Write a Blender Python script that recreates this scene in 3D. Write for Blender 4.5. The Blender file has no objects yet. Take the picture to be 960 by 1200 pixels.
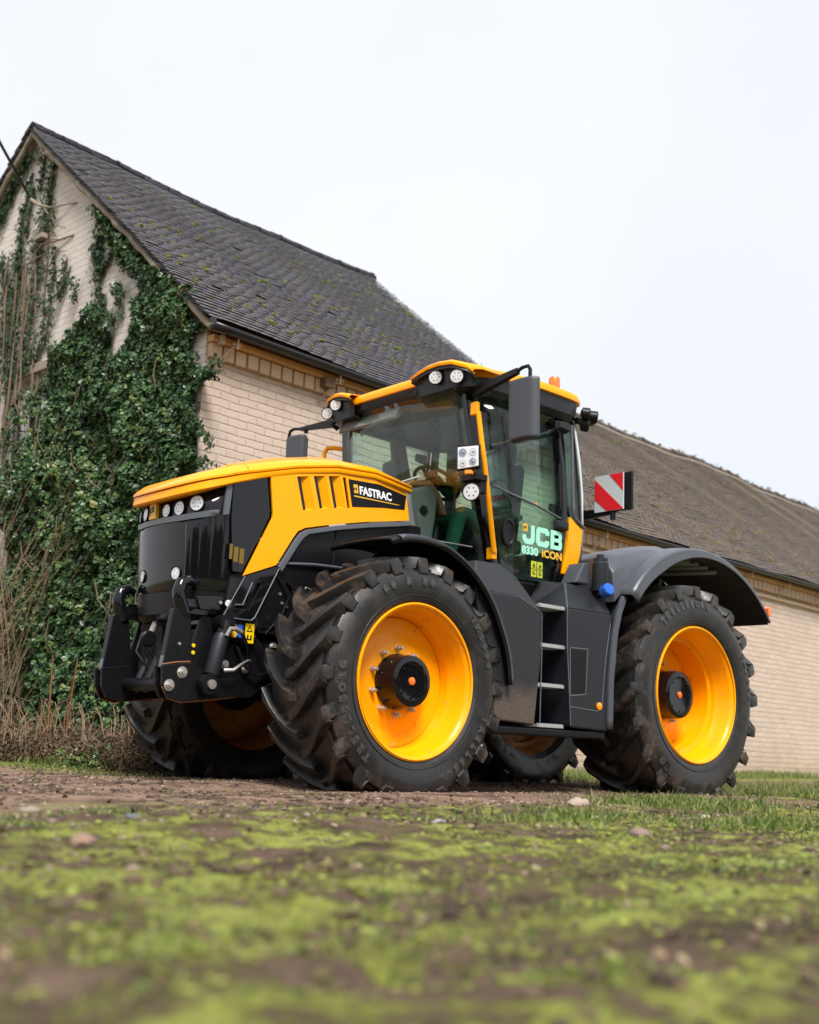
import bpy, bmesh, math, random
import numpy as np
from mathutils import Vector, Matrix, Euler
from mathutils.geometry import tessellate_polygon
random.seed(7)
RNG = np.random.default_rng(11)
PI = math.pi
scene = bpy.context.scene
COL = scene.collection

# ------------------------------------------------------------------ nodes / materials
def new_mat(name):
    m = bpy.data.materials.new(name)
    m.use_nodes = True
    nt = m.node_tree
    nt.nodes.clear()
    out = nt.nodes.new('ShaderNodeOutputMaterial')
    return m, nt, out

def N(nt, t, **kw):
    n = nt.nodes.new(t)
    for k, v in kw.items():
        if k.startswith('i_'):
            key = k[2:]
            key = int(key) if key.isdigit() else key.replace('_', ' ')
            n.inputs[key].default_value = v
        else:
            setattr(n, k, v)
    return n

def L(nt, a, b):
    nt.links.new(a, b)

def ramp(nt, src, stops, interp='LINEAR'):
    r = nt.nodes.new('ShaderNodeValToRGB')
    r.color_ramp.interpolation = interp
    els = r.color_ramp.elements
    while len(els) > 1:
        els.remove(els[-1])
    els[0].position = stops[0][0]
    els[0].color = tuple(stops[0][1]) + (1,) if len(stops[0][1]) == 3 else stops[0][1]
    for p, c in stops[1:]:
        e = els.new(p)
        e.color = tuple(c) + (1,) if len(c) == 3 else c
    if src is not None:
        L(nt, src, r.inputs[0])
    return r.outputs[0]

def noise(nt, vec, scale, detail=4, rough=.55, dist=0.0):
    n = N(nt, 'ShaderNodeTexNoise')
    n.inputs['Scale'].default_value = scale
    n.inputs['Detail'].default_value = detail
    n.inputs['Roughness'].default_value = rough
    n.inputs['Distortion'].default_value = dist
    if vec is not None:
        L(nt, vec, n.inputs['Vector'])
    return n.outputs['Fac']

def mixc(nt, fac, a, b, mode='MIX'):
    m = nt.nodes.new('ShaderNodeMix')
    m.data_type = 'RGBA'
    m.blend_type = mode
    for sock, v in ((m.inputs[0], fac), (m.inputs[6], a), (m.inputs[7], b)):
        if isinstance(v, (int, float)):
            sock.default_value = v
        elif isinstance(v, tuple):
            sock.default_value = v if len(v) == 4 else v + (1,)
        else:
            L(nt, v, sock)
    return m.outputs[2]

def math_n(nt, op, a, b=None, clamp=False):
    m = nt.nodes.new('ShaderNodeMath')
    m.operation = op
    m.use_clamp = clamp
    for i, v in enumerate((a, b)):
        if v is None:
            continue
        if isinstance(v, (int, float)):
            m.inputs[i].default_value = v
        else:
            L(nt, v, m.inputs[i])
    return m.outputs[0]

def objco(nt):
    return N(nt, 'ShaderNodeTexCoord').outputs['Object']

def bump(nt, h, strength=.3, dist=.01, normal=None):
    b = nt.nodes.new('ShaderNodeBump')
    b.inputs['Strength'].default_value = strength
    b.inputs['Distance'].default_value = dist
    L(nt, h, b.inputs['Height'])
    if normal is not None:
        L(nt, normal, b.inputs['Normal'])
    return b.outputs[0]

def simple(name, col, rough=.5, metal=0., coat=0., dirt=None, dirt_amt=0., dirt_scale=6., nb=0., nbs=60., spec=.5, var=.0, coat_rough=.04):
    """painted / moulded surface with a little dirt, wear and micro bump"""
    m, nt, out = new_mat(name)
    p = nt.nodes.new('ShaderNodeBsdfPrincipled')
    co = objco(nt)
    c = None
    if var > 0:
        f = noise(nt, co, 3.0, 5)
        c = mixc(nt, f, tuple(x * (1 - var) for x in col), tuple(min(1, x * (1 + var)) for x in col))
    else:
        c = mixc(nt, 0.0, tuple(col), tuple(col))
    rsock = None
    if dirt:
        f = noise(nt, co, dirt_scale, 8, .65)
        f2 = ramp(nt, f, [(max(0, .62 - dirt_amt), (0, 0, 0)), (min(1, .78 - dirt_amt * .3), (1, 1, 1))])
        c = mixc(nt, math_n(nt, 'MULTIPLY', f2, .85), c, tuple(dirt))
        rsock = math_n(nt, 'ADD', math_n(nt, 'MULTIPLY', f2, .45), rough, True)
    L(nt, c, p.inputs['Base Color'])
    if rsock is not None:
        L(nt, rsock, p.inputs['Roughness'])
    else:
        fr = noise(nt, co, 9., 4)
        L(nt, math_n(nt, 'ADD', math_n(nt, 'MULTIPLY', fr, .12), max(0, rough - .06), True), p.inputs['Roughness'])
    p.inputs['Metallic'].default_value = metal
    p.inputs['Specular IOR Level'].default_value = spec
    p.inputs['Coat Weight'].default_value = coat
    p.inputs['Coat Roughness'].default_value = coat_rough
    if nb > 0:
        h = noise(nt, co, nbs, 4, .6)
        L(nt, bump(nt, h, nb, .004), p.inputs['Normal'])
    L(nt, p.outputs[0], out.inputs[0])
    return m

# ------------------------------------------------------------------ mesh builder
class MB:
    def __init__(self):
        self.v = []
        self.f = []
    def add(self, verts, faces):
        o = len(self.v)
        self.v += [tuple(float(c) for c in q) for q in verts]
        self.f += [tuple(i + o for i in fc) for fc in faces]
        return self
    def box(self, c, s, rot=None):
        hx, hy, hz = s[0] / 2, s[1] / 2, s[2] / 2
        vs = [Vector((x, y, z)) for x in (-hx, hx) for y in (-hy, hy) for z in (-hz, hz)]
        if rot is not None:
            R = Euler(rot).to_matrix() if not isinstance(rot, Matrix) else rot
            vs = [R @ q for q in vs]
        cc = Vector(c)
        vs = [q + cc for q in vs]
        return self.add(vs, [(0, 1, 3, 2), (4, 6, 7, 5), (0, 4, 5, 1), (2, 3, 7, 6), (0, 2, 6, 4), (1, 5, 7, 3)])
    def hexa(self, a, b):
        """a, b: two polygons of the same length joined by side faces"""
        n = len(a)
        fs = [tuple(range(n))[::-1], tuple(range(n, 2 * n))]
        fs += [(i, (i + 1) % n, n + (i + 1) % n, n + i) for i in range(n)]
        return self.add(list(a) + list(b), fs)
    def prism_y(self, poly, y0, y1):
        return self.hexa([(x, y0, z) for x, z in poly], [(x, y1, z) for x, z in poly])
    def prism_x(self, poly, x0, x1):
        return self.hexa([(x0, y, z) for y, z in poly], [(x1, y, z) for y, z in poly])
    def tube(self, pts, r, n=10, cap=True, closed=False):
        pts = [Vector(p) for p in pts]
        m = len(pts)
        rs = r if hasattr(r, '__len__') else [r] * m
        vs = []
        up = None
        for i, p in enumerate(pts):
            if closed:
                t = (pts[(i + 1) % m] - pts[i - 1]).normalized()
            elif i == 0:
                t = (pts[1] - p).normalized()
            elif i == m - 1:
                t = (p - pts[i - 1]).normalized()
            else:
                t = ((pts[i + 1] - p).normalized() + (p - pts[i - 1]).normalized()).normalized()
            if up is None:
                up = Vector((0, 0, 1)) if abs(t.z) < .9 else Vector((1, 0, 0))
            a = t.cross(up)
            if a.length < 1e-6:
                a = t.orthogonal()
            a.normalize()
            b = a.cross(t).normalized()
            up = b
            for k in range(n):
                w = 2 * PI * k / n
                vs.append(p + a * math.cos(w) * rs[i] + b * math.sin(w) * rs[i])
        fs = []
        for i in range(m if closed else m - 1):
            for k in range(n):
                j = (i + 1) % m
                fs.append((i * n + k, i * n + (k + 1) % n, j * n + (k + 1) % n, j * n + k))
        if cap and not closed:
            fs.append(tuple(range(n))[::-1])
            fs.append(tuple((m - 1) * n + k for k in range(n)))
        return self.add(vs, fs)
    def lathe(self, prof, n=64, c=(0, 0, 0), axis='y', closed=False, M=None):
        """prof: (radius, along-axis) pairs"""
        vs = []
        for r, h in prof:
            for k in range(n):
                w = 2 * PI * k / n
                a, b = r * math.cos(w), r * math.sin(w)
                q = Vector((a, h, b)) if axis == 'y' else (Vector((a, b, h)) if axis == 'z' else Vector((h, a, b)))
                if M is not None:
                    q = M @ q
                vs.append(q + Vector(c))
        m = len(prof)
        fs = []
        for i in range(m if closed else m - 1):
            j = (i + 1) % m
            for k in range(n):
                fs.append((i * n + k, j * n + k, j * n + (k + 1) % n, i * n + (k + 1) % n))
        if not closed:
            fs.append(tuple(range(n))); fs.append(tuple((m - 1) * n + k for k in range(n))[::-1])
        return self.add(vs, fs)
    def cyl(self, p0, p1, r, n=20, r2=None):
        return self.tube([p0, p1], [r, r if r2 is None else r2], n)
    def grid(self, rows):
        """rows of points -> open sheet"""
        m, n = len(rows), len(rows[0])
        vs = [p for r in rows for p in r]
        fs = [(i * n + j, i * n + j + 1, (i + 1) * n + j + 1, (i + 1) * n + j) for i in range(m - 1) for j in range(n - 1)]
        return self.add(vs, fs)
    def holed_y(self, outer, holes, y0, y1):
        """plate in XZ between y0 and y1 with through holes"""
        loops = [outer] + holes
        flat = [p for l in loops for p in l]
        tris = tessellate_polygon([[Vector((p[0], p[1], 0)) for p in l] for l in loops])
        n = len(flat)
        ya = y0 if callable(y0) else (lambda x, z: y0)
        yb = y1 if callable(y1) else (lambda x, z: y1)
        vs = [(x, ya(x, z), z) for x, z in flat] + [(x, yb(x, z), z) for x, z in flat]
        fs = [tuple(t) for t in tris] + [tuple(i + n for i in t)[::-1] for t in tris]
        o = 0
        for l in loops:
            k = len(l)
            for i in range(k):
                fs.append((o + i, o + (i + 1) % k, n + o + (i + 1) % k, n + o + i))
            o += k
        return self.add(vs, fs)
    def ico(self, c, r, sub=1, jit=0., sc=(1, 1, 1)):
        bm = bmesh.new()
        bmesh.ops.create_icosphere(bm, subdivisions=sub, radius=1)
        vs = [Vector(v.co) for v in bm.verts]
        fs = [tuple(v.index for v in f.verts) for f in bm.faces]
        bm.free()
        vs = [Vector((v.x * sc[0], v.y * sc[1], v.z * sc[2])) * r * (1 + jit * (random.random() - .5)) + Vector(c) for v in vs]
        return self.add(vs, fs)
    def xform(self, M):
        self.v = [tuple(M @ Vector(q)) for q in self.v]
        return self
    def build(self, name, mat, parent=None, smooth=None, bevel=0., seg=2, solid=0., normals=True, solid_off=0., subsurf=0):
        me = bpy.data.meshes.new(name)
        me.from_pydata(self.v, [], self.f)
        me.update()
        if normals:
            bm = bmesh.new(); bm.from_mesh(me)
            bmesh.ops.recalc_face_normals(bm, faces=bm.faces)
            bm.to_mesh(me); bm.free()
        if smooth is not None:
            me.polygons.foreach_set('use_smooth', [True] * len(me.polygons))
            me.set_sharp_from_angle(angle=math.radians(smooth))
        me.materials.append(mat)
        ob = bpy.data.objects.new(name, me)
        COL.objects.link(ob)
        if parent is not None:
            ob.parent = parent
        if solid:
            s = ob.modifiers.new('s', 'SOLIDIFY'); s.thickness = solid; s.offset = solid_off
        if bevel:
            b = ob.modifiers.new('b', 'BEVEL'); b.width = bevel; b.segments = seg; b.limit_method = 'ANGLE'; b.angle_limit = math.radians(35); b.harden_normals = False
        if subsurf:
            b = ob.modifiers.new('u', 'SUBSURF'); b.levels = subsurf; b.render_levels = subsurf
        return ob

def fast_mesh(name, V, F, mat, parent=None, attr=None, smooth=False):
    """V (n,3), F (m,k) numpy arrays; attr: {name: per-vertex rgba}"""
    me = bpy.data.meshes.new(name)
    V = np.asarray(V, np.float32); F = np.asarray(F, np.int32)
    k = F.shape[1]
    me.vertices.add(len(V)); me.vertices.foreach_set('co', V.ravel())
    me.loops.add(F.size); me.loops.foreach_set('vertex_index', F.ravel())
    me.polygons.add(len(F)); me.polygons.foreach_set('loop_start', np.arange(0, F.size, k, dtype=np.int32))
    if smooth:
        me.polygons.foreach_set('use_smooth', np.ones(len(F), bool))
    me.update(calc_edges=True)
    me.validate()
    if attr:
        for an, arr in attr.items():
            a = me.attributes.new(an, 'FLOAT_COLOR', 'POINT')
            a.data.foreach_set('color', np.asarray(arr, np.float32).ravel())
    me.materials.append(mat)
    ob = bpy.data.objects.new(name, me)
    COL.objects.link(ob)
    if parent is not None:
        ob.parent = parent
    return ob

def empty(name, loc=(0, 0, 0), rz=0., parent=None):
    o = bpy.data.objects.new(name, None)
    COL.objects.link(o)
    o.location = loc; o.rotation_euler = (0, 0, rz)
    o.empty_display_size = .2
    if parent is not None:
        o.parent = parent
    return o

def tag(o, label=None, cat=None, group=None, kind=None):
    if label: o['label'] = label
    if cat: o['category'] = cat
    if group: o['group'] = group
    if kind: o['kind'] = kind
    return o

def copy_child(o, parent):
    c = o.copy(); COL.objects.link(c); c.parent = parent
    return c

def lettering(text, size, origin, xdir, ydir, mat, name, parent, bold=0., xs=1., extrude=.0012, shear=0., align='LEFT', space=1.):
    cu = bpy.data.curves.new(name, 'FONT')
    cu.body = text; cu.size = size; cu.extrude = extrude; cu.offset = bold; cu.shear = shear
    cu.align_x = align; cu.space_character = space
    cu.resolution_u = 3
    ob = bpy.data.objects.new('tmp_text', cu)
    COL.objects.link(ob)
    dg = bpy.context.evaluated_depsgraph_get()
    me = bpy.data.meshes.new_from_object(ob.evaluated_get(dg), depsgraph=dg)
    bpy.data.objects.remove(ob)
    me.name = name
    x = Vector(xdir).normalized(); y = Vector(ydir).normalized(); z = x.cross(y).normalized()
    M = Matrix(((x.x * xs, y.x, z.x, origin[0]), (x.y * xs, y.y, z.y, origin[1]), (x.z * xs, y.z, z.z, origin[2]), (0, 0, 0, 1)))
    me.transform(M)
    me.materials.clear(); me.materials.append(mat)
    o = bpy.data.objects.new(name, me)
    COL.objects.link(o); o.parent = parent
    return o

def interp(tab, x):
    xs = [t[0] for t in tab]; ys = [t[1] for t in tab]
    return float(np.interp(x, xs, ys))

def arc(cx, cz, r, a0, a1, n):
    return [(cx + r * math.cos(a), cz + r * math.sin(a)) for a in np.linspace(a0, a1, n)]
# ------------------------------------------------------------------ materials
MUD = (.13, .075, .045)
M = {}
M['yellow'] = simple('yellow_paint', (.98, .372, .0), rough=.36, coat=.12, coat_rough=.04, spec=.22, nb=.012, nbs=900, var=.02)
M['yellow_top'] = simple('polished_yellow_paint', (.98, .372, .0), rough=.32, coat=.45, coat_rough=.03, spec=.3)
M['rim_yellow'] = simple('rim_paint', (.98, .372, .0), rough=.34, coat=.15, spec=.22, coat_rough=.06, dirt=(.36, .15, .04), dirt_amt=.03, dirt_scale=9)
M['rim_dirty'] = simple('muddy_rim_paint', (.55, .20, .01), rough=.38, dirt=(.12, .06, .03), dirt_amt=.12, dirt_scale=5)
M['black_gloss'] = simple('gloss_black', (.005, .005, .0065), rough=.08, coat=.1, spec=.4)
M['black'] = simple('satin_black', (.0045, .0045, .006), rough=.40, spec=.28, nb=.1, nbs=300, dirt=(.05, .035, .025), dirt_amt=-.02, dirt_scale=7)
M['black_matt'] = simple('matt_black', (.008, .008, .009), rough=.7)
M['grey_plastic'] = simple('charcoal_plastic', (.013, .0145, .019), rough=.42, nb=.12, nbs=500, var=.08, spec=.4)
M['fender'] = simple('fender_plastic', (.062, .068, .082), rough=.36, nb=.12, nbs=500, var=.06)
M['trim'] = simple('grey_trim', (.09, .1, .115), rough=.35)
M['steel'] = simple('zinc_steel', (.55, .53, .5), rough=.35, metal=.8, dirt=(.12, .08, .05), dirt_amt=.05, dirt_scale=30)
M['rust'] = simple('worn_rusty_edge', (.22, .085, .035), rough=.85, nb=.5, nbs=90, var=.3)
M['alu'] = simple('step_aluminium', (.45, .45, .45), rough=.45, metal=.5, dirt=(.2, .17, .13), dirt_amt=.08, dirt_scale=14)
M['chrome'] = simple('chrome', (.85, .85, .87), rough=.08, metal=1.)
M['orange'] = simple('orange_lens', (.95, .16, .01), rough=.18, coat=.6)
M['amber'] = simple('amber_reflector', (.95, .28, .0), rough=.2, coat=.5)
M['red'] = simple('red_reflective', (.72, .012, .02), rough=.35)
M['white'] = simple('white_print', (.82, .83, .84), rough=.4)
M['silver_refl'] = simple('white_reflective', (.55, .60, .62), rough=.4)
M['blue'] = simple('blue_plastic', (.01, .11, .55), rough=.3, coat=.4)
M['mint'] = simple('mint_lettering', (.33, .72, .56), rough=.45)
M['gold_print'] = simple('yellow_print', (.72, .40, .03), rough=.45)
M['label_yellow'] = simple('yellow_sticker', (.82, .55, .0), rough=.45)
M['label_green'] = simple('sticker_behind_tint', (.46, .50, .02), rough=.45)
M['ink'] = simple('black_ink', (.012, .012, .012), rough=.5)
M['seat_cloth'] = simple('seat_cloth', (.022, .023, .026), rough=.9, nb=.6, nbs=200)
M['cab_liner'] = simple('cab_liner', (.03, .031, .034), rough=.75, nb=.3, nbs=200)
M['console'] = simple('console_plastic', (.17, .18, .17), rough=.5)
M['console_tan'] = simple('tan_console', (.30, .13, .055), rough=.45)
M['overall'] = simple('green_overall', (.012, .115, .062), rough=.92, nb=.6, nbs=120, var=.2)
M['skin'] = simple('skin', (.52, .25, .17), rough=.5)
M['hair'] = simple('brown_hair', (.03, .018, .012), rough=.75, nb=.8, nbs=140)
M['boot'] = simple('boot_leather', (.03, .02, .015), rough=.6)
M['pillar'] = simple('cab_pillar_paint', (.05, .052, .05), rough=.3, coat=.3)

def glass_mat(name, tint, refl=1.0):
    m, nt, out = new_mat(name)
    tr = N(nt, 'ShaderNodeBsdfTransparent'); tr.inputs[0].default_value = tint + (1,)
    gl = N(nt, 'ShaderNodeBsdfGlossy'); gl.inputs['Roughness'].default_value = .01
    ge = N(nt, 'ShaderNodeNewGeometry')
    dt = N(nt, 'ShaderNodeVectorMath', operation='DOT_PRODUCT'); L(nt, ge.outputs['Incoming'], dt.inputs[0]); L(nt, ge.outputs['Normal'], dt.inputs[1])
    one = math_n(nt, 'SUBTRACT', 1.0, math_n(nt, 'ABSOLUTE', dt.outputs['Value']), True)
    f = math_n(nt, 'MULTIPLY', math_n(nt, 'ADD', math_n(nt, 'MULTIPLY', math_n(nt, 'POWER', one, 5.0), .95), .045), refl, True)
    mx = N(nt, 'ShaderNodeMixShader')
    L(nt, f, mx.inputs[0]); L(nt, tr.outputs[0], mx.inputs[1]); L(nt, gl.outputs[0], mx.inputs[2])
    L(nt, mx.outputs[0], out.inputs[0])
    return m
M['glass'] = glass_mat('windscreen_glass', (.93, .975, .955))
M['glass_side'] = glass_mat('tinted_glass', (.71, .86, .80))
M['lens'] = glass_mat('lamp_lens', (.97, .97, .97), 1.2)

# tyre rubber with mud held in the grooves
def rubber():
    m, nt, out = new_mat('tyre_rubber')
    p = N(nt, 'ShaderNodeBsdfPrincipled')
    co = objco(nt)
    f = noise(nt, co, 5.5, 9, .68)
    base = ramp(nt, noise(nt, co, 2.6, 6), [(.3, (.006, .0065, .0075)), (.7, (.016, .016, .017))])
    mudm = ramp(nt, f, [(.50, (0, 0, 0)), (.62, (1, 1, 1))])
    mud = ramp(nt, noise(nt, co, 26, 5), [(.3, (.035, .024, .017)), (.7, (.13, .085, .058))])
    # more mud on the tread (large distance from axle), less on the sidewall: a noise-broken blend
    sep = N(nt, 'ShaderNodeSeparateXYZ'); L(nt, co, sep.inputs[0])
    rad = math_n(nt, 'SQRT', math_n(nt, 'ADD', math_n(nt, 'MULTIPLY', sep.outputs[0], sep.outputs[0]), math_n(nt, 'MULTIPLY', sep.outputs[2], sep.outputs[2])))
    rr = ramp(nt, rad, [(.64, (.16, .16, .16)), (.76, (1, 1, 1))])
    c = mixc(nt, math_n(nt, 'MULTIPLY', math_n(nt, 'MULTIPLY', mudm, rr), .6), base, mud)
    c = mixc(nt, math_n(nt, 'MULTIPLY', noise(nt, co, 14, 6, .7), .18), c, (.06, .05, .04))
    L(nt, c, p.inputs['Base Color'])
    L(nt, math_n(nt, 'ADD', math_n(nt, 'MULTIPLY', mudm, .35), .33, True), p.inputs['Roughness'])
    h = math_n(nt, 'ADD', math_n(nt, 'MULTIPLY', f, 1.0), math_n(nt, 'MULTIPLY', noise(nt, co, 90, 4), .3))
    L(nt, bump(nt, h, .30, .006), p.inputs['Normal'])
    L(nt, p.outputs[0], out.inputs[0])
    return m
M['rubber'] = rubber()
M['tyre_print'] = simple('raised_tyre_lettering', (.040, .038, .036), rough=.6)

def muddy_plastic():
    m, nt, out = new_mat('splashed_plastic')
    p = N(nt, 'ShaderNodeBsdfPrincipled')
    co = objco(nt)
    sep = N(nt, 'ShaderNodeSeparateXYZ'); L(nt, co, sep.inputs[0])
    zz = math_n(nt, 'ADD', sep.outputs[2], math_n(nt, 'MULTIPLY', noise(nt, co, 5, 6), .35))
    low = ramp(nt, zz, [(.85, (1, 1, 1)), (1.40, (0, 0, 0))])
    sp = ramp(nt, noise(nt, co, 75, 6, .75), [(.36, (0, 0, 0)), (.54, (1, 1, 1))])
    c = mixc(nt, math_n(nt, 'MULTIPLY', math_n(nt, 'MULTIPLY', low, sp), .75), (.013, .0145, .019), (.13, .09, .062))
    L(nt, c, p.inputs['Base Color'])
    p.inputs['Roughness'].default_value = .55
    L(nt, bump(nt, noise(nt, co, 500, 3), .2, .003), p.inputs['Normal'])
    L(nt, p.outputs[0], out.inputs[0])
    return m
M['splash'] = muddy_plastic()
# ------------------------------------------------------------------ tractor (X forward, Y towards its left side, Z up)
T = tag(empty('tractor'), 'large yellow and black farm tractor with glazed cab parked on the dirt track', 'tractor')

# ---- wheels: centred on the outer rim plane; local y=0 is the outer flange face, +y outwards
def tyre_mesh(R, Rr, w, nl, zc, lug_h, delta, ysh):
    """w: tyre width between shoulders; ysh: y of the outer shoulder relative to the rim face"""
    yo, yi = ysh, ysh - w
    ym = (yo + yi) / 2
    R0 = R - lug_h
    prof = []
    def crown(y):
        t = abs((y - ym) / (w / 2))
        return R0 - .022 * t ** 2.2
    # outer half from bead to tread, then tread, then mirrored inner half
    side = [(Rr - .012, -.012), (Rr + .012, .0), (Rr + .03, ysh * .55 + .012), (Rr + (R0 - Rr) * .28, ysh + .012), (Rr + (R0 - Rr) * .50, ysh + .026),
            (Rr + (R0 - Rr) * .70, ysh + .012), (Rr + (R0 - Rr) * .86, ysh - .020), (R0 - .036, ysh - .060)]
    tread = [(crown(ym + s * w / 2), ym + s * w / 2) for s in (.84, .6, .3, 0, -.3, -.6, -.84)]
    prof = side + tread + [(r, 2 * ym - y) for r, y in side[::-1]]
    mb = MB()
    vs = []; n = 120
    for r, h in prof:
        for k in range(n):
            a = 2 * PI * k / n
            vs.append((r * math.cos(a), h, r * math.sin(a)))
    m = len(prof)
    fs = [(i * n + k, (i + 1) * n + k, (i + 1) * n + (k + 1) % n, i * n + (k + 1) % n) for i in range(m - 1) for k in range(n)]
    mb.add(vs, fs)
    # concentric raised lines on the sidewall
    for rr_, dy in ((.20, .016), (.93, -.010)):
        rad = Rr + (R0 - Rr) * rr_
        yy = float(np.interp(rad, [s[0] for s in side], [s[1] for s in side]))
        mb.lathe([(rad - .005, yy - .004), (rad - .003, yy + .004), (rad + .003, yy + .004), (rad + .005, yy - .004)], 120, closed=True)
    # lugs
    rng = random.Random(5)
    for sgn in (1, -1):
        for k in range(nl):
            a0 = 2 * PI * (k + (.5 if sgn < 0 else 0)) / nl
            secs = []
            # t: 0 at the shoulder, 1 past the centre line
            for t, rtop, hw_top, hw_bot in ((-.26, None, .030, .044), (-.10, None, .040, .060), (0, 1, .038, .060), (.25, 1, .026, .048), (.5, 1, .024, .044), (.75, 1, .024, .042), (1.0, 1, .026, .040)):
                jit = (rng.random() - .5) * .003
                tt = max(t, 0)
                ang = a0 - delta * (1 - (1 - tt) ** 1.55) * 1.0 if t >= 0 else a0 + .010 * (t / -.2)
                ycen = ym + sgn * (w / 2) * (1 - 1.06 * tt)
                if t < 0:
                    q = -t / .24
                    r_t = R - .012 - .10 * q
                    r_b = R0 - .13 * q - .02
                    y_t = ym + sgn * (w / 2 + .002 + .010 * q)
                    y_b = ym + sgn * (w / 2 - .05)
                else:
                    tcy = abs((ycen - ym) / (w / 2))
                    r_t = R - .022 * tcy ** 2.2 + jit
                    r_b = R0 - .04
                    y_t = y_b = ycen
                # direction along the tread circumference
                ca, sa = math.cos(ang), math.sin(ang)
                tx, tz = -sa, ca
                sec = []
                for (rr2, hw, yy) in ((r_b, hw_bot, y_b), (r_t - .012, hw_top + .006, y_t), (r_t, hw_top, y_t)):
                    sec.append((rr2 * ca - tx * hw, yy, rr2 * sa - tz * hw))
                for (rr2, hw, yy) in ((r_t, hw_top, y_t), (r_t - .012, hw_top + .006, y_t), (r_b, hw_bot, y_b)):
                    sec.append((rr2 * ca + tx * hw, yy, rr2 * sa + tz * hw))
                secs.append(sec)
            vs2 = [p for s in secs for p in s]
            c = 6
            fs2 = []
            for i in range(len(secs) - 1):
                for j in range(c):
                    fs2.append((i * c + j, i * c + (j + 1) % c, (i + 1) * c + (j + 1) % c, (i + 1) * c + j))
            fs2.append(tuple(range(c))); fs2.append(tuple((len(secs) - 1) * c + j for j in range(c))[::-1])
            mb.add(vs2, fs2)
    # weight on the ground: flatten and bulge
    flat = -(zc - .035)
    out = []
    for x, y, z in mb.v:
        if z < flat + .16:
            q = (flat + .16 - z) / .16
            s = 1 if y > ym else -1
            if abs(math.hypot(x, z)) < R0 - .02:
                y += s * .022 * min(1, q)
        if z < flat:
            z = flat + (z - flat) * .12
        out.append((x, y, z))
    mb.v = out
    return mb

def ring_text(mb_parent, text, r, yfun, ang_mid, size, step, flip=False, name='tyre_lettering'):
    """raised letters laid round the sidewall, one joined mesh"""
    verts = []; faces = []
    n = len(text)
    for i, ch in enumerate(text):
        if ch == ' ':
            continue
        off = (i - (n - 1) / 2) * step
        # letters read clockwise as seen from outside (outside viewer sees +X to the left)
        a = ang_mid + (off if not flip else -off)
        # radial direction in XZ
        rad = Vector((math.cos(a), 0, math.sin(a)))
        # clockwise as seen from +Y with X to the left: direction of increasing reading
        tang = Vector((-math.sin(a), 0, math.cos(a)))
        up = rad if not flip else -rad
        xd = tang if not flip else -tang
        # make sure xd x up points to +Y
        if xd.cross(up).y < 0:
            xd = -xd
        cu = bpy.data.curves.new('c', 'FONT'); cu.body = ch; cu.size = size; cu.extrude = .006; cu.offset = .007; cu.align_x = 'CENTER'; cu.resolution_u = 2
        ob = bpy.data.objects.new('tmp', cu); COL.objects.link(ob)
        dg = bpy.context.evaluated_depsgraph_get()
        me = bpy.data.meshes.new_from_object(ob.evaluated_get(dg), depsgraph=dg)
        bpy.data.objects.remove(ob)
        base = rad * r + (-rad if flip else rad) * 0
        for v in me.vertices:
            q = base + xd * v.co.x * .95 + up * v.co.y
            rr = math.hypot(q.x, q.z)
            q.y = yfun(rr) + v.co.z + .002
            verts.append(q)
        o = len(verts) - len(me.vertices)
        faces += [tuple(vi + o for vi in p.vertices) for p in me.polygons]
        bpy.data.meshes.remove(me)
    mb = MB(); mb.add(verts, faces)
    return mb.build(name, M['tyre_print'], mb_parent, normals=False)

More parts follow.
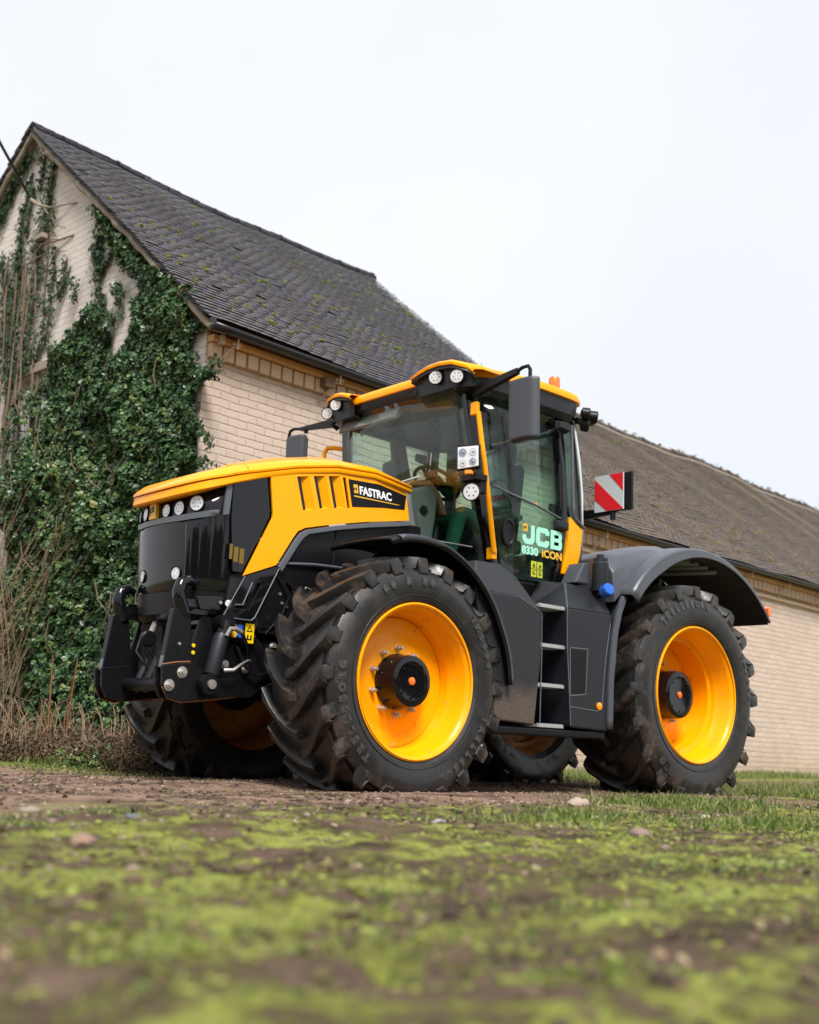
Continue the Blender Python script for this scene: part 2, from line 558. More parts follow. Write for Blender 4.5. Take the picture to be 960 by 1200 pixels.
def wheel(name, x, y, zc, R, Rr, w, nl, lug_h, delta, ysh, disc_d, disc_r, hub_out, hub_r, bolt_r, nb, texts, mirror=False, dirty=False, steer=0.):
    ym = ysh - w / 2
    wi = w * .92
    mb = MB()
    # rim barrel: outer flange -> wells -> inner flange, as a solid of revolution with thickness
    inner = [(Rr + .006, .004), (Rr - .004, .012), (Rr - .014, .006), (Rr - .020, -.012), (Rr - .038, -.035), (Rr - .042, -.10), (Rr - .052, -.112), (Rr - .054, -.14),
             (Rr - .066, -.15), (Rr - .069, -.19), (disc_r + .012, -.20), (disc_r + .004, -disc_d + .0), (disc_r - .004, -disc_d - .03), (disc_r + .004, -disc_d - .09),
             (Rr - .06, -wi + .12), (Rr - .045, -wi + .06), (Rr - .022, -wi + .02), (Rr - .006, -wi)]
    inner = sorted(inner[:10], key=lambda t: -t[1]) + inner[10:]
    outer = [(Rr + .006, -wi), (Rr - .010, -wi + .03), (Rr - .03, -wi + .07), (disc_r + .02, -wi + .14), (disc_r + .02, -.21), (Rr - .05, -.19), (Rr - .03, -.10), (Rr - .004, -.03), (Rr + .006, -.01)]
    mb.lathe(inner + outer, 96, closed=True)
    wh = mb.build(name, M['rim_dirty'] if dirty else M['rim_yellow'], T, smooth=50)
    wh.location = (x, y, zc)
    wh.rotation_euler = (0, 0, steer)
    if mirror:
        wh.scale = (1, -1, 1)
    ty = tyre_mesh(R, Rr, w, nl, zc, lug_h, delta, ysh).build('tyre', M['rubber'], wh, smooth=38, bevel=.006, seg=1)
    # disc with a shallow dish
    db = MB().lathe([(disc_r, -disc_d + .004), (disc_r - .02, -disc_d), (bolt_r + .075, -disc_d + .006), (bolt_r + .045, -disc_d + .022), (hub_r, -disc_d + .022), (hub_r - .03, -disc_d + .02), (hub_r - .03, -disc_d - .02), (bolt_r + .07, -disc_d - .03), (disc_r, -disc_d - .02)], 96)
    db.build('rim_disc', M['rim_dirty'] if dirty else M['rim_yellow'], wh, smooth=40)
    hb = MB().lathe([(hub_r + .012, -disc_d + .01), (hub_r + .012, -disc_d + .05), (hub_r, -disc_d + .07), (hub_r, hub_out - .03), (hub_r - .006, hub_out - .008), (hub_r - .022, hub_out),
                     (hub_r - .045, hub_out), (hub_r - .050, hub_out - .010), (hub_r - .075, hub_out - .012), (.001, hub_out - .012)], 64)
    hub = hb.build('hub', M['black_gloss'], wh, smooth=35)
    cp = MB().lathe([(.026, hub_out - .012), (.026, hub_out - .002), (.02, hub_out + .002), (.001, hub_out + .003)], 28).build('hub_badge', M['orange'], wh, smooth=35)
    bb = None
    for k in range(nb):
        a = 2 * PI * (k + .5) / nb
        c = Vector((bolt_r * math.cos(a), -disc_d + .03, bolt_r * math.sin(a)))
        if bb is None:
            q = MB()
            q.lathe([(.022, -.012), (.022, .0), (.017, .002), (.017, .026), (.011, .028), (.011, .048), (.001, .05)], 6)
            bb = q.build('wheel_nut', M['steel'], wh, smooth=30)
            o = bb
        else:
            o = copy_child(bb, wh)
        o.location = c
    sc_ = MB()
    for k in range(1):
        a = 2 * PI * k / 8
        sc_.cyl((math.cos(a) * (hub_r - .062), hub_out - .013, math.sin(a) * (hub_r - .062)), (math.cos(a) * (hub_r - .062), hub_out - .004, math.sin(a) * (hub_r - .062)), .008, 6)
    so_ = sc_.build('hub_screw', M['black'], wh)
    for k in range(1, 8):
        o = copy_child(so_, wh); o.rotation_euler = (0, 2 * PI * k / 8, 0)
    MB().tube([((Rr - .075) * math.cos(-1.38), -.14, (Rr - .075) * math.sin(-1.38)), ((Rr - .10) * math.cos(-1.38), -.11, (Rr - .10) * math.sin(-1.38))], .007, 8).build('tyre_valve', M['steel'], wh)
    side = [(Rr + .03, ysh * .55 + .012), (Rr + (R - lug_h - Rr) * .28, ysh + .012), (Rr + (R - lug_h - Rr) * .50, ysh + .026), (Rr + (R - lug_h - Rr) * .70, ysh + .012), (Rr + (R - lug_h - Rr) * .86, ysh - .020)]
    yf = lambda r: float(np.interp(r, [s[0] for s in side], [s[1] for s in side])) - .001
    for tx, r, a, s, st, fl in texts:
        ring_text(wh, tx, r, yf, math.radians(a), s, math.radians(st), fl)
    return wh

STEER = .01
FT = [('60 R 38', .632, 78, .066, 6.2, False), ('TRELLEBORG', .632, -22, .066, 6.0, False), ('TM1000', .632, 152, .06, 6.0, False), ('TRELLEBORG', .632, -132, .066, 6.2, False)]
RT = [('TRELLEBORG', .725, 74, .072, 5.6, False), ('TM1000', .725, 165, .06, 5.6, False), ('TRELLEBORG', .725, -72, .07, 5.6, False)]
FA = dict(R=.835, Rr=.507, w=.60, nl=20, lug_h=.058, delta=.33, ysh=.005, disc_d=.235, disc_r=.425, hub_out=-.045, hub_r=.172, bolt_r=.222, nb=10)
RA = dict(R=.925, Rr=.559, w=.66, nl=20, lug_h=.062, delta=.33, ysh=.005, disc_d=.40, disc_r=.44, hub_out=-.165, hub_r=.20, bolt_r=.262, nb=10)
wheel('front_wheel', 1.56, 1.221, .747, texts=FT, steer=STEER, **FA)
wheel('rear_wheel', -1.56, 1.233, .846, texts=RT, **RA)
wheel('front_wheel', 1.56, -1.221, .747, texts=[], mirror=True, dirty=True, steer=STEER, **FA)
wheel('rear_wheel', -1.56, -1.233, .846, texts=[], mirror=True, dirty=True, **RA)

# ---- chassis and axles
mb = MB()
mb.box((.1, 0, .98), (4.6, .62, .46))
mb.box((2.35, 0, .95), (.6, .56, .50))
mb.box((-1.7, 0, 1.15), (1.5, .8, .7))
mb.prism_y([(2.5, .75), (1.0, .62), (.2, .55), (-.5, .55), (-1.2, .72), (-1.2, 1.0), (2.5, 1.0)], -.36, .36)
mb.build('chassis', M['black'], T, bevel=.012)
for nm, xx, zz, r in (('front_axle', 1.56, .747, .13), ('rear_axle', -1.56, .846, .17)):
    a = MB(); a.tube([(xx, -.95, zz), (xx, -.45, zz), (xx, -.22, zz), (xx, 0, zz), (xx, .22, zz), (xx, .45, zz), (xx, .95, zz)], [r, r, r * 1.15, r * 1.9, r * 1.15, r, r], 20)
    a.lathe([(.16, -.98), (.2, -.95), (.2, -.86), (.12, -.8)], 24, c=(xx, 0, zz)); a.lathe([(.16, .98), (.2, .95), (.2, .86), (.12, .8)], 24, c=(xx, 0, zz))
    a.build(nm, M['black'], T, smooth=40)
for s in (1, -1):
    b = MB(); b.tube([(1.30, s * .5, .80), (1.30, s * .42, 1.35)], [.055, .055], 16); b.tube([(1.30, s * .46, 1.05), (1.30, s * .43, 1.3)], .075, 16)
    b.build('suspension_strut', M['black'], T, smooth=40)
    MB().tube([(1.9, s * .28, .72), (1.6, s * .45, .78), (1.56, s * .8, .80)], [.03, .035, .03], 12).build('steering_rod', M['steel'], T, smooth=40)
MB().box((.35, 0, .60), (1.0, .55, .14)).build('belly_plate', M['rust'], T, bevel=.01)

# ---- hood shell
PATH = [(1.05, .50), (1.4, .495), (1.75, .49), (2.1, .485), (2.35, .482), (2.5, .48), (2.6, .475), (2.68, .462), (2.745, .435), (2.795, .39), (2.828, .33), (2.85, .26), (2.866, .18), (2.874, .09), (2.877, 0)]
PATHF = PATH + [(x, -y) for x, y in PATH[-2::-1]]
ZC = [(1.05, 2.225), (1.12, 2.24), (1.36, 2.28), (1.75, 2.257), (2.1, 2.185), (2.56, 2.055), (2.75, 1.985), (2.9, 1.925)]
ZV = [(1.05, 2.19), (1.36, 2.245), (1.75, 2.22), (2.1, 2.148), (2.315, 2.085), (2.63, 1.972), (2.75, 1.917), (2.9, 1.855)]
def inset_path(k, path=PATHF):
    out = []
    n = len(path)
    for i, (x, y) in enumerate(path):
        a = path[max(0, i - 1)]; b = path[min(n - 1, i + 1)]
        tx, ty = b[0] - a[0], b[1] - a[1]
        l = math.hypot(tx, ty)
        nx, ny = ty / l, -tx / l         # left of travel
        if nx * (x - 1.4) + ny * y < 0:
            nx, ny = -nx, -ny
        out.append((x - nx * k, y - ny * k))
    return out
rows = []
def hrow(inset, dz, f0=1., base=ZC):
    pts = []
    ip = inset_path(inset) if inset < .04 else None
    for i, (px, py) in enumerate(PATHF):
        if ip: x, y = ip[i]
        else:
            k = max(0., min(1., (px - 2.30) / .5))
            x, y = px - inset * k ** 1.5, py * (1 - inset / .47)
        rear = max(0., min(1., (1.9 - px) / .85)); fr = max(0., min(1., (px - 1.7) / 1.0))
        pts.append((x, y, interp(base, x if ip else px - inset * .55 * max(0., min(1., (px - 2.3) / .5))) + dz * (1 - .45 * rear * f0) * (1 - f0 * (.10 + .32 * fr) * (dz > .07))))
    return pts
rows = [hrow(.012, .0, 0, ZV), hrow(-.004, .002, 0, ZV), hrow(-.006, .012, 0, ZV)]
hm = MB()
# lower visor band
def nrow(inset, dz, base, nose):
    out = []
    a = inset_path(inset); b = inset_path(inset - nose)
    for (x, y), (x2, y2), (px, py) in zip(a, b, PATHF):
        k = max(0., min(1., (px - 2.45) / .3))
        out.append((x + (x2 - x) * k, y + (y2 - y) * k, interp(base, px) + dz))
    return out
hm.grid([nrow(.02, .0, ZV, 0), nrow(-.006, .0, ZV, .035), nrow(-.010, .008, ZV, .042), nrow(-.010, -.012, ZC, .036), nrow(-.002, -.004, ZC, .03), nrow(.006, -.004, ZC, .02)])
hm.build('hood_visor', M['yellow'], T, smooth=32, solid=.006)
hm = MB()
ins = [(.006, -.004), (-.014, .004), (-.016, .014), (-.004, .036), (.035, .064), (.10, .094), (.20, .125), (.28, .150), (.36, .165), (.44, .170)]
R_ = [hrow(a, b) for a, b in ins]
for i_, kk in ((0, .03), (1, .042), (2, .040), (3, .030), (4, .018), (5, .006)):
    R_[i_] = [(p[0] + (q[0] - p[0]) * max(0., min(1., (b_[0] - 2.45) / .3)), p[1] + (q[1] - p[1]) * max(0., min(1., (b_[0] - 2.45) / .3)), p[2]) for p, q, b_ in zip(R_[i_], inset_path(ins[i_][0] - kk), PATHF)]
for r_ in R_[6:]:
    for i, p in enumerate(r_):
        if p[0] > 2.2:      # keep the inner rings from crossing at the nose
            pass
hm.grid(R_)
hood = hm.build('hood_top', M['yellow_top'], T, smooth=28, solid=.006)
# top cap closing the middle of the hood
cap_rows = []
for i in range(len(PATHF) // 2 + 1):
    a = R_[-1][i]; b = R_[-1][len(PATHF) - 1 - i]
    cap_rows.append([a, ((a[0] + b[0]) / 2, (a[1] + b[1]) / 2, (a[2] + b[2]) / 2 + .004), b])
MB().grid(cap_rows).build('hood_centre_panel', M['yellow_top'], T, smooth=40, solid=.006)
# cap seam on the top (front cap / main panel)
# ---- yellow side panels with louvres
outerp = [(1.045, 1.985), (1.21, 1.952), (1.47, 1.905), (1.742, 1.845), (2.0, 1.778), (2.06, 1.745), (2.10, 1.690), (2.224, 1.487), (2.478, 1.384), (2.279, 1.80), (2.275, 1.83), (2.31, 2.082),
          (2.1, 2.146), (1.75, 2.218), (1.36, 2.243), (1.12, 2.205), (1.085, 2.18)]
LV = [((2.095, 2.125), (2.027, 1.895)), ((1.953, 2.155), (1.884, 1.930)), ((1.822, 2.180), (1.757, 1.955))]
holes = [[(a[0], a[1]), (b[0], b[1]), (b[0] - .098, b[1] + .022), (a[0] - .098, a[1] + .020)] for a, b in LV]
holes.append([(1.695, 2.195), (1.637, 1.978), (1.615, 1.984), (1.668, 2.198)])
def side_y(x, z):
    return .49 + .010 * max(0, (2.0 - z)) + .0 * x
for s in (1, -1):
    p = MB()
    p.holed_y(outerp, holes, lambda x, z: s * (side_y(x, z) - .016), lambda x, z: s * side_y(x, z))
    sp = p.build('hood_side_panel', M['yellow'], T, bevel=.004)
    # ramp inside each louvre
    for h in holes[:3]:
        (ax, az), (bx, bz), (cx_, cz_), (dx, dz) = h
        y1 = side_y(ax, az) * 1.0 - .003; y0 = y1 - .040
        rmp = MB()
        k = .36
        fx1, fz1 = ax - .098 * k, az + .02 * k
        fx2, fz2 = bx - .098 * k, bz + .02 * k + .02
        rmp.add([(dx, s * y1, dz), (cx_, s * y1, cz_), (fx2, s * y0, fz2), (fx1, s * y0, fz1 - .01)], [(0, 1, 2, 3)])
        rmp.add([(cx_, s * y1, cz_), (bx, s * y1, bz), (bx, s * y0, bz + .022), (fx2, s * y0, fz2)], [(0, 1, 2, 3)])
        rmp.add([(ax, s * y1, az), (dx, s * y1, dz), (fx1, s * y0, fz1 - .01), (ax, s * y0, az - .01)], [(0, 1, 2, 3)])
        MB().prism_y([(ax + .004, az + .002), (bx + .004, bz), (fx2 + .006, bz + .008), (fx1 + .004, az + .006)], s * (y1 - .012), s * (y1 - .004)).build('louvre_slot', M['black_matt'], sp)
        rmp.build('louvre', M['yellow'], sp, solid=.003)
    # dark backing behind the slots
    MB().prism_y([(2.12, 2.15), (2.05, 1.87), (1.55, 1.96), (1.6, 2.21)], s * .415, s * .425).build('louvre_backing', M['black_matt'], T)
    # decal plate
    dp = MB().prism_y([(1.645, 2.192), (1.597, 1.995), (1.30, 2.038), (1.097, 2.055), (1.085, 2.165), (1.35, 2.205)], s * (side_y(1, 2.2) - .004), s * (side_y(1, 2.0) + .003))
    dec = dp.build('hood_decal', M['black'], sp, bevel=.002)
    if s > 0:
        yy = side_y(1, 2.0) + .0045
        xd = Vector((-1.0, 0, -.035)); ud = Vector((.20, 0, 1))
        MB().prism_y([(1.600, 2.160), (1.588, 2.098), (1.548, 2.102), (1.560, 2.164)], yy - .001, yy + .0015).build('emblem_square', M['orange'] if False else M['gold_print'], dec)
        lettering('FASTRAC', .082, (1.538, yy, 2.100), (-1, 0, .0), (.12, 0, 1), M['white'], 'decal_lettering', dec, bold=.0028, xs=.90)
        lettering('JCB', .022, (1.592, yy + .002, 2.122), (-1, 0, .05), (.15, 0, 1), M['ink'], 'emblem_lettering', dec, bold=.0008, xs=.8)
        MB().prism_y([(1.588, 2.082), (1.586, 2.072), (1.18, 2.078), (1.14, 2.084)], yy - .001, yy + .0015).build('decal_stripe', M['gold_print'], dec)
    # grey trim under the yellow edge
    tr = [(1.045, 1.975), (1.21, 1.942), (1.47, 1.893), (1.742, 1.833), (1.99, 1.766), (2.045, 1.735), (2.085, 1.682), (2.212, 1.475)]
    tr2 = [(x - .018 - .012 * (i > 4), z - .030) for i, (x, z) in enumerate(tr)]
    MB().prism_y(tr + tr2[::-1], s * .475, s * .508).build('hood_edge_trim', M['trim'], T, bevel=.004)
    # black engine side cover under the hood
    MB().prism_y([(2.42, 1.42), (2.21, 1.51), (2.08, 1.71), (2.0, 1.76), (1.05, 1.96), (.9, 1.96), (.9, 1.2), (2.3, 1.05)], s * .440, s * .465).build('engine_cover', M['black'], T, bevel=.006)
    MB().box((1.72, s * .4665, 1.62), (.004, .012, .40), rot=(0, -.06, 0)).build('cover_seam', M['black_matt'], T)
    MB().tube([(2.24, s * .48, 1.50), (1.9, s * .486, 1.535), (1.45, s * .486, 1.55)], .010, 8).build('cover_rail', M['trim'], T, smooth=40)
    # lower side panel with the triangular vent
    lp = MB().holed_y([(2.470, 1.378), (2.195, 1.488), (2.372, 1.120), (2.400, 1.098), (2.611, 1.105)], [[(2.335, 1.345), (2.42, 1.165), (2.53, 1.160), (2.515, 1.178), (2.44, 1.182), (2.365, 1.345)]], s * .478, s * .496)
    lpo = lp.build('lower_side_panel', M['black_gloss'], T, bevel=.004)
    MB().tube([(2.470, s * .499, 1.378), (2.613, s * .499, 1.105)], .004, 6).build('panel_edge', M['trim'], lpo)
    MB().tube([(2.19, s * .499, 1.488), (2.370, s * .499, 1.118), (2.400, s * .499, 1.094), (2.47, s * .499, 1.094), (2.611, s * .499, 1.10)], .005, 6).build('panel_edge', M['trim'], lpo)
    MB().tube([(2.405, s * .494, 1.345), (2.47, s * .494, 1.19), (2.53, s * .494, 1.185)], .006, 6).build('vent_blade', M['trim'], lpo)
    MB().prism_y([(2.55, 1.38), (2.15, 1.5), (2.35, 1.0), (2.6, 1.0)], s * .44, s * .46).build('vent_backing', M['black_matt'], T)

seam = []
for r_ in R_[2:]:
    # across the hood at x ~ 2.45 on the near side
    best = min((p for p in r_ if p[1] > 0), key=lambda p: abs(p[0] - 2.5))
    seam.append((best[0], best[1], best[2] + .001))
for sg in (1, -1):
    MB().tube([(x, sg * y, z) for x, y, z in seam], .0035, 6).build('hood_seam', M['black_matt'], T)
# ---- black grille shell
def shell_row(inset, zf):
    return [(x, y, zf(x, y)) for (x, y) in [p for p in inset_path(inset)] if x > 2.2]
zb = lambda x, y: 1.272
g_rows = [shell_row(.055, zb), shell_row(.042, lambda x, y: 1.268)] + [shell_row(.040 - .026 * t, (lambda t: (lambda x, y: 1.275 + t * (1.66 - 1.275 + .15 * max(0, (2.85 - x)))))(t)) for t in (0, .2, .4, .6, .8, 1)]
def z_strip0(x, y): return 1.722 + .24 * max(0, 2.85 - x)
g_rows.append(shell_row(.012, z_strip0))
g_rows.append(shell_row(.026, lambda x, y: z_strip0(x, y) + .015))
g_rows.append(shell_row(.018, lambda x, y: interp(ZV, x) + .02))
MB().grid(g_rows).build('grille_shell', M['black_gloss'], T, smooth=40, solid=.008)
# grey strip below the lamps, rising at the sides
def strip_pts(dz, ins):
    return [(x, y, z_strip0(x, y) + dz) for (x, y) in inset_path(ins) if x > 2.62]
sm = MB().grid([strip_pts(-.002, .02), strip_pts(-.004, .000), strip_pts(.030, -.002), strip_pts(.038, .03)])
for s in (1, -1):
    sm.hexa([(2.655, s * .462, 1.765), (2.615, s * .466, 1.775), (2.615, s * .480, 1.775), (2.655, s * .476, 1.765)], [(2.645, s * .462, 1.965), (2.605, s * .462, 1.985), (2.605, s * .484, 1.985), (2.645, s * .480, 1.965)])
sm.build('headlight_trim', M['trim'], T, smooth=40, solid=.004)
# side glossy window panel on the shell (flush, between strip and yellow panel)
for s in (1, -1):
    MB().prism_y([(2.60, 1.99), (2.335, 2.075), (2.295, 1.84), (2.30, 1.80), (2.49, 1.40), (2.56, 1.40), (2.60, 1.76)], s * .468, s * .487).build('side_window_panel', M['black_gloss'], T, bevel=.004)
def path_at_y(y):
    ys = [p[1] for p in PATH[::-1]]; xs = [p[0] for p in PATH[::-1]]
    x = float(np.interp(abs(y), ys, xs))
    e = .02
    x2 = float(np.interp(abs(y) + e, ys, xs)); x1 = float(np.interp(max(0, abs(y) - e), ys, xs))
    nrm = Vector((2 * e, (x1 - x2), 0)).normalized()
    if y < 0: nrm.y = -nrm.y
    return x, nrm
def orient(nrm):
    n = Vector(nrm).normalized()
    a = Vector((0, 0, 1)).cross(n).normalized(); b = n.cross(a)
    return Matrix(((a.x, n.x, b.x), (a.y, n.y, b.y), (a.z, n.z, b.z)))
def round_lamp(name, c, nrm, r, depth=.05, parent=T, leds=6, body='black', zoff=0):
    """lamp facing nrm with bezel, bright reflector, LED dots and a clear lens"""
    R3 = orient(nrm)
    body_o = MB().lathe([(r * .35, -depth), (r * .8, -depth * .75), (r * 1.04, -.012), (r * 1.07, .002), (r * 1.03, .008), (r * .93, .007), (r * .91, -.001)], 28, c=c, M=R3).build(name, M[body], parent, smooth=35)
    MB().lathe([(r * .78, -.001), (r * .74, .0015), (r * .68, .0015), (r * .64, -.002)], 28, c=c, M=R3, closed=True).build('lamp_ring', M['lampcell'], body_o, smooth=50)
    MB().lathe([(r * .93, .003), (r * .84, -.003), (.0005, -.005)], 28, c=c, M=R3).build('reflector', M['lampface'], body_o, smooth=50)
    q = MB()
    for k in range(leds):
        a = 2 * PI * k / leds
        rr = r * .5 if k or leds < 4 else r * .5
        p = R3 @ Vector((rr * math.cos(a), .0, rr * math.sin(a))) + Vector(c)
        q.ico(p, r * .13, 1)
    q.build('led', M['leddark'], body_o)
    MB().lathe([(r * .93, .006), (r * .6, .011), (.0005, .013)], 28, c=c, M=R3).build('lens', M['lens'], body_o, smooth=50)
    return body_o
M['lampface'] = simple('lamp_reflector', (.88, .88, .90), rough=.35, metal=.15)
M['lampcell'] = simple('lamp_cell', (.30, .34, .42), rough=.2, metal=.6)
M['leddark'] = simple('led_chip', (.12, .10, .09), rough=.3)
for y, z, r in ((-.325, 1.815, .044), (-.195, 1.812, .046), (.10, 1.802, .046), (.235, 1.806, .050), (.372, 1.832, .053), (-.40, 1.835, .05)):
    x, nr = path_at_y(y)
    c = Vector((x, y, z)) - nr * .012
    round_lamp('headlight', c, nr, r)
for y, z in ((-.20, 1.385), (.235, 1.375)):
    x, nr = path_at_y(y)
    round_lamp('fog_lamp', Vector((x, y, z)) - nr * .027, nr, .044, leds=3)
# front badge
x, nr = path_at_y(-.05)
R3 = orient(nr)
bd = MB().box((x - .006, -.052, 1.812), (.03, .085, .108)).build('front_badge', M['label_yellow'] if False else M['gold_print'], T, bevel=.003)
lettering('JCB', .05, (x + .011, -.088, 1.798), (0, 1, .25), (0, -.15, 1), M['ink'], 'badge_lettering', bd, bold=.0022, xs=.8)
# warning stickers seen on the side window
for i, (x0, z0) in enumerate(((2.585, 1.53), (2.545, 1.515), (2.500, 1.51))):
    lb = MB().box((x0, .4885, z0), (.034 if i else .022, .002, .10)).build('warning_sticker', M['gold_dark'] if 'gold_dark' in M else simple('faded_sticker', (.16, .105, .01), rough=.4), T)

# fine seams on the grille
for yv in (.30, -.34):
    xx, nn = path_at_y(yv)
    MB().tube([(xx - .038, yv, 1.29), (xx - .026, yv * 1.01, 1.48), (xx - .010, yv * 1.02, 1.70)], .0025, 5).build('grille_seam', M['trim'], T)
# ---- bumper below the shell
bp = MB()
bp.grid([shell_row(.05, lambda x, y: 1.262), shell_row(.035, lambda x, y: 1.255), shell_row(.05, lambda x, y: 1.12), shell_row(.09, lambda x, y: 1.085), shell_row(.16, lambda x, y: 1.08)])
bp.build('front_bumper', M['black'], T, smooth=35, solid=.01)
MB().prism_x([(-.40, 1.30), (.40, 1.30), (.40, .95), (.2, .62), (-.2, .62), (-.40, .95)], 2.2, 2.66).build('front_casting', M['black'], T, bevel=.01)
MB().lathe([(.17, 0), (.19, .02), (.19, .05), (.15, .06), (.14, .03), (.05, .03), (.04, .07), (.001, .07)], 32, c=(2.66, -.08, 1.17), axis='x').build('pto_cover', M['black_gloss'], T, smooth=35)
for s in (1, -1):
    b = MB().cyl((2.62, s * .33, 1.19), (2.70, s * .33, 1.19), .022, 12); b.build('tow_bolt', M['steel'], T)
c_ = round_lamp('coupling_socket', (2.575, .487, 1.19), (.25, 1, 0), .026, .03, leds=3)

# ---- front linkage
def linkage(s, yy):
    a = MB().prism_y([(2.935, 1.125), (2.82, 1.145), (2.765, .80), (2.74, .74), (2.93, .705), (2.985, .745)], yy - .028, yy + .028)
    arm = a.build('lift_arm', M['black'], T, bevel=.006)
    b = MB().prism_y([(3.0, .76), (2.80, .79), (2.60, .70), (2.42, .72), (2.42, .60), (2.62, .575), (2.84, .545), (2.95, .565), (2.99, .64)], yy + s * .032, yy + s * .060)
    b.prism_y([(3.0, .76), (2.80, .79), (2.60, .70), (2.60, .58), (2.84, .545), (2.95, .565), (2.99, .64)], yy - s * .060, yy - s * .032)
    br = b.build('link_plate', M['black'], T, bevel=.004)
    e = MB().tube([(2.995, yy + s * .046, .765), (2.90, yy + s * .046, .785), (2.80, yy + s * .046, .795)], .006, 6)
    e.tube([(2.985, yy + s * .046, .63), (2.94, yy + s * .046, .560), (2.84, yy + s * .046, .540), (2.62, yy + s * .046, .568), (2.44, yy + s * .046, .596)], .006, 6)
    e.build('worn_edge', M['rust'], br)
    for (bx, bz, br_) in ((2.86, .725, .026), (2.945, .64, .026), (2.66, .64, .024)):
        q = MB().cyl((bx, yy + s * .058, bz), (bx, yy + s * .078, bz), br_, 6)
        q.cyl((bx, yy + s * .058, bz), (bx, yy + s * .064, bz), br_ * 1.4, 20)
        q.cyl((bx, yy + s * .076, bz), (bx, yy + s * .092, bz), br_ * .5, 12)
        q.build('pivot_bolt', M['steel'], br, smooth=30)
    MB().hexa([(2.972, yy - .024, .75), (2.972, yy + .024, .75), (2.985, yy + .024, .75), (2.985, yy - .024, .75)], [(2.920, yy - .024, 1.12), (2.920, yy + .024, 1.12), (2.933, yy + .024, 1.12), (2.933, yy - .024, 1.12)]).build('arm_highlight_strip', M['trim'], arm, bevel=.003)  # lit front edge of the black arm, painted as a grey strip
    # claw on top
    h = MB().tube([(2.84, yy, 1.10), (2.875, yy, 1.17), (2.895, yy, 1.235), (2.88, yy, 1.29), (2.83, yy, 1.315), (2.775, yy, 1.30)], [.050, .048, .045, .043, .036, .020], 14)
    h.tube([(2.84, yy, 1.14), (2.76, yy, 1.155), (2.68, yy, 1.14)], [.05, .045, .03], 10)
    h.prism_y([(2.86, 1.19), (2.70, 1.195), (2.66, 1.15), (2.70, 1.10), (2.86, 1.10)], yy - .04, yy + .04)
    h.build('lift_hook', M['black_gloss'], arm, smooth=40)
linkage(-1, -.40)
linkage(1, .40)
cb = MB().cyl((2.80, -.38, .66), (2.80, .38, .66), .045, 20)
cb.box((2.70, 0, .70), (.10, .72, .10))
cb.build('cross_beam', M['black'], T, bevel=.006)
MB().box((2.72, -.20, .93), (.03, .30, .36)).build('front_plate', M['black_matt'], T, bevel=.02)
fb = MB()
for yy in (-.24, -.12):
    fb.tube([(2.66, yy, .95), (2.80, yy, .62)], .032, 14)
fb.build('top_link_rams', M['grey_plastic'], T, smooth=40)
# side plate and ram
for s in (1, -1):
    sp = MB().prism_y([(2.72, 1.10), (2.02, 1.06), (2.02, .80), (2.30, .60), (2.60, .58), (2.80, .62), (2.80, .80)], s * .40 - .012, s * .40 + .012).build('side_plate', M['black'], T, bevel=.004)
    for (bx, bz) in ((2.33, 1.0), (2.36, .78), (2.52, .80), (2.57, .615), (2.15, .95)):
        q = MB().cyl((bx, s * .412, bz), (bx, s * .432, bz), .020, 6); q.cyl((bx, s * .412, bz), (bx, s * .417, bz), .030, 20)
        q.build('plate_bolt', M['steel'], sp, smooth=30)
    r_ = MB().tube([(2.665, s * .49, .72), (2.665 - .005, s * .49, .735), (2.615, s * .49, .955), (2.607, s * .49, .985)], [.048, .052, .052, .044], 20)
    r_.tube([(2.60, s * .49, .985), (2.585, s * .49, 1.07)], [.040, .046], 16)
    ram = r_.build('lift_ram', M['grey_plastic'], T, smooth=40)
    MB().lathe([(.062, -.05), (.066, -.04), (.066, .04), (.062, .05)], 24, c=(2.69, s * .49, .66)).build('ram_eye', M['black'], ram, smooth=35)
    MB().lathe([(.030, .05), (.030, .065), (.001, .066)], 16, c=(2.69, s * .49, .66)).build('ram_pin', M['steel'], ram, smooth=35) if s > 0 else None
    MB().lathe([(.056, -.05), (.056, .05)], 24, c=(2.59, s * .475, 1.06)).build('ram_eye', M['black'], ram, smooth=35)
    h1 = MB().tube([(2.60, s * .545, .985), (2.585, s * .56, 1.02), (2.55, s * .56, 1.02), (2.47, s * .53, .99), (2.41, s * .50, .92), (2.37, s * .44, .82)], .011, 8)
    h1.build('hydraulic_hose', M['black'], T, smooth=40)
    f1 = MB().tube([(2.605, s * .545, .975), (2.592, s * .562, 1.02), (2.55, s * .562, 1.022), (2.50, s * .555, 1.005)], .015, 8)
    f1.build('hose_fitting', M['steel'], T, smooth=40)
    MB().tube([(2.60, s * .53, .755), (2.54, s * .55, .76), (2.48, s * .54, .80), (2.40, s * .50, .835), (2.34, s * .44, .835)], [.014, .013, .009, .007, .007], 8).build('hydraulic_pipe', M['steel'], T, smooth=40)
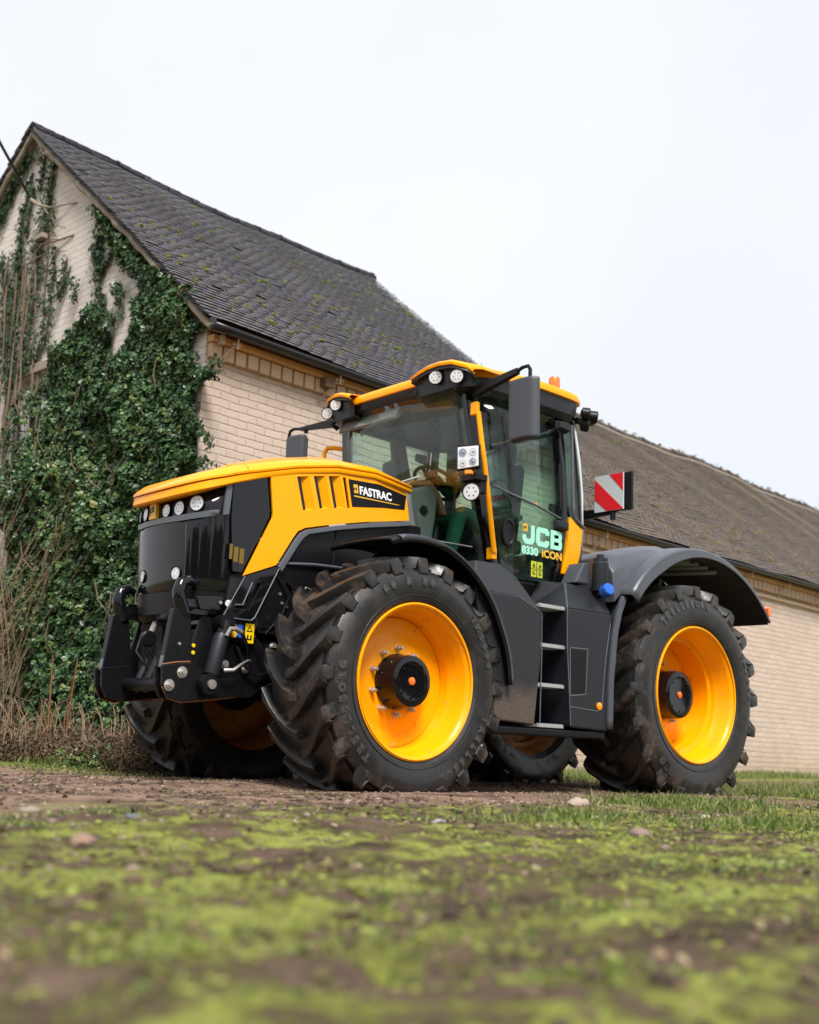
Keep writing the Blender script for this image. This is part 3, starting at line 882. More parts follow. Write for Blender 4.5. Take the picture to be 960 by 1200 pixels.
for s in (1, -1):
    q = MB()
    q.tube([(2.62, s * .30, 1.05), (2.74, s * .30, 1.02), (2.80, s * .26, .88), (2.72, s * .20, .76)], .013, 8)
    q.tube([(2.62, s * .26, 1.08), (2.72, s * .22, 1.06), (2.77, s * .16, .92), (2.70, s * .12, .78)], .011, 8)
    q.tube([(2.45, s * .43, .92), (2.40, s * .46, .80), (2.30, s * .46, .74), (2.15, s * .44, .78)], .012, 8)
    q.tube([(2.36, s * .44, 1.02), (2.30, s * .47, .95), (2.26, s * .47, .85), (2.18, s * .44, .80)], .009, 8)
    q.build('hydraulic_hose', M['black'], T, smooth=40)
    lt = MB().prism_y([(2.80, 1.215), (2.60, 1.235), (2.575, 1.20), (2.60, 1.14), (2.76, 1.13)], s * .40 + s * .046 - .008, s * .40 + s * .046 + .008).build('hook_latch', M['black_gloss'], T, bevel=.005)
    MB().cyl((2.62, s * .455, 1.19), (2.62, s * .47, 1.19), .012, 8).build('latch_pin', M['steel'], lt)
    MB().cyl((2.90, s * .46, .90), (2.90, s * .475, .90), .009, 8).build('arm_bolt', M['steel'], T)
MB().tube([(2.62, -.10, 1.10), (2.80, -.04, 1.06), (2.86, .02, .98)], .02, 10).build('trailer_coupling', M['steel'], T, smooth=40)
MB().lathe([(.045, -.02), (.055, -.01), (.055, .01), (.045, .02)], 20, c=(2.88, .03, .95)).build('coupling_eye', M['black'], T, smooth=35)
MB().box((2.70, .0, 1.06), (.03, .78, .03)).build('front_rail', M['trim'], T, bevel=.004)
# couplers and sticker on the near front
for (px_, pz, mt) in ((2.458, 1.045, 'blue'), (2.458, .995, 'blue'), (2.50, 1.045, 'rust'), (2.50, .995, 'gold_print')):
    MB().lathe([(.020, 0), (.022, .02), (.018, .03), (.001, .032)], 16, c=(px_, .445, pz)).build('coupler_cap', M[mt], T, smooth=35)
cp_ = MB().box((2.48, .43, 1.02), (.12, .03, .14)).build('coupler_block', M['black'], T, bevel=.004)
st = MB().box((2.385, .4700, 1.012), (.068, .004, .128)).build('warning_sticker', M['label_yellow'], T)
sk = MB()
sk.prism_y([(2.410, 1.022), (2.36, 1.022), (2.385, 1.065)], .4722, .4732)
sk.build('sticker_symbol', M['ink'], st)
MB().prism_y([(2.398, 1.029), (2.372, 1.029), (2.385, 1.052)], .4733, .4738).build('sticker_symbol', M['label_yellow'], st)
q = MB()
q.box((2.398, .4727, .985), (.012, .001, .032)); q.box((2.372, .4727, .985), (.012, .001, .032)); q.box((2.385, .4727, .972), (.03, .001, .008))
q.build('sticker_symbol', M['ink'], st)
MB().box((2.385, .455, 1.012), (.075, .028, .14)).build('sticker_bracket', M['black'], T)
q = MB()
for z in (.90, .855):
    q.lathe([(.012, 0), (.012, .008), (.001, .009)], 14, c=(2.78, .435, z))
q.build('grease_caps', M['label_yellow'], T)
# cables and pipes in the engine bay side (seen between hood and front tyre)
q = MB()
for k in range(5):
    x0 = 2.2 - k * .09
    q.tube([(x0, .475, 1.42 - .03 * k), (x0 - .1, .50, 1.30), (x0 - .05, .49, 1.15 + .02 * k), (x0 + .05, .45, 1.02)], .008 + .003 * (k % 2), 8)
q.build('wiring', M['black'], T, smooth=40)
MB().tube([(1.98, .50, 1.27), (2.02, .53, 1.31), (2.0, .54, 1.36), (1.95, .53, 1.35)], .007, 8).build('brake_pipe', M['steel'], T, smooth=40)
q = MB()
for (x0, z0) in ((2.16, 1.30), (2.10, 1.22), (2.14, 1.24), (2.05, 1.33)):
    q.cyl((x0, .462, z0), (x0, .474, z0), .010, 8)
q.build('frame_bolts', M['steel'], T)
MB().prism_y([(2.36, 1.16), (1.62, 1.25), (1.62, 1.02), (2.30, 1.02)], .41, .458).build('frame_gusset', M['black'], T, bevel=.006)
MB().prism_y([(2.36, 1.16), (1.62, 1.25), (1.62, 1.02), (2.30, 1.02)], -.458, -.41).build('frame_gusset', M['black'], T, bevel=.006)

# ---- front fenders
def fender_sheet(cx, cz, segs, y_in, y_out, s, name, mat, thick=.014, lip=.04, parent=T, crown=.02, inner=None):
    """segs: list of (angle deg, radius); ribbon between y_in and y_out with a turned lip"""
    rows = []
    for a, r in segs:
        a = math.radians(a)
        ca, sa = math.cos(a), math.sin(a)
        def P(y, rr): return (cx + rr * ca, s * y, cz + rr * sa)
        yi = y_in(a) if callable(y_in) else y_in
        rows.append([P(yi, r - lip * .6), P(yi, r), P(yi + (y_out - yi) * .3, r + crown), P(yi + (y_out - yi) * .7, r + crown), P(y_out - .02, r), P(y_out, r - .012), P(y_out + .002, r - lip)])
    return MB().grid(rows).build(name, mat, parent, smooth=30, solid=thick, solid_off=0)
for s in (1, -1):
    segs = [(a, float(np.interp(a, [-8, 5, 35, 65, 90, 110], [.88, .88, .905, .935, .955, .955]))) for a in ()]
    # angles measured from +X; the sheet runs from the front (65 deg) over the top to the rear (178 deg)
    segs = [(a, float(np.interp(a, [64, 80, 100, 125, 150, 178], [.945, .950, .94, .90, .865, .865]))) for a in np.linspace(71, 178, 26)]
    ff = fender_sheet(1.56, .747, segs, lambda a: .62 + .0 * a, 1.255, s, 'front_fender', M['black'], crown=.012)
    # grey outer bead
    rows = []
    bead = []
    for a, r in [(a, float(np.interp(a, [64, 80, 100, 125, 150, 178], [.945, .950, .94, .90, .865, .865]))) for a in np.linspace(76, 178, 30)]:
        an = math.radians(a)
        wd = .028 if a < 100 else .016
        rows.append([(1.56 + (r - wd) * math.cos(an), s * 1.266, .747 + (r - wd) * math.sin(an)), (1.56 + (r - .002) * math.cos(an), s * 1.266, .747 + (r - .002) * math.sin(an)), (1.56 + (r + .012) * math.cos(an), s * 1.235, .747 + (r + .012) * math.sin(an)), (1.56 + (r + .014) * math.cos(an), s * 1.15, .747 + (r + .014) * math.sin(an))])
    MB().grid(rows).build('fender_edge', M['fender'], ff, smooth=30, solid=.008)
    MB().tube([(1.56, s * .50, .98), (1.56, s * .60, 1.35), (1.58, s * .8, 1.66)], .022, 10).build('fender_stay', M['black'], ff, smooth=40)

# ---- step side fairings
for s in (1, -1):
    # front fairing: outer face + chamfered top
    A = [(.395, .515), (.80, .535), (.86, .95), (1.0, 1.30), (1.03, 1.42), (.60, 1.42), (.34, 1.33), (.335, 1.0)]
    fp = MB()
    yo, yi = s * 1.20, s * .80
    fp.hexa([(x, yo, z) for x, z in A], [(x, yi, z) for x, z in A])
    fp.hexa([(1.03, yo, 1.418), (.62, yo, 1.418), (.34, yo, 1.328), (.345, yi, 1.328), (1.03, yi, 1.418)],
            [(.90, s * 1.06, 1.655), (.66, s * 1.06, 1.665), (.44, s * 1.02, 1.60), (.43, yi, 1.60), (.90, yi, 1.655)])
    fa = fp.build('front_step_fairing', M['splash'], T, bevel=.014, seg=3)
    # the rear fairing
    Bp = [(-.005, .515), (-.43, .50), (-.455, .95), (-.475, 1.40), (.058, 1.395), (.05, 1.1)]
    rp = MB()
    rp.hexa([(x, yo, z) for x, z in Bp], [(x, s * .80, z) for x, z in Bp])
    rp.hexa([(.058, yo, 1.393), (-.475, yo, 1.398), (-.475, s * .80, 1.398), (.10, s * .80, 1.393)],
            [(-.10, s * 1.04, 1.615), (-.50, s * 1.04, 1.615), (-.52, s * .80, 1.640), (.02, s * .80, 1.640)])
    ra = rp.build('rear_step_fairing', M['grey_plastic'], T, bevel=.016, seg=3)
    # recessed service door drawn by a raised frame
    fr = MB()
    fx = [(.018, 1.10), (-.185, 1.105), (-.165, .765), (.010, .745)]
    for a, b in zip(fx, fx[1:] + fx[:1]):
        d = Vector((b[0] - a[0], 0, b[1] - a[1])).normalized()
        nrm = Vector((-d.z, 0, d.x)) * .004
        fr.hexa([(a[0] - nrm.x, s * 1.198, a[1] - nrm.z), (a[0] + nrm.x, s * 1.198, a[1] + nrm.z), (b[0] + nrm.x, s * 1.198, b[1] + nrm.z), (b[0] - nrm.x, s * 1.198, b[1] - nrm.z)],
                [(a[0] - nrm.x, s * 1.204, a[1] - nrm.z), (a[0] + nrm.x, s * 1.204, a[1] + nrm.z), (b[0] + nrm.x, s * 1.204, b[1] + nrm.z), (b[0] - nrm.x, s * 1.204, b[1] - nrm.z)])
    fr.tube([(.012, s * 1.201, .665), (-.30, s * 1.201, .648), (-.355, s * 1.201, .66), (-.365, s * 1.201, .75), (-.40, s * 1.201, 1.05), (-.455, s * 1.201, 1.33)], .0045, 6)
    fr.build('access_door_frame', M['trim'], ra, bevel=.002)
    MB().box((-.083, s * 1.1995, .93), (.165, .006, .32)).build('access_door', M['black'], ra)
    MB().lathe([(.030, 0), (.030, .008), (.022, .013), (.001, .014)], 24, c=(-.325, 1.20, .685)).xform(Matrix.Scale(s, 4, (0, 1, 0))).build('side_reflector', M['amber'], ra, smooth=35)
    MB().tube([(.338, s * 1.199, .53), (.332, s * 1.199, 1.0), (.338, s * 1.199, 1.325), (.60, s * 1.199, 1.417)], .0045, 6).build('scuff_highlight', M['trim'], fa)  # pale tubes on both fairings: scuffing plus an edge highlight put into the colour
    MB().tube([(-.003, s * 1.199, .53), (.049, s * 1.199, 1.1), (.055, s * 1.199, 1.39), (-.098, s * 1.04, 1.613)], .0045, 6).build('scuff_highlight', M['trim'], ra)
    # inner wall behind the steps and treads
    MB().box((.17, s * .80, 1.03), (.62, .02, 1.06)).build('step_back_wall', M['black'], T)
    for z in (.515, .805, 1.095, 1.385):
        x0, x1 = (.335 if z < .6 else .345), .03 + .02 * (z < 1)
        st_ = MB().box(((x0 + x1) / 2, s * 1.09, z), (x0 - x1, .17, .022))
        for k in range(14):
            xx = x1 + (x0 - x1) * (k + .5) / 14
            st_.box((xx, s * 1.165, z + .014), (.012, .012, .008))
        so = st_.build('step', M['alu'], T, bevel=.002)
    q = MB()
    for (x0, z0) in ((.28, .72), (.15, .71), (.30, 1.31)):
        q.cyl((x0, s * .81, z0), (x0, s * .84, z0), .022, 12)
    q.tube([(.29, s * .86, 1.28), (.26, s * .86, 1.1), (.24, s * .86, .9), (.17, s * .86, .55)], .006, 6)
    q.build('step_fittings', M['trim'], T, smooth=40)
    MB().box((.22, s * 1.0, .47), (1.3, .36, .05)).build('lower_sill', M['black'], T, bevel=.01)

# fuel filler cap + filter canister on near side
cn = MB().lathe([(.062, 1.58), (.066, 1.60), (.066, 1.80), (.058, 1.81), (.058, 1.84), (.030, 1.845), (.030, 1.87), (.001, 1.872)], 28, c=(-.42, 1.125, 0), axis='z')
cn.build('filter_canister', M['grey_plastic'], T, smooth=35)
R3 = orient((.25, 1, .25))
cap = MB().lathe([(.05, -.02), (.052, .0), (.050, .045), (.042, .055), (.001, .058)], 12, c=(-.395, 1.20, 1.575), M=R3).build('filler_cap', M['blue'], T, smooth=25)
MB().lathe([(.03, -.09), (.035, -.02), (.030, -.015)], 20, c=(-.395, 1.20, 1.575), M=R3).build('filler_neck', M['black'], T, smooth=35)

# ---- rear fenders
M['slat'] = simple('liner_slat', (.30, .31, .33), rough=.5)
M['rib'] = simple('liner_rib', (.24, .25, .27), rough=.5)
for s in (1, -1):
    rows = []; rows2 = []; rows3 = []
    for a in np.linspace(37, 146, 34):
        # angle from +X
        r = float(np.interp(a, [30, 45, 75, 100, 146], [1.19, 1.205, 1.205, 1.215, 1.275]))
        an = math.radians(a); ca, sa = math.cos(an), math.sin(an)
        P = lambda y, rr: (-1.56 + rr * ca, s * y, .846 + rr * sa)
        k = float(np.interp(a, [37, 60, 100, 146], [.085, .10, .05, .03]))
        rows.append([P(1.30, r - k - .01), P(1.305, r - k), P(1.30, r - .01), P(1.285, r + .004), P(1.15, r + .022), P(.95, r + .030), P(.60, r + .030), P(.50, r + .0)])
        rows3.append([P(1.285, r - k - .004), P(.52, r - k * .3 - .02)])
    rf = MB().grid(rows).build('rear_fender', M['fender'], T, smooth=28, solid=.014, solid_off=-1)
    # liner with slots under the fender
    lin = MB()
    n = len(rows3)
    lin.grid([[r3[0], tuple(Vector(r3[0]).lerp(Vector(r3[1]), .12))] for r3 in rows3])
    lin.build('fender_liner', M['black'], rf, smooth=30, solid=.006)
    rib = MB()
    for i in range(4, 24, 2):
        pts = []
        for q in (.15, .4, .65, .9):
            pts.append(tuple(Vector(rows3[i][0]).lerp(Vector(rows3[i][1]), q) - Vector((0, 0, .030))))
        pts = [(p[0] + .12 * j, p[1], p[2] - .01 * j) for j, p in enumerate(pts)]
        rib.tube(pts, [.020] * 4, 6)
    rib.build('fender_rib', M['rib'], rf)
    MB().grid([[tuple(Vector(a) - Vector((0, 0, .012))), tuple(Vector(b) - Vector((0, 0, .012)))] for a, b in rows3]).build('fender_lining', M['black_matt'], rf, solid=.004)
    sec_ = [(-1.56 + 1.19 * math.cos(a), .846 + 1.19 * math.sin(a)) for a in np.linspace(math.radians(20), math.radians(146), 18)]
    sec_ += [(-1.56 + .70 * math.cos(a), .846 + .70 * math.sin(a)) for a in np.linspace(math.radians(146), math.radians(20), 18)]
    sl_ = MB()
    for a in np.linspace(math.radians(58), math.radians(120), 9):
        ca, sa = math.cos(a), math.sin(a); tx, tz = -sa * .020, ca * .020
        q0 = (-1.56 + .99 * ca, .846 + .99 * sa); q1 = (-1.56 + 1.165 * ca, .846 + 1.165 * sa)
        sl_.prism_y([(q0[0] - tx, q0[1] - tz), (q0[0] + tx, q0[1] + tz), (q1[0] + tx, q1[1] + tz), (q1[0] - tx, q1[1] - tz)], s * .522, s * .56)
    sl_.build('guard_slats', M['slat'], rf, bevel=.004)
    MB().prism_y(sec_, s * .50, s * .52).build('inner_guard', M['black'], rf)
    # front mound between fender and cab
    mo = MB()
    secs = []
    for x, zt, zl in ((-.52, 1.86, 1.50), (-.58, 1.90, 1.55), (-.68, 1.935, 1.62), (-.85, 1.985, 1.80), (-1.1, 2.04, 1.9), (-1.35, 2.075, 1.95)):
        secs.append([(x, s * .55, zl), (x, s * .55, zt - .02), (x, s * .62, zt), (x, s * .98, zt + .015), (x, s * 1.10, zt - .03), (x - .0, s * 1.17, zt - .12 if x > -1.0 else zt - .06), (x, s * 1.19, zl)])
    vs = [p for q in secs for p in q]; c = 7; fs = []
    for i in range(len(secs) - 1):
        for j in range(c):
            fs.append((i * c + j, i * c + (j + 1) % c, (i + 1) * c + (j + 1) % c, (i + 1) * c + j))
    fs.append(tuple(range(c))); fs.append(tuple((len(secs) - 1) * c + j for j in range(c))[::-1])
    mo.add(vs, fs)
    mo.build('fender_shoulder', M['fender'], T, smooth=30, bevel=.01)
    # front vertical leg of the fender down beside the tyre
    lg = MB()
    rows4 = []
    for t in np.linspace(0, 1, 16):
        z = 1.56 - t * 1.04
        x = -.60 + .105 * t + .06 * math.sin(PI * t) * 0
        x = float(np.interp(z, [.5, .9, 1.25, 1.45, 1.58], [-.445, -.455, -.50, -.56, -.64]))
        rows4.append([(x + .03, s * 1.19, z), (x + .022, s * 1.212, z), (x - .018, s * 1.218, z), (x - .028, s * 1.20, z), (x - .03, s * .8, z)])
    lg.grid(rows4).build('fender_leg', M['fender'], rf, smooth=30, solid=.012)
    MB().prism_y([(-.20, 1.63), (-.36, 1.63), (-.36, 1.80), (-.30, 1.80)], s * .90, s * 1.06).build('fender_gusset', M['fender'], rf, bevel=.012)
    # end lamp
    MB().prism_y([(-2.555, 1.60), (-2.60, 1.60), (-2.585, 1.69), (-2.545, 1.67)], s * 1.25, s * 1.312).build('marker_lamp', M['orange'], rf, bevel=.004)

# ---- cab
def cabx(zz, kind='A'):      # A pillar x at height z
    return interp([(1.45, .44), (1.70, .515), (2.10, .66), (2.50, .735), (2.95, .800), (3.05, .81)], zz)
def caby(zz):
    return interp([(1.45, .80), (1.7, .86), (2.1, .885), (2.5, .875), (3.05, .82)], zz)
def cwid(z, s): return caby(z) * (1 if s > 0 else .83)
zs = [1.50, 1.70, 1.90, 2.10, 2.30, 2.50, 2.75, 3.02]
for s in (1, -1):
    sy = s * (1 if s > 0 else .83)
    # A pillar: flattened tube
    MB().grid([[(cabx(z) + .02, s * (cwid(z, s) - .065), z), (cabx(z) + .022, s * (cwid(z, s) - .01), z), (cabx(z) - .01, s * cwid(z, s), z), (cabx(z) - .06, s * cwid(z, s), z), (cabx(z) - .06, s * (cwid(z, s) - .05), z), (cabx(z) + .02, s * (cwid(z, s) - .065), z)] for z in zs]).build('front_pillar', M['pillar'] if s < 0 else M['black_gloss'], T, smooth=40)
    # rear door post and rear pillar
    MB().grid([[(x0, s * (cwid(z, s) + .004), z), (x0 - .05, s * (cwid(z, s) + .004), z), (x0 - .05, s * (cwid(z, s) - .05), z), (x0, s * (cwid(z, s) - .05), z), (x0, s * (cwid(z, s) + .004), z)] for z, x0 in [(z, interp([(1.5, -.17), (2.1, -.24), (3.05, -.235)], z)) for z in zs]]).build('door_post', M['black_gloss'], T, smooth=40)
    MB().grid([[(x0, s * cwid(z, s), z), (x0 - .06, s * (cwid(z, s) - .02), z), (x0 - .07, s * (cwid(z, s) - .08), z), (x0 - .01, s * (cwid(z, s) - .06), z), (x0, s * cwid(z, s), z)] for z, x0 in [(z, interp([(1.5, -.44), (2.1, -.47), (3.05, -.42)], z)) for z in zs]]).build('rear_pillar', M['pillar'], T, smooth=40)
    # yellow lower quarter panel
    MB().hexa([(-.262, sy * .872, 1.72), (-.31, sy * .890, 2.0), (-.325, sy * .890, 2.19), (-.37, sy * .890, 2.165), (-.49, sy * .888, 2.10), (-.475, sy * .875, 1.90), (-.42, sy * .865, 1.71)],
              [(-.262, sy * .80, 1.72), (-.31, sy * .80, 2.0), (-.325, sy * .80, 2.19), (-.37, sy * .80, 2.165), (-.49, sy * .80, 2.10), (-.475, sy * .80, 1.90), (-.42, sy * .80, 1.71)]).build('cab_side_panel', M['yellow'], T, bevel=.008)
    # pale seal strip on the rear edge
    MB().tube([(-.50, sy * .86, 2.10), (-.50, sy * .86, 2.4), (-.475, sy * .845, 2.7), (-.44, sy * .815, 3.0)], .014, 8).build('rear_seal', M['silver_refl'], T, smooth=40)
    # quarter glass between door post and rear pillar
    zq = [2.16, 2.4, 2.7, 3.0]
    MB().grid([[(interp([(1.5, -.22), (2.1, -.29), (3.05, -.285)], z), s * (cwid(z, s) - .01), z), (interp([(1.5, -.44), (2.1, -.47), (3.05, -.42)], z), s * (cwid(z, s) - .012), z)] for z in zq]).build('quarter_glass', M['glass_side'], T, solid=.004)
    # rail around rear glass
    MB().tube([(-.325, sy * .892, 2.95), (-.335, sy * .90, 2.5), (-.345, sy * .90, 2.24), (-.37, sy * .90, 2.19), (-.50, sy * .893, 2.12)], .011, 8).build('glass_rail', M['trim'], T, smooth=40)
    # door
    dz = [1.62, 1.75, 1.95, 2.15, 2.35, 2.6, 2.85, 3.0]
    dg_ = MB().grid([[(cabx(z) - .055, s * (cwid(z, s) + .002), z), ((cabx(z) - .055) * .5 - .10, s * (cwid(z, s) + .022), z), (interp([(1.5, -.17), (2.1, -.225), (3.05, -.225)], z), s * (cwid(z, s) + .004), z)] for z in dz])
    door = dg_.build('door', M['glass_side'], T, smooth=60, solid=.005)
    fr = MB()
    loop = [(cabx(z) - .065, s * (cwid(z, s) + .006), z) for z in dz] + [(interp([(1.5, -.17), (2.1, -.225), (3.05, -.225)], z) + .012, s * (cwid(z, s) + .008), z) for z in dz[::-1]]
    fr.tube(loop, .014, 8, closed=True)
    fr.build('door_frame', M['black_gloss'], door, smooth=40)
    # fairing box under the door glass
    fr2 = MB().tube([(cabx(2.1) - .07, sy * .905, 2.28), (.1, sy * .925, 2.20), (-.19, sy * .905, 2.15)], .010, 8); fr2.build('door_rail', M['trim'], door, smooth=40)
    for z0 in (2.90, 2.09):
        hd = MB().hexa([(-.10, sy * .905, z0 + .04), (-.10, sy * .905, z0 - .035), (-.235, sy * .90, z0 - .05), (-.235, sy * .90, z0 + .045)],
                       [(-.12, sy * .955, z0 + .03), (-.12, sy * .955, z0 - .02), (-.225, sy * .965, z0 - .035), (-.225, sy * .965, z0 + .03)])
        hd.build('door_hinge' if z0 > 2.5 else 'door_handle', M['grey_plastic'], door, bevel=.006)
    # round vent / speaker in the door
    if True:
        MB().lathe([(.075, -.01), (.085, .0), (.085, .012), (.070, .016), (.062, .006), (.03, .004), (.001, .003)], 32, c=(0, 0, 0)).xform(Matrix.Translation((.395, sy * .888, 1.95)) @ Matrix.Scale(s, 4, (0, 1, 0)) @ Matrix.Diagonal((.8, 1, 1.35, 1))).build('door_vent', M['black'], door, smooth=35)
        fpn = MB().prism_y([(.52, 1.66), (.30, 1.62), (.30, 2.18), (.42, 2.34), (.60, 2.34)], sy * .862 - .006, sy * .862 + .006)
        fpn.build('door_inner_panel', M['cab_liner'], door, bevel=.01)
        MB().lathe([(.02, 0), (.02, .012), (.001, .016)], 16, c=(.43, .875, 2.26)).xform(Matrix.Scale(s, 4, (0, 1, 0))).build('door_knob', M['trim'], door, smooth=35)
    # yellow grab rails on the near front pillar / far
    gb = MB()
    if s > 0:
        pts = [(.795, .935, 2.80), (.775, .955, 2.60), (.74, .965, 2.40), (.70, .965, 2.20), (.655, .96, 2.0), (.585, .935, 1.77)]
        gb.tube(pts, .020, 10)
        g = gb.build('grab_rail', M['yellow'], T, smooth=40)
        g2 = MB(); g2.box((.800, .905, 2.83), (.035, .07, .10)); g2.box((.575, .90, 1.76), (.045, .07, .09)); g2.build('rail_mount', M['yellow'], g, bevel=.006)
    else:
        gb.tube([(.75, -.74, 2.80), (.80, -.81, 2.815), (.83, -.86, 2.81), (.845, -.88, 2.77), (.84, -.88, 2.50), (.75, -.80, 2.3)], .020, 10)
        gb.build('grab_rail', M['yellow'], T, smooth=40)

# lettering on the near door glass
door_near = [o for o in T.children if o.name.startswith('door') and o.name.split('.')[0] == 'door'][0]
yd = .917
xd = Vector((-1, .006, 0)); ud = Vector((0, -.02, 1))
def block(loops_list, ox, oz, w_, h_):
    for loops in loops_list:
        lp = [[(ox - a * w_, oz + b * h_) for a, b in l] for l in loops]
        MB().holed_y(lp[0], lp[1:], yd + .001, yd + .004).build('door_lettering', M['mint'], door_near)
block([[[(.32, 1), (.32, .78), (.36, .78), (.70, .78), (.70, .36), (.62, .27), (.34, .27), (.27, .34), (.27, .46), (0, .46), (0, .20), (.20, 0), (.80, 0), (1, .18), (1, 1)]]], .262, 1.895, .115, .150) if False else None
block([[[(.70, 1), (.70, .36), (.62, .27), (.36, .27), (.28, .34), (.28, .46), (0, .46), (0, .20), (.20, 0), (.80, 0), (1, .18), (1, 1)]]], .262, 1.888, .135, .150)
block([[[(.16, 1), (0, .84), (0, .16), (.16, 0), (.84, 0), (1, .16), (1, .36), (.70, .36), (.70, .27), (.31, .27), (.29, .30), (.29, .70), (.31, .73), (.70, .73), (.70, .64), (1, .64), (1, .84), (.84, 1)]]], .108, 1.888, .150, .150)
block([[[(0, 1), (0, 0), (.86, 0), (1, .14), (1, .40), (.92, .51), (.98, .62), (.98, .86), (.84, 1)], [(.30, .78), (.68, .78), (.70, .76), (.70, .62), (.68, .60), (.30, .60)], [(.30, .40), (.70, .40), (.72, .38), (.72, .24), (.70, .22), (.30, .22)]]], -.060, 1.888, .135, .150)
lettering('8330', .082, (.268, yd + .003, 1.810), xd, ud, M['mint'], 'door_lettering', door_near, bold=.0034, xs=1.12)
lettering('iCON', .082, (.040, yd + .003, 1.810), xd, ud, M['gold_print'], 'door_lettering', door_near, bold=.0028, xs=1.15)
em = MB().box((.233, yd, 2.013), (.052, .003, .055)).build('door_emblem', M['gold_print'], door_near)
lettering('JCB', .026, (.255, yd + .002, 2.003), (-1, 0, .1), (0, 0, 1), M['ink'], 'emblem_lettering', em, bold=.001, xs=.85)
for (x0, z0) in ((.125, 1.735), (.055, 1.735), (.125, 1.672), (.055, 1.672)):
    w_ = .061
    sk = MB().box((x0, yd - .001, z0), (w_ - .002, .003, .058)).build('door_sticker', M['label_green'], door_near)
    q = MB()
    if z0 > 1.7:
        q.prism_y([(x0 + .016, z0 - .012), (x0 - .016, z0 - .012), (x0, z0 + .018)], yd + .0012, yd + .002)
        q.box((x0, yd + .0016, z0 - .021), (.04, .001, .004))
    else:
        q.box((x0 + .008, yd + .0016, z0), (.010, .001, .028)); q.box((x0 - .010, yd + .0016, z0 - .006), (.012, .001, .016)); q.box((x0, yd + .0016, z0 + .02), (.04, .001, .003))
    q.build('sticker_symbol', M['ink'], sk)
MB().box((.14, .912, 2.215), (.10, .006, .014), rot=(0, .05, 0)).build('door_latch_tag', M['amber'], door_near)

# windscreen: bowed sheet between the front pillars
ws = []
for z in [1.60, 1.80, 2.0, 2.2, 2.4, 2.6, 2.8, 3.0]:
    row = []
    for t in np.linspace(-1, 1, 15):
        bow = (1 - abs(t) ** 2.0)
        row.append((cabx(z) + .018 + bow * .10, t * (cwid(z, t) - .055), z))
    ws.append(row)
MB().grid(ws).build('windscreen', M['glass'], T, smooth=60, solid=.005)
MB().tube([(ws[0][i][0] + .004, ws[0][i][1], ws[0][i][2]) for i in range(15)], .02, 8).build('windscreen_seal', M['black_gloss'], T, smooth=40)
# wiper
wp = MB().tube([(.93, .0, 2.33), (.92, .25, 2.34), (.90, .42, 2.36)], .007, 6)
wp.build('wiper', M['silver_refl'], T)
MB().tube([(.90, .42, 1.90), (.84, .62, 1.84), (.70, .82, 1.80)], .008, 6).build('lower_wiper', M['trim'], T)
# rear window and frame
rw = [[(-.49 - .05 * (1 - t * t), t * (.76 if t > 0 else .64), z) for t in np.linspace(-1, 1, 7)] for z in (1.9, 2.3, 2.7, 3.0)]
MB().grid(rw).build('rear_window', M['glass_side'], T, smooth=60, solid=.005)
MB().tube([(-.50, -.66, 2.98), (-.50, .78, 2.98)], .02, 8).build('rear_header', M['black'], T)
# floor, sill, dash
fl = MB()
fl.prism_x([(-.70, 1.42), (.80, 1.42), (.86, 1.60), (-.73, 1.60)], -.45, .50)
fl.box((0, 0, 1.70), (.20, 1.40, .20)) if False else None
fl.build('cab_floor', M['black'], T, bevel=.01)
MB().prism_x([(-.70, 1.58), (.84, 1.58), (.80, 1.95), (-.66, 1.95)], -.53, -.42).build('cab_rear_wall', M['cab_liner'], T, bevel=.01)
MB().box((.15, 0, 1.25), (.9, 1.3, .34)).build('cab_mount', M['black'], T)
ds = MB().prism_y([(.80, 1.62), (.60, 1.62), (.52, 2.10), (.50, 2.30), (.60, 2.38), (.84, 2.30), (.86, 2.05)], -.22, .22)
ds.build('dashboard', M['console'], T, bevel=.03, seg=3)
MB().prism_y([(.62, 2.36), (.50, 2.30), (.44, 2.16), (.36, 2.16), (.46, 2.34), (.58, 2.43), (.80, 2.38), (.82, 2.33)], -.20, .20).build('dash_top', M['console_tan'], T, bevel=.02, seg=3)
MB().lathe([(.045, 0), (.040, .01), (.001, .012)], 6, c=(.66, .222, 2.16)).build('dash_knob', M['black'], T, smooth=20)
MB().tube([(.52, 0, 1.62), (.46, 0, 2.1), (.40, 0, 2.38)], [.05, .045, .03], 12).build('steering_column', M['cab_liner'], T, smooth=40)
sw = MB()
Rm = Matrix.Rotation(-.55, 3, 'Y')
cw = Vector((.33, .0, 2.47))
ring = [cw + Rm @ Vector((.20 * math.cos(a), .20 * math.sin(a), 0)) for a in np.linspace(0, 2 * PI, 32, endpoint=False)]
sw.tube(ring, .016, 8, closed=True)
for a in (0, 2.1, 4.2):
    sw.tube([cw + Rm @ Vector((0, 0, -.03)), cw + Rm @ Vector((.19 * math.cos(a), .19 * math.sin(a), 0))], .014, 6)
sw.lathe([(.05, -.04), (.055, 0), (.03, .01), (.001, .012)], 16, c=cw, axis='z', M=Rm)
sw.build('steering_wheel', M['black'], T, smooth=40)
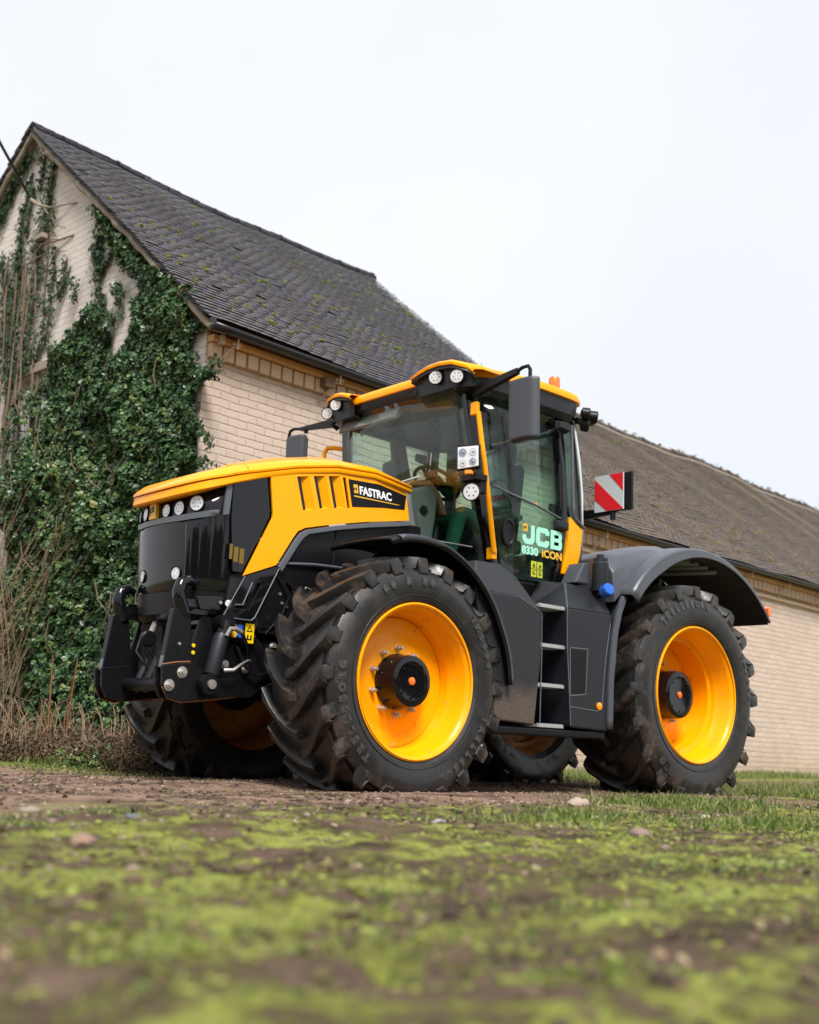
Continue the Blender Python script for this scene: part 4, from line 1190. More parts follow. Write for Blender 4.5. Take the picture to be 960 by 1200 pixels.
# seat
se = MB().box((-.22, 0, 2.02), (.50, .50, .13)); se.box((-.20, 0, 1.80), (.36, .36, .36))
seat = se.build('seat', M['seat_cloth'], T, bevel=.04, seg=3)
MB().prism_y([(-.42, 2.05), (-.50, 2.72), (-.44, 2.76), (-.40, 2.72), (-.30, 2.08)], -.24, .24).build('seat_back', M['seat_cloth'], seat, bevel=.04, seg=3)
MB().prism_y([(-.50, 2.76), (-.52, 2.95), (-.44, 2.95), (-.43, 2.76)], -.13, .13).build('headrest', M['seat_cloth'], seat, bevel=.03, seg=3)
ar = MB().prism_y([(.12, 2.25), (-.35, 2.24), (-.38, 2.33), (.10, 2.36)], -.36, -.27); ar.box((-.15, -.33, 2.0), (.4, .12, .5))
ar.build('armrest_console', M['console'], seat, bevel=.02)
MB().prism_y([(.02, 2.23), (-.36, 2.22), (-.38, 2.28), (.0, 2.29)], .27, .34).build('armrest', M['seat_cloth'], seat, bevel=.02)
# far side interior: second seat back / screens / liner
MB().prism_y([(.30, 2.98), (.20, 2.45), (.10, 2.05), (.05, 1.62), (-.08, 1.62), (-.02, 2.2), (.04, 2.6), (.14, 2.98)], -.675, -.63).build('far_pillar_trim', M['console'], T, bevel=.01)
mo_ = MB().box((.42, -.48, 2.62), (.05, .26, .20), rot=(0, .1, -.3)).build('display_screen', M['black_gloss'], T, bevel=.01)
MB().tube([(.42, -.48, 2.55), (.30, -.56, 2.40), (.2, -.60, 2.1)], .015, 8).build('screen_arm', M['black'], mo_, smooth=40)
MB().tube([(.62, -.66, 2.96), (.62, -.66, 2.93)], .01, 6).build('cab_hook', M['black'], T)
MB().box((.22, -.685, 2.985), (1.0, .03, .05)).build('far_header', M['black'], T, bevel=.005)
hl = MB().box((.20, .07, 3.03), (1.22, 1.42, .05)); hl.build('headliner', M['cab_liner'], T, bevel=.02)
sv = MB().prism_y([(.84, 3.02), (.90, 2.90), (.885, 2.885), (.74, 3.0)], -.62, .10); sv.build('sun_blind', M['console'], T)
MB().ico((.66, .30, 2.84), .07, 2, sc=(.4, 1.2, .8)).build('interior_mirror', M['black'], T, smooth=60)

# ---- roof
def plan(k, n=64, fx=0., ex=5.0, w=.945):
    """rounded-rectangle plan of the roof inset by k"""
    pts = []
    cx0, hx, hy = .220, .720 - k, w - k
    for i in range(n):
        a = 2 * PI * i / n
        c_, s_ = math.cos(a), math.sin(a)
        e2 = ex if c_ > 0 else 9.; r = (abs(c_) ** e2 + abs(s_) ** e2) ** (-1 / e2)
        x = cx0 + hx * r * c_; y = hy * r * s_
        if x > cx0:
            x += .06 * (1 - (y / hy) ** 2) * (x - cx0) / hx if False else 0
            y *= 1 - .03 * (x - cx0) / hx
        if y < 0: y *= .845
        pts.append((x, y))
    return pts
def zr_edge(x, y):
    """yellow edge line: arches up between the front lamp pods, level on the sides"""
    z = interp([(-.5, 3.145), (.1, 3.152), (.7, 3.115), (1.05, 3.085)], x)
    return z
rws = []
for k, dz_ in ((.020, -.004), (.0, .0), (-.003, .030), (.012, .062), (.05, .082), (.14, .105), (.30, .125), (.5, .135)):
    rws.append([(x, y, zr_edge(x, y) + dz_ - .02 * max(0, x - .6)) for x, y in plan(k)])
rb = MB()
n = 64
vs = [p for r_ in rws for p in r_]
fs = [(i * n + j, i * n + (j + 1) % n, (i + 1) * n + (j + 1) % n, (i + 1) * n + j) for i in range(len(rws) - 1) for j in range(n)]
fs.append(tuple((len(rws) - 1) * n + j for j in range(n)))
rb.add(vs, fs)
roof = rb.build('cab_roof', M['yellow'], T, smooth=35)
# black rim under the yellow
rws = []
for k, z_ in ((.10, 3.0), (.075, 2.985), (.03, 3.03), (.018, None), (.03, None)):
    rws.append([(x, y, z_ if z_ else zr_edge(x, y) + (.002 if k < .02 else .01)) for x, y in plan(k)])
rb = MB(); vs = [p for r_ in rws for p in r_]
fs = [(i * n + j, i * n + (j + 1) % n, (i + 1) * n + (j + 1) % n, (i + 1) * n + j) for i in range(len(rws) - 1) for j in range(n)]
fs.append(tuple(range(n)))
rb.add(vs, fs); rb.build('roof_rim', M['grey_plastic'], roof, smooth=35)
# front corner pods: yellow brow over black pod, two lamps each
for s in (1, -1):
    if s > 0:
        ys = [.40, .48, .58, .70, .84, .94, .975]; zt = [3.140, 3.165, 3.185, 3.19, 3.175, 3.14, 3.10]; lam = ((.665, 3.080), (.880, 3.048))
    else:
        ys = [.36, .42, .49, .57, .66, .74, .785]; zt = [3.150, 3.170, 3.190, 3.195, 3.180, 3.150, 3.115]; lam = ((.560, 3.105), (.700, 3.062))
    y_r = ys[-1] - .165
    rows = []
    for y, z in zip(ys, zt):
        xf = 1.015 - .11 * max(0, (y - y_r) / .165) ** 2
        rows.append([(.56, s * y * .99, z + .03), (.80, s * y, z + .025), (xf - .02, s * y, z + .005), (xf, s * y, z - .012), (xf - .004, s * y, z - .028), (xf - .03, s * y, z - .03)])
    MB().grid(rows).build('roof_pod_brow', M['yellow'], roof, smooth=35, solid=.006)
    rows = []
    for y, z in zip(ys, zt):
        xf = 1.015 - .11 * max(0, (y - y_r) / .165) ** 2
        rows.append([(xf - .012, s * y, z - .03), (xf - .012, s * y, z - .055), (xf - .055, s * y, z - .062), (xf - .07, s * y, 2.985), (.68, s * y * .97, 2.97)])
    MB().grid(rows).build('roof_pod', M['grey_plastic'], roof, smooth=35, solid=.006)
    for (y, z) in lam:
        xf = .995 - .10 * max(0, (y - y_r) / .165) ** 2
        round_lamp('roof_work_light', (xf, s * y, z), (1, .62, -.10), .054 if s > 0 else .050, .06, parent=roof, leds=6)
    MB().tube([(.92, s * lam[1][0] * .95, 2.99), (.94, s * lam[1][0] * .95, 2.96), (.88, s * lam[1][0] * .95, 2.94)], .02, 8).build('lamp_stalk', M['black'], roof, smooth=40)
# beacon
bc = MB().lathe([(.055, 3.255), (.055, 3.27), (.047, 3.275), (.047, 3.375), (.040, 3.39), (.001, 3.395)], 24, c=(-.30, .72, 0), axis='z').build('beacon', M['orange'], roof, smooth=35)
MB().lathe([(.062, 3.21), (.062, 3.265), (.05, 3.27)], 24, c=(-.30, .72, 0), axis='z').build('beacon_base', M['black'], bc, smooth=35)
MB().tube([(.50, .66, 3.2), (.50, .66, 3.32)], .003, 6).build('aerial', M['black'], roof)
# rear lamp cluster
rl = MB()
R3 = orient((-.6, .6, -.1))
for (c0, r) in (((-.50, .90, 3.085), .055), ((-.54, .86, 3.01), .062), ((-.60, .90, 3.08), .054)):
    rl.lathe([(r * .4, -.05), (r * .95, -.035), (r, .02), (r * .8, .03), (.001, .03)], 20, c=c0, M=R3)
rl.tube([(-.42, .86, 3.02), (-.52, .87, 3.02), (-.60, .88, 3.04)], .03, 8)
rl.build('rear_light_cluster', M['black'], roof, smooth=35)

# ---- mirrors
M['mirror_shell'] = simple('mirror_shell', (.050, .055, .066), rough=.45, nb=.1, nbs=500)
am = MB().hexa([(.83, .90, 2.92), (.78, .90, 2.92), (.78, .90, 3.00), (.83, .90, 3.00)], [(.84, 1.36, 3.00), (.80, 1.36, 3.00), (.80, 1.36, 3.045), (.84, 1.36, 3.045)])
am.build('mirror_arm', M['black'], T, bevel=.006)
MB().tube([(.82, 1.34, 3.02), (.82, 1.40, 3.04), (.82, 1.455, 3.04), (.82, 1.475, 3.01), (.82, 1.475, 2.95)], .014, 8).build('mirror_bracket', M['black'], T, smooth=40)
MB().tube([(.80, .90, 2.98), (.80, .905, 2.90), (.79, .91, 2.84)], .012, 8).build('mirror_hinge', M['black'], T, smooth=40)
hs = MB()
sec = [(-.155, -.01), (-.15, .03), (-.10, .045), (.0, .055), (.11, .04), (.15, .0), (.155, -.03), (-.14, -.035)]
hs.hexa([(.83 + b, 1.425 + a * .90, 2.945) for a, b in sec], [(.82 + b, 1.432 + a * .86, 2.49) for a, b in sec])
mh = hs.build('wing_mirror', M['mirror_shell'], T, bevel=.022, seg=3)
MB().box((.790, 1.415, 2.71), (.006, .24, .40)).build('mirror_glass', M['chrome'], mh)
am = MB().hexa([(.83, -.68, 2.98), (.78, -.68, 2.98), (.78, -.68, 3.07), (.83, -.68, 3.07)], [(.84, -1.28, 3.045), (.80, -1.28, 3.045), (.80, -1.28, 3.075), (.84, -1.28, 3.075)])
am.build('mirror_arm', M['black'], T, bevel=.006)
MB().tube([(.82, -1.26, 3.06), (.82, -1.38, 3.08), (.82, -1.44, 3.07), (.82, -1.455, 3.03), (.82, -1.455, 2.95)], .014, 8).build('mirror_bracket', M['black'], T, smooth=40)
MB().tube([(.82, -1.20, 3.05), (.82, -1.20, 3.01)], .02, 8).build('mirror_camera', M['black'], T)
hs = MB().hexa([(.83 + b, -1.33 - a * .9, 3.00) for a, b in sec], [(.82 + b, -1.33 - a * .88, 2.60) for a, b in sec])
mh = hs.build('wing_mirror', M['mirror_shell'], T, bevel=.022, seg=3)
MB().box((.790, -1.33, 2.8), (.006, .25, .34)).build('mirror_glass', M['chrome'], mh)

# ---- pillar work lights
RL = Matrix.Translation((.885, .945, 2.425)) @ Matrix.Rotation(math.radians(26), 4, 'Z') @ Matrix.Rotation(math.radians(2), 4, 'X')
def inl(mb): return mb.xform(RL)
hb_ = MB().hexa([(-.075, -.065, .07), (-.075, -.065, -.07), (-.075, .065, -.07), (-.075, .065, .07)], [(.02, -.098, .102), (.02, -.098, -.102), (.02, .098, -.088), (.02, .098, .102)])
hh = inl(hb_).build('pillar_headlight', M['black'], T, bevel=.014, seg=3)
inl(MB().hexa([(.016, -.080, .083), (.016, -.080, -.083), (.016, .080, -.070), (.016, .080, .083)], [(.026, -.080, .083), (.026, -.080, -.083), (.026, .080, -.070), (.026, .080, .083)])).build('reflector', M['lampface'], hh, bevel=.003)
for (y, z, r) in ((-.040, .040, .030), (.040, .040, .028), (-.040, -.038, .028), (.038, -.034, .026)):
    q = MB().lathe([(r, .0), (r * .8, -.004), (r * .35, .003), (.001, .005)], 20, c=(.031, y, z), axis='x')
    inl(q).build('lamp_cell', M['chrome'] if y * z > 0 else M['lampcell'], hh, smooth=40)
inl(MB().hexa([(.036, -.082, .085), (.036, -.082, -.085), (.036, .082, -.072), (.036, .082, .085)], [(.040, -.080, .083), (.040, -.080, -.083), (.040, .080, -.070), (.040, .080, .083)])).build('lens', M['lens'], hh)
MB().box((.90, .965, 2.31), (.05, .05, .030), rot=(0, 0, .4)).build('side_indicator', M['amber'], hh, bevel=.004)
bk = MB().box((.80, .92, 2.29), (.12, .16, .05)); bk.box((.76, .93, 2.24), (.07, .10, .12)); bk.tube([(.76, .93, 2.25), (.80, .94, 2.18), (.82, .93, 2.15)], .02, 8)
bk.build('lamp_bracket', M['black'], T, bevel=.006)
round_lamp('pillar_work_light', (.86, .955, 2.175), (1, .55, -.05), .066, .07, leds=6)

# ---- rear marker board
mk = MB().box((-.80, .905, 2.47), (.012, .30, .31)).build('marker_board', M['silver_refl'], T)
def clipstripe(poly):
    return [(-.791, y, z) for y, z in poly]
y0, y1, z0, z1 = .757, 1.053, 2.317, 2.623
q = MB()
def fr_(a, b): return (y0 + (y1 - y0) * a, z0 + (z1 - z0) * b)
for poly in ([fr_(0, .93), fr_(0, .36), fr_(.43, 0), fr_(1, 0), fr_(1, .02)], [fr_(.52, 1), fr_(1, 1), fr_(1, .50)]):
    q.hexa([(-.7935, y, z) for y, z in poly], [(-.7915, y, z) for y, z in poly])
q.build('warning_stripe', M['red'], mk)
MB().box((-.835, .95, 2.47), (.03, .34, .32)).build('marker_lamp_housing', M['black'], mk, bevel=.006)
bk = MB().prism_x([(.55, 2.27), (.55, 2.36), (.95, 2.335), (.95, 2.29)], -.84, -.80); bk.box((-.62, .60, 2.31), (.42, .04, .08)); bk.cyl((-.82, .93, 2.30), (-.82, .93, 2.24), .025, 10)
bk.build('marker_bracket', M['black'], T, bevel=.004)
# ------------------------------------------------------------------ driver
def skinned(name, verts, edges, radii, mat, parent=None, root=0, sub=2):
    me = bpy.data.meshes.new(name)
    me.from_pydata([tuple(v) for v in verts], edges, [])
    ob = bpy.data.objects.new('tmp_skin', me); COL.objects.link(ob)
    md = ob.modifiers.new('skin', 'SKIN'); md.use_smooth_shade = True
    sv = me.skin_vertices[0].data
    for i, r in enumerate(radii):
        sv[i].radius = (r, r) if not hasattr(r, '__len__') else r
        sv[i].use_root = (i == root)
    s = ob.modifiers.new('s', 'SUBSURF'); s.levels = sub; s.render_levels = sub
    dg = bpy.context.evaluated_depsgraph_get()
    m2 = bpy.data.meshes.new_from_object(ob.evaluated_get(dg), depsgraph=dg)
    bpy.data.objects.remove(ob)
    m2.name = name
    m2.materials.clear(); m2.materials.append(mat)
    m2.polygons.foreach_set('use_smooth', [True] * len(m2.polygons))
    o = bpy.data.objects.new(name, m2); COL.objects.link(o)
    if parent is not None: o.parent = parent
    return o

def join_meshes(name, obs, mats, parent=None):
    mb_v, mb_f, mi = [], [], []
    for k, o in enumerate(obs):
        off = len(mb_v)
        mb_v += [tuple(o.matrix_basis @ v.co) for v in o.data.vertices]
        mb_f += [tuple(i + off for i in p.vertices) for p in o.data.polygons]
        mi += [k] * len(o.data.polygons)
    me = bpy.data.meshes.new(name); me.from_pydata(mb_v, [], mb_f); me.update()
    for m in mats: me.materials.append(m)
    me.polygons.foreach_set('material_index', mi)
    me.polygons.foreach_set('use_smooth', [True] * len(mb_f))
    for o in obs: bpy.data.objects.remove(o)
    o = bpy.data.objects.new(name, me); COL.objects.link(o)
    if parent is not None: o.parent = parent
    return o

# joints: pelvis on the seat, both hands on the wheel
J = [(-.26, 0, 2.13), (-.28, 0, 2.28), (-.27, 0, 2.45), (-.25, 0, 2.60), (-.22, 0, 2.70), (-.19, 0, 2.77),   # 0-5 spine to neck
     (-.23, .17, 2.655), (-.06, .26, 2.46), (.17, .21, 2.53),        # 6-8 near arm
     (-.23, -.17, 2.655), (-.06, -.27, 2.48), (.20, -.16, 2.58),     # 9-11 far arm
     (-.22, .10, 2.13), (.22, .17, 2.23), (.30, .17, 1.92), (.34, .17, 1.70),   # 12-15 near leg
     (-.22, -.10, 2.13), (.22, -.16, 2.24), (.32, -.16, 1.92), (.38, -.16, 1.70)]
Eg = [(0, 1), (1, 2), (2, 3), (3, 4), (4, 5), (3, 6), (6, 7), (7, 8), (3, 9), (9, 10), (10, 11), (0, 12), (12, 13), (13, 14), (14, 15), (0, 16), (16, 17), (17, 18), (18, 19)]
Rd = [(.15, .12), (.145, .12), (.155, .12), (.15, .11), .06, .052, .075, .055, .036, .075, .055, .036, .105, .078, .058, .045, .105, .078, .058, .045]
ptmp = skinned('torso', J, Eg, Rd, M['overall'])
def hand(c, d, side):
    """c wrist, d direction along the palm, fingers curl over the wheel rim"""
    c = Vector(c); d = Vector(d).normalized()
    up = Vector((0, 0, 1)); lat = d.cross(up).normalized() * side; up = lat.cross(d).normalized() * side
    if up.z < 0: up = -up
    vs = [c, c + d * .05, c + d * .085]; es = [(0, 1), (1, 2)]; rs = [.026, .034, .030]
    for k in range(4):
        b = c + d * .085 + lat * (-.030 + .020 * k)
        ln = (.024, .028, .026, .020)[k]
        q = [b, b + d * ln + up * .002, b + d * (ln * 1.7) - up * ln * .7, b + d * (ln * 1.3) - up * ln * 1.6]
        o = len(vs); vs += q; es += [(2, o), (o, o + 1), (o + 1, o + 2), (o + 2, o + 3)]; rs += [.010, .0095, .009, .008]
    o = len(vs)
    vs += [c + d * .03 - lat * .035, c + d * .06 - lat * .055 - up * .01, c + d * .085 - lat * .055 - up * .02]
    es += [(1, o), (o, o + 1), (o + 1, o + 2)]; rs += [.014, .011, .010]
    return skinned('hand', vs, es, rs, M['skin'], sub=1)
h1 = hand((.17, .21, 2.53), (.8, -.25, .12), 1)
h2 = hand((.20, -.16, 2.58), (.8, .2, .1), -1)
# head with brow, nose, chin
hb_ = bmesh.new(); bmesh.ops.create_uvsphere(hb_, u_segments=24, v_segments=18, radius=1)
for v in hb_.verts:
    x, y, z = v.co
    w = 1 - .22 * max(0, -z) ** 1.5
    fx = x * .098 * w + (.014 * math.exp(-((z + .1) / .18) ** 2 - (y / .16) ** 2) if x > .5 else 0) + (.01 * max(0, -z) if x > 0 else 0)
    if x > .6 and abs(z - .12) < .14 and .2 < abs(y) < .5: fx -= .008
    if x > .6 and abs(z + .42) < .07 and abs(y) < .35: fx -= .004
    v.co = (fx, y * .077 * w, z * .122)
me = bpy.data.meshes.new('head'); hb_.to_mesh(me); hb_.free()
hd = bpy.data.objects.new('tmp_head', me); COL.objects.link(hd)
hd.matrix_basis = Matrix.Translation((-.165, 0, 2.875))
ears = MB(); 
for s in (1, -1): ears.ico((-.175, s * .078, 2.87), .03, 1, sc=(.5, .3, 1))
ears = ears.build('tmp_ear', M['skin'], smooth=60)
person = join_meshes('person', [ptmp, h1, h2, hd, ears], [M['overall'], M['skin'], M['skin'], M['skin'], M['skin']])
tag(person, 'person in dark green overalls seated in the cab with both hands on the wheel', 'person')
hr = MB(); hr.ico((-.18, 0, 2.90), .105, 3, jit=.04, sc=(1.0, .80, 1.12))
hr.v = [(x, y, z) if not (x > -.12 and z < 2.93) else (x - .06, y, z) for x, y, z in hr.v]
hr.build('hair', M['hair'], person, smooth=60)
for s in (1, -1):
    MB().ico((-.076, s * .03, 2.888), .011, 1).build('eye', M['white'], person, smooth=60)
    MB().hexa([(.27 + (.04 if s < 0 else 0), s * .165 - .045, 1.60), (.27, s * .165 + .045, 1.60), (.29, s * .165 + .04, 1.76), (.29, s * .165 - .04, 1.76)],
              [(.55, s * .165 - .04, 1.60), (.55, s * .165 + .04, 1.60), (.50, s * .165 + .035, 1.66), (.50, s * .165 - .035, 1.66)]).build('boot', M['boot'], person, bevel=.02)
MB().tube([(-.20, .0, 2.70), (-.185, .0, 2.745)], [.075, .066], 14).build('collar', M['overall'], person, smooth=40)
# ------------------------------------------------------------------ barns.  Local frame: x along the long wall (away), y across (behind the wall), z up
BY = .0777896
BO = Vector((.9027, -2.8944, 0))
BROT = BY + PI

def brick_mat(name, base, dark, stain=None, bs=1.0, jw=.6):
    m, nt, out = new_mat(name)
    p = N(nt, 'ShaderNodeBsdfPrincipled')
    co = objco(nt)
    sep = N(nt, 'ShaderNodeSeparateXYZ'); L(nt, co, sep.inputs[0])
    wob = noise(nt, co, 1.7, 4); wob2 = noise(nt, co, 14., 3)
    u = math_n(nt, 'ADD', math_n(nt, 'ADD', sep.outputs[0], sep.outputs[1]), math_n(nt, 'MULTIPLY', wob2, .018))
    w = math_n(nt, 'ADD', math_n(nt, 'ADD', sep.outputs[2], math_n(nt, 'MULTIPLY', wob, .045)), math_n(nt, 'MULTIPLY', wob2, .016))
    cb = N(nt, 'ShaderNodeCombineXYZ'); L(nt, u, cb.inputs[0]); L(nt, w, cb.inputs[1])
    def brick(ms, sm):
        b = N(nt, 'ShaderNodeTexBrick'); L(nt, cb.outputs[0], b.inputs['Vector'])
        b.inputs['Scale'].default_value = 1; b.inputs['Brick Width'].default_value = .238; b.inputs['Row Height'].default_value = .083
        b.inputs['Mortar Size'].default_value = ms; b.inputs['Mortar Smooth'].default_value = sm
        b.inputs['Color1'].default_value = (1, 1, 1, 1); b.inputs['Color2'].default_value = (.8, .8, .8, 1); b.inputs['Mortar'].default_value = (0, 0, 0, 1)
        return b
    b1 = brick(.007, .6)
    joint = b1.outputs['Fac']
    broken = ramp(nt, noise(nt, co, 5.5, 6, .65), [(.40, (.0, .0, .0)), (.60, (1, 1, 1))])
    fr_ = math_n(nt, 'ABSOLUTE', math_n(nt, 'SUBTRACT', math_n(nt, 'FRACT', math_n(nt, 'DIVIDE', w, .083)), .5))
    bed = ramp(nt, fr_, [(.40, (0, 0, 0)), (.48, (1, 1, 1))])
    jm = math_n(nt, 'MULTIPLY', math_n(nt, 'MAXIMUM', bed, math_n(nt, 'MULTIPLY', joint, .35)), broken)
    v = ramp(nt, noise(nt, co, .9, 7, .6), [(.3, tuple(c * .86 for c in base)), (.7, tuple(min(1, c * 1.06) for c in base))])
    v = mixc(nt, .55, v, ramp(nt, b1.outputs['Color'], [(.75, tuple(c * .80 for c in base)), (1, tuple(min(1, c * 1.05) for c in base))]))
    # flaking and grime
    fl = ramp(nt, noise(nt, co, 7, 9, .72), [(.66, (0, 0, 0)), (.74, (1, 1, 1))])
    v = mixc(nt, math_n(nt, 'MULTIPLY', fl, .45), v, tuple(c * .58 for c in base))
    st = ramp(nt, noise(nt, co, .45, 5, .6, .6), [(.50, (0, 0, 0)), (.66, (1, 1, 1))])
    v = mixc(nt, math_n(nt, 'MULTIPLY', st, .42), v, (base[0] * .78, base[1] * .72, base[2] * .66))
    low = ramp(nt, math_n(nt, 'ADD', sep.outputs[2], math_n(nt, 'MULTIPLY', noise(nt, co, 3, 6), .8)), [(.35, (1, 1, 1)), (1.25, (0, 0, 0))])
    v = mixc(nt, math_n(nt, 'MULTIPLY', low, .45), v, (.30, .20, .12))
    v = mixc(nt, math_n(nt, 'MULTIPLY', jm, jw), v, dark)
    L(nt, v, p.inputs['Base Color'])
    p.inputs['Roughness'].default_value = .82
    h = math_n(nt, 'SUBTRACT', math_n(nt, 'MULTIPLY', noise(nt, co, 22, 6, .6), .35), math_n(nt, 'ADD', math_n(nt, 'MULTIPLY', joint, .35), math_n(nt, 'MULTIPLY', bed, .6)))
    h = math_n(nt, 'ADD', h, math_n(nt, 'MULTIPLY', b1.outputs['Color'], .25))
    L(nt, bump(nt, h, .8 * bs, .012), p.inputs['Normal'])
    L(nt, p.outputs[0], out.inputs[0])
    return m
M['brick_long'] = brick_mat('painted_brick', (.56, .445, .36), (.23, .16, .11), jw=.55)
M['brick_gable'] = brick_mat('painted_gable_brick', (.63, .57, .52), (.33, .28, .24), bs=.6, jw=.40)
M['ochre'] = simple('ochre_painted_brick', (.55, .31, .13), rough=.8, nb=.6, nbs=40, var=.18)
M['mortar'] = simple('lichened_mortar', (.26, .22, .17), rough=.95, nb=1., nbs=30, var=.35)
M['timber'] = simple('old_timber', (.16, .09, .055), rough=.9, nb=.6, nbs=50, var=.3)
M['iron'] = simple('pale_iron', (.42, .31, .21), rough=.7, var=.2)
M['gutter'] = simple('black_gutter', (.012, .013, .018), rough=.35)
M['lead'] = simple('window_paint', (.55, .56, .55), rough=.6, var=.1)

def tile_mat(name, cols, mosscol, pale, edge_highlight):
    m, nt, out = new_mat(name)
    p = N(nt, 'ShaderNodeBsdfPrincipled')
    co = objco(nt)
    at = N(nt, 'ShaderNodeAttribute'); at.attribute_name = 'rnd'
    sp = N(nt, 'ShaderNodeSeparateColor'); L(nt, at.outputs['Color'], sp.inputs[0])
    c = ramp(nt, sp.outputs[0], [(i / (len(cols) - 1), k) for i, k in enumerate(cols)])
    big = noise(nt, co, 1.1, 6, .65)
    c = mixc(nt, ramp(nt, big, [(.42, (0, 0, 0)), (.68, (.8, .8, .8))]), c, pale)
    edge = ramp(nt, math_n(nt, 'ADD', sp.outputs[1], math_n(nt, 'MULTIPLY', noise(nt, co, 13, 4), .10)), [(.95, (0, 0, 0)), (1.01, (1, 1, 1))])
    c = mixc(nt, math_n(nt, 'MULTIPLY', edge, .80), c, edge_highlight)  # pale butt edges: lichen wear plus a sky highlight put into the colour
    li = ramp(nt, noise(nt, co, 30, 6, .75), [(.57, (0, 0, 0)), (.66, (1, 1, 1))])
    c = mixc(nt, math_n(nt, 'MULTIPLY', li, .45), c, (.34, .32, .29))
    ms = math_n(nt, 'MULTIPLY', ramp(nt, noise(nt, co, 9, 6, .7), [(.58, (0, 0, 0)), (.68, (1, 1, 1))]), ramp(nt, big, [(.45, (0, 0, 0)), (.6, (1, 1, 1))]))
    c = mixc(nt, math_n(nt, 'MULTIPLY', ms, .6), c, mosscol)
    L(nt, c, p.inputs['Base Color'])
    p.inputs['Roughness'].default_value = .85; p.inputs['Specular IOR Level'].default_value = .25
    L(nt, bump(nt, noise(nt, co, 45, 5, .7), .7, .006), p.inputs['Normal'])
    L(nt, p.outputs[0], out.inputs[0])
    return m
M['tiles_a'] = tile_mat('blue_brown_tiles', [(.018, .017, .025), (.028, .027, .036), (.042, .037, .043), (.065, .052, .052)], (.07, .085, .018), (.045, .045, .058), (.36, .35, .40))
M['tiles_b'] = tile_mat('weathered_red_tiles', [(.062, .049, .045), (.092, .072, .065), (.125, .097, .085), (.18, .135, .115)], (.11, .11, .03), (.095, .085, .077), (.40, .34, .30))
M['moss'] = simple('roof_moss', (.17, .20, .018), rough=.95, nb=1., nbs=120, var=.6)

def tile_roof(parent, x0, x1, ye, ze, yr, zr, sagf, mat, name, seed, far_jag=0.):
    """courses of separate plain tiles, eave (ye,ze) to ridge (yr,zr)"""
    rng = np.random.default_rng(seed)
    sl = math.hypot(yr - ye, zr - ze)
    gauge = .100; tw = .168; tl = .21; th = .012
    nr = int(sl / gauge)
    dy, dz = (yr - ye) / sl, (zr - ze) / sl
    ny, nz = -dz, dy
    if nz < 0: ny, nz = -ny, -nz
    nc = int((x1 - x0) / tw) + 1
    V = []; A = []
    for r in range(nr + 1):
        s0 = r * gauge
        off = (.5 * tw if r % 2 else 0) + rng.uniform(-.035, .035)
        edge = rng.normal(0, .010)
        for k in range(nc + 1):
            xa = x0 - .05 + k * tw - off
            xb = xa + tw - .002
            xa2 = max(xa, x0 - .05 + rng.uniform(-.008, .008)); xb2 = min(xb, x1 + .04 + edge + rng.uniform(-.01, .01))
            if xb2 - xa2 < .03: continue
            if rng.random() < .002 and 3 < r < nr - 3: continue
            ds = rng.normal(0, .002); lift = .042 + abs(rng.normal(0, .0025)); tl_ = tl
            xc = (xa2 + xb2) / 2
            slip = rng.normal(0, .0025) if rng.random() > .006 else -.03
            rot = rng.normal(0, .006)
            c = rng.random()
            sag = sagf(xc, s0 / sl)
            a = s0 + ds + slip
            pts = []
            for (xx, ss, hh) in ((xa2, a, lift), (xb2, a, lift), (xb2, a + tl_, .004), (xa2, a + tl_, .004)):
                s_ = ss + rot * (xx - xc) * (1 if ss == a else 0)
                yy = ye + dy * s_; zz = ze + dz * s_ + sag
                for h2 in (hh, hh + th):
                    pts.append((xx, yy + ny * h2, zz + nz * h2))
            V += pts
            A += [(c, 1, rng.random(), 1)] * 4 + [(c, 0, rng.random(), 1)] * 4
    V = np.array(V); n = len(V) // 8
    base = np.array([(0, 2, 3, 1), (2, 4, 5, 3), (4, 6, 7, 5), (6, 0, 1, 7), (1, 3, 5, 7), (0, 6, 4, 2)])
    F = (np.arange(n)[:, None, None] * 8 + base[None]).reshape(-1, 4)
    return fast_mesh(name, V, F, mat, parent, attr={'rnd': A})

def ridge_tiles(parent, x0, x1, yr, zr, sagf, mat, seed, bumps=True):
    rng = random.Random(seed)
    mb = MB(); x = x0; att = []
    L_ = .42
    while x < x1:
        r0 = .088 + rng.random() * .008
        dz = rng.uniform(-.008, .008)
        up = .012 if rng.random() < .35 else 0
        secs = []
        for xx, rr in ((x, r0 + .007), (x + .03, r0 + .007), (x + .035, r0), (x + L_ - .01, r0 - .006)):
            secs.append([(xx, yr + rr * math.cos(a), zr - .045 + dz + up * (1 - (xx - x) / L_) + rr * .95 * math.sin(a) + sagf(xx, 1)) for a in np.linspace(-.15, PI + .15, 11)])
        mb.grid(secs)
        x += L_
    n = len(mb.v)
    ob = mb.build('ridge_tiles', mat, parent, smooth=50, solid=.016)
    a = ob.data.attributes.new('rnd', 'FLOAT_COLOR', 'POINT')
    vals = []
    for i in range(n):
        k = (i // 44)
        rr = .1 + .5 * random.Random(seed * 97 + k).random()
        vals += [rr, rr, rr, 1]
    a.data.foreach_set('color', vals)
    # mortar bed
    q = MB()
    pts = [(xx, yr, zr - .06 + sagf(xx, 1)) for xx in np.linspace(x0, x, 30)]
    q.tube(pts, .07, 8)
    q.build('ridge_mortar', M['mortar'], parent)
    return ob

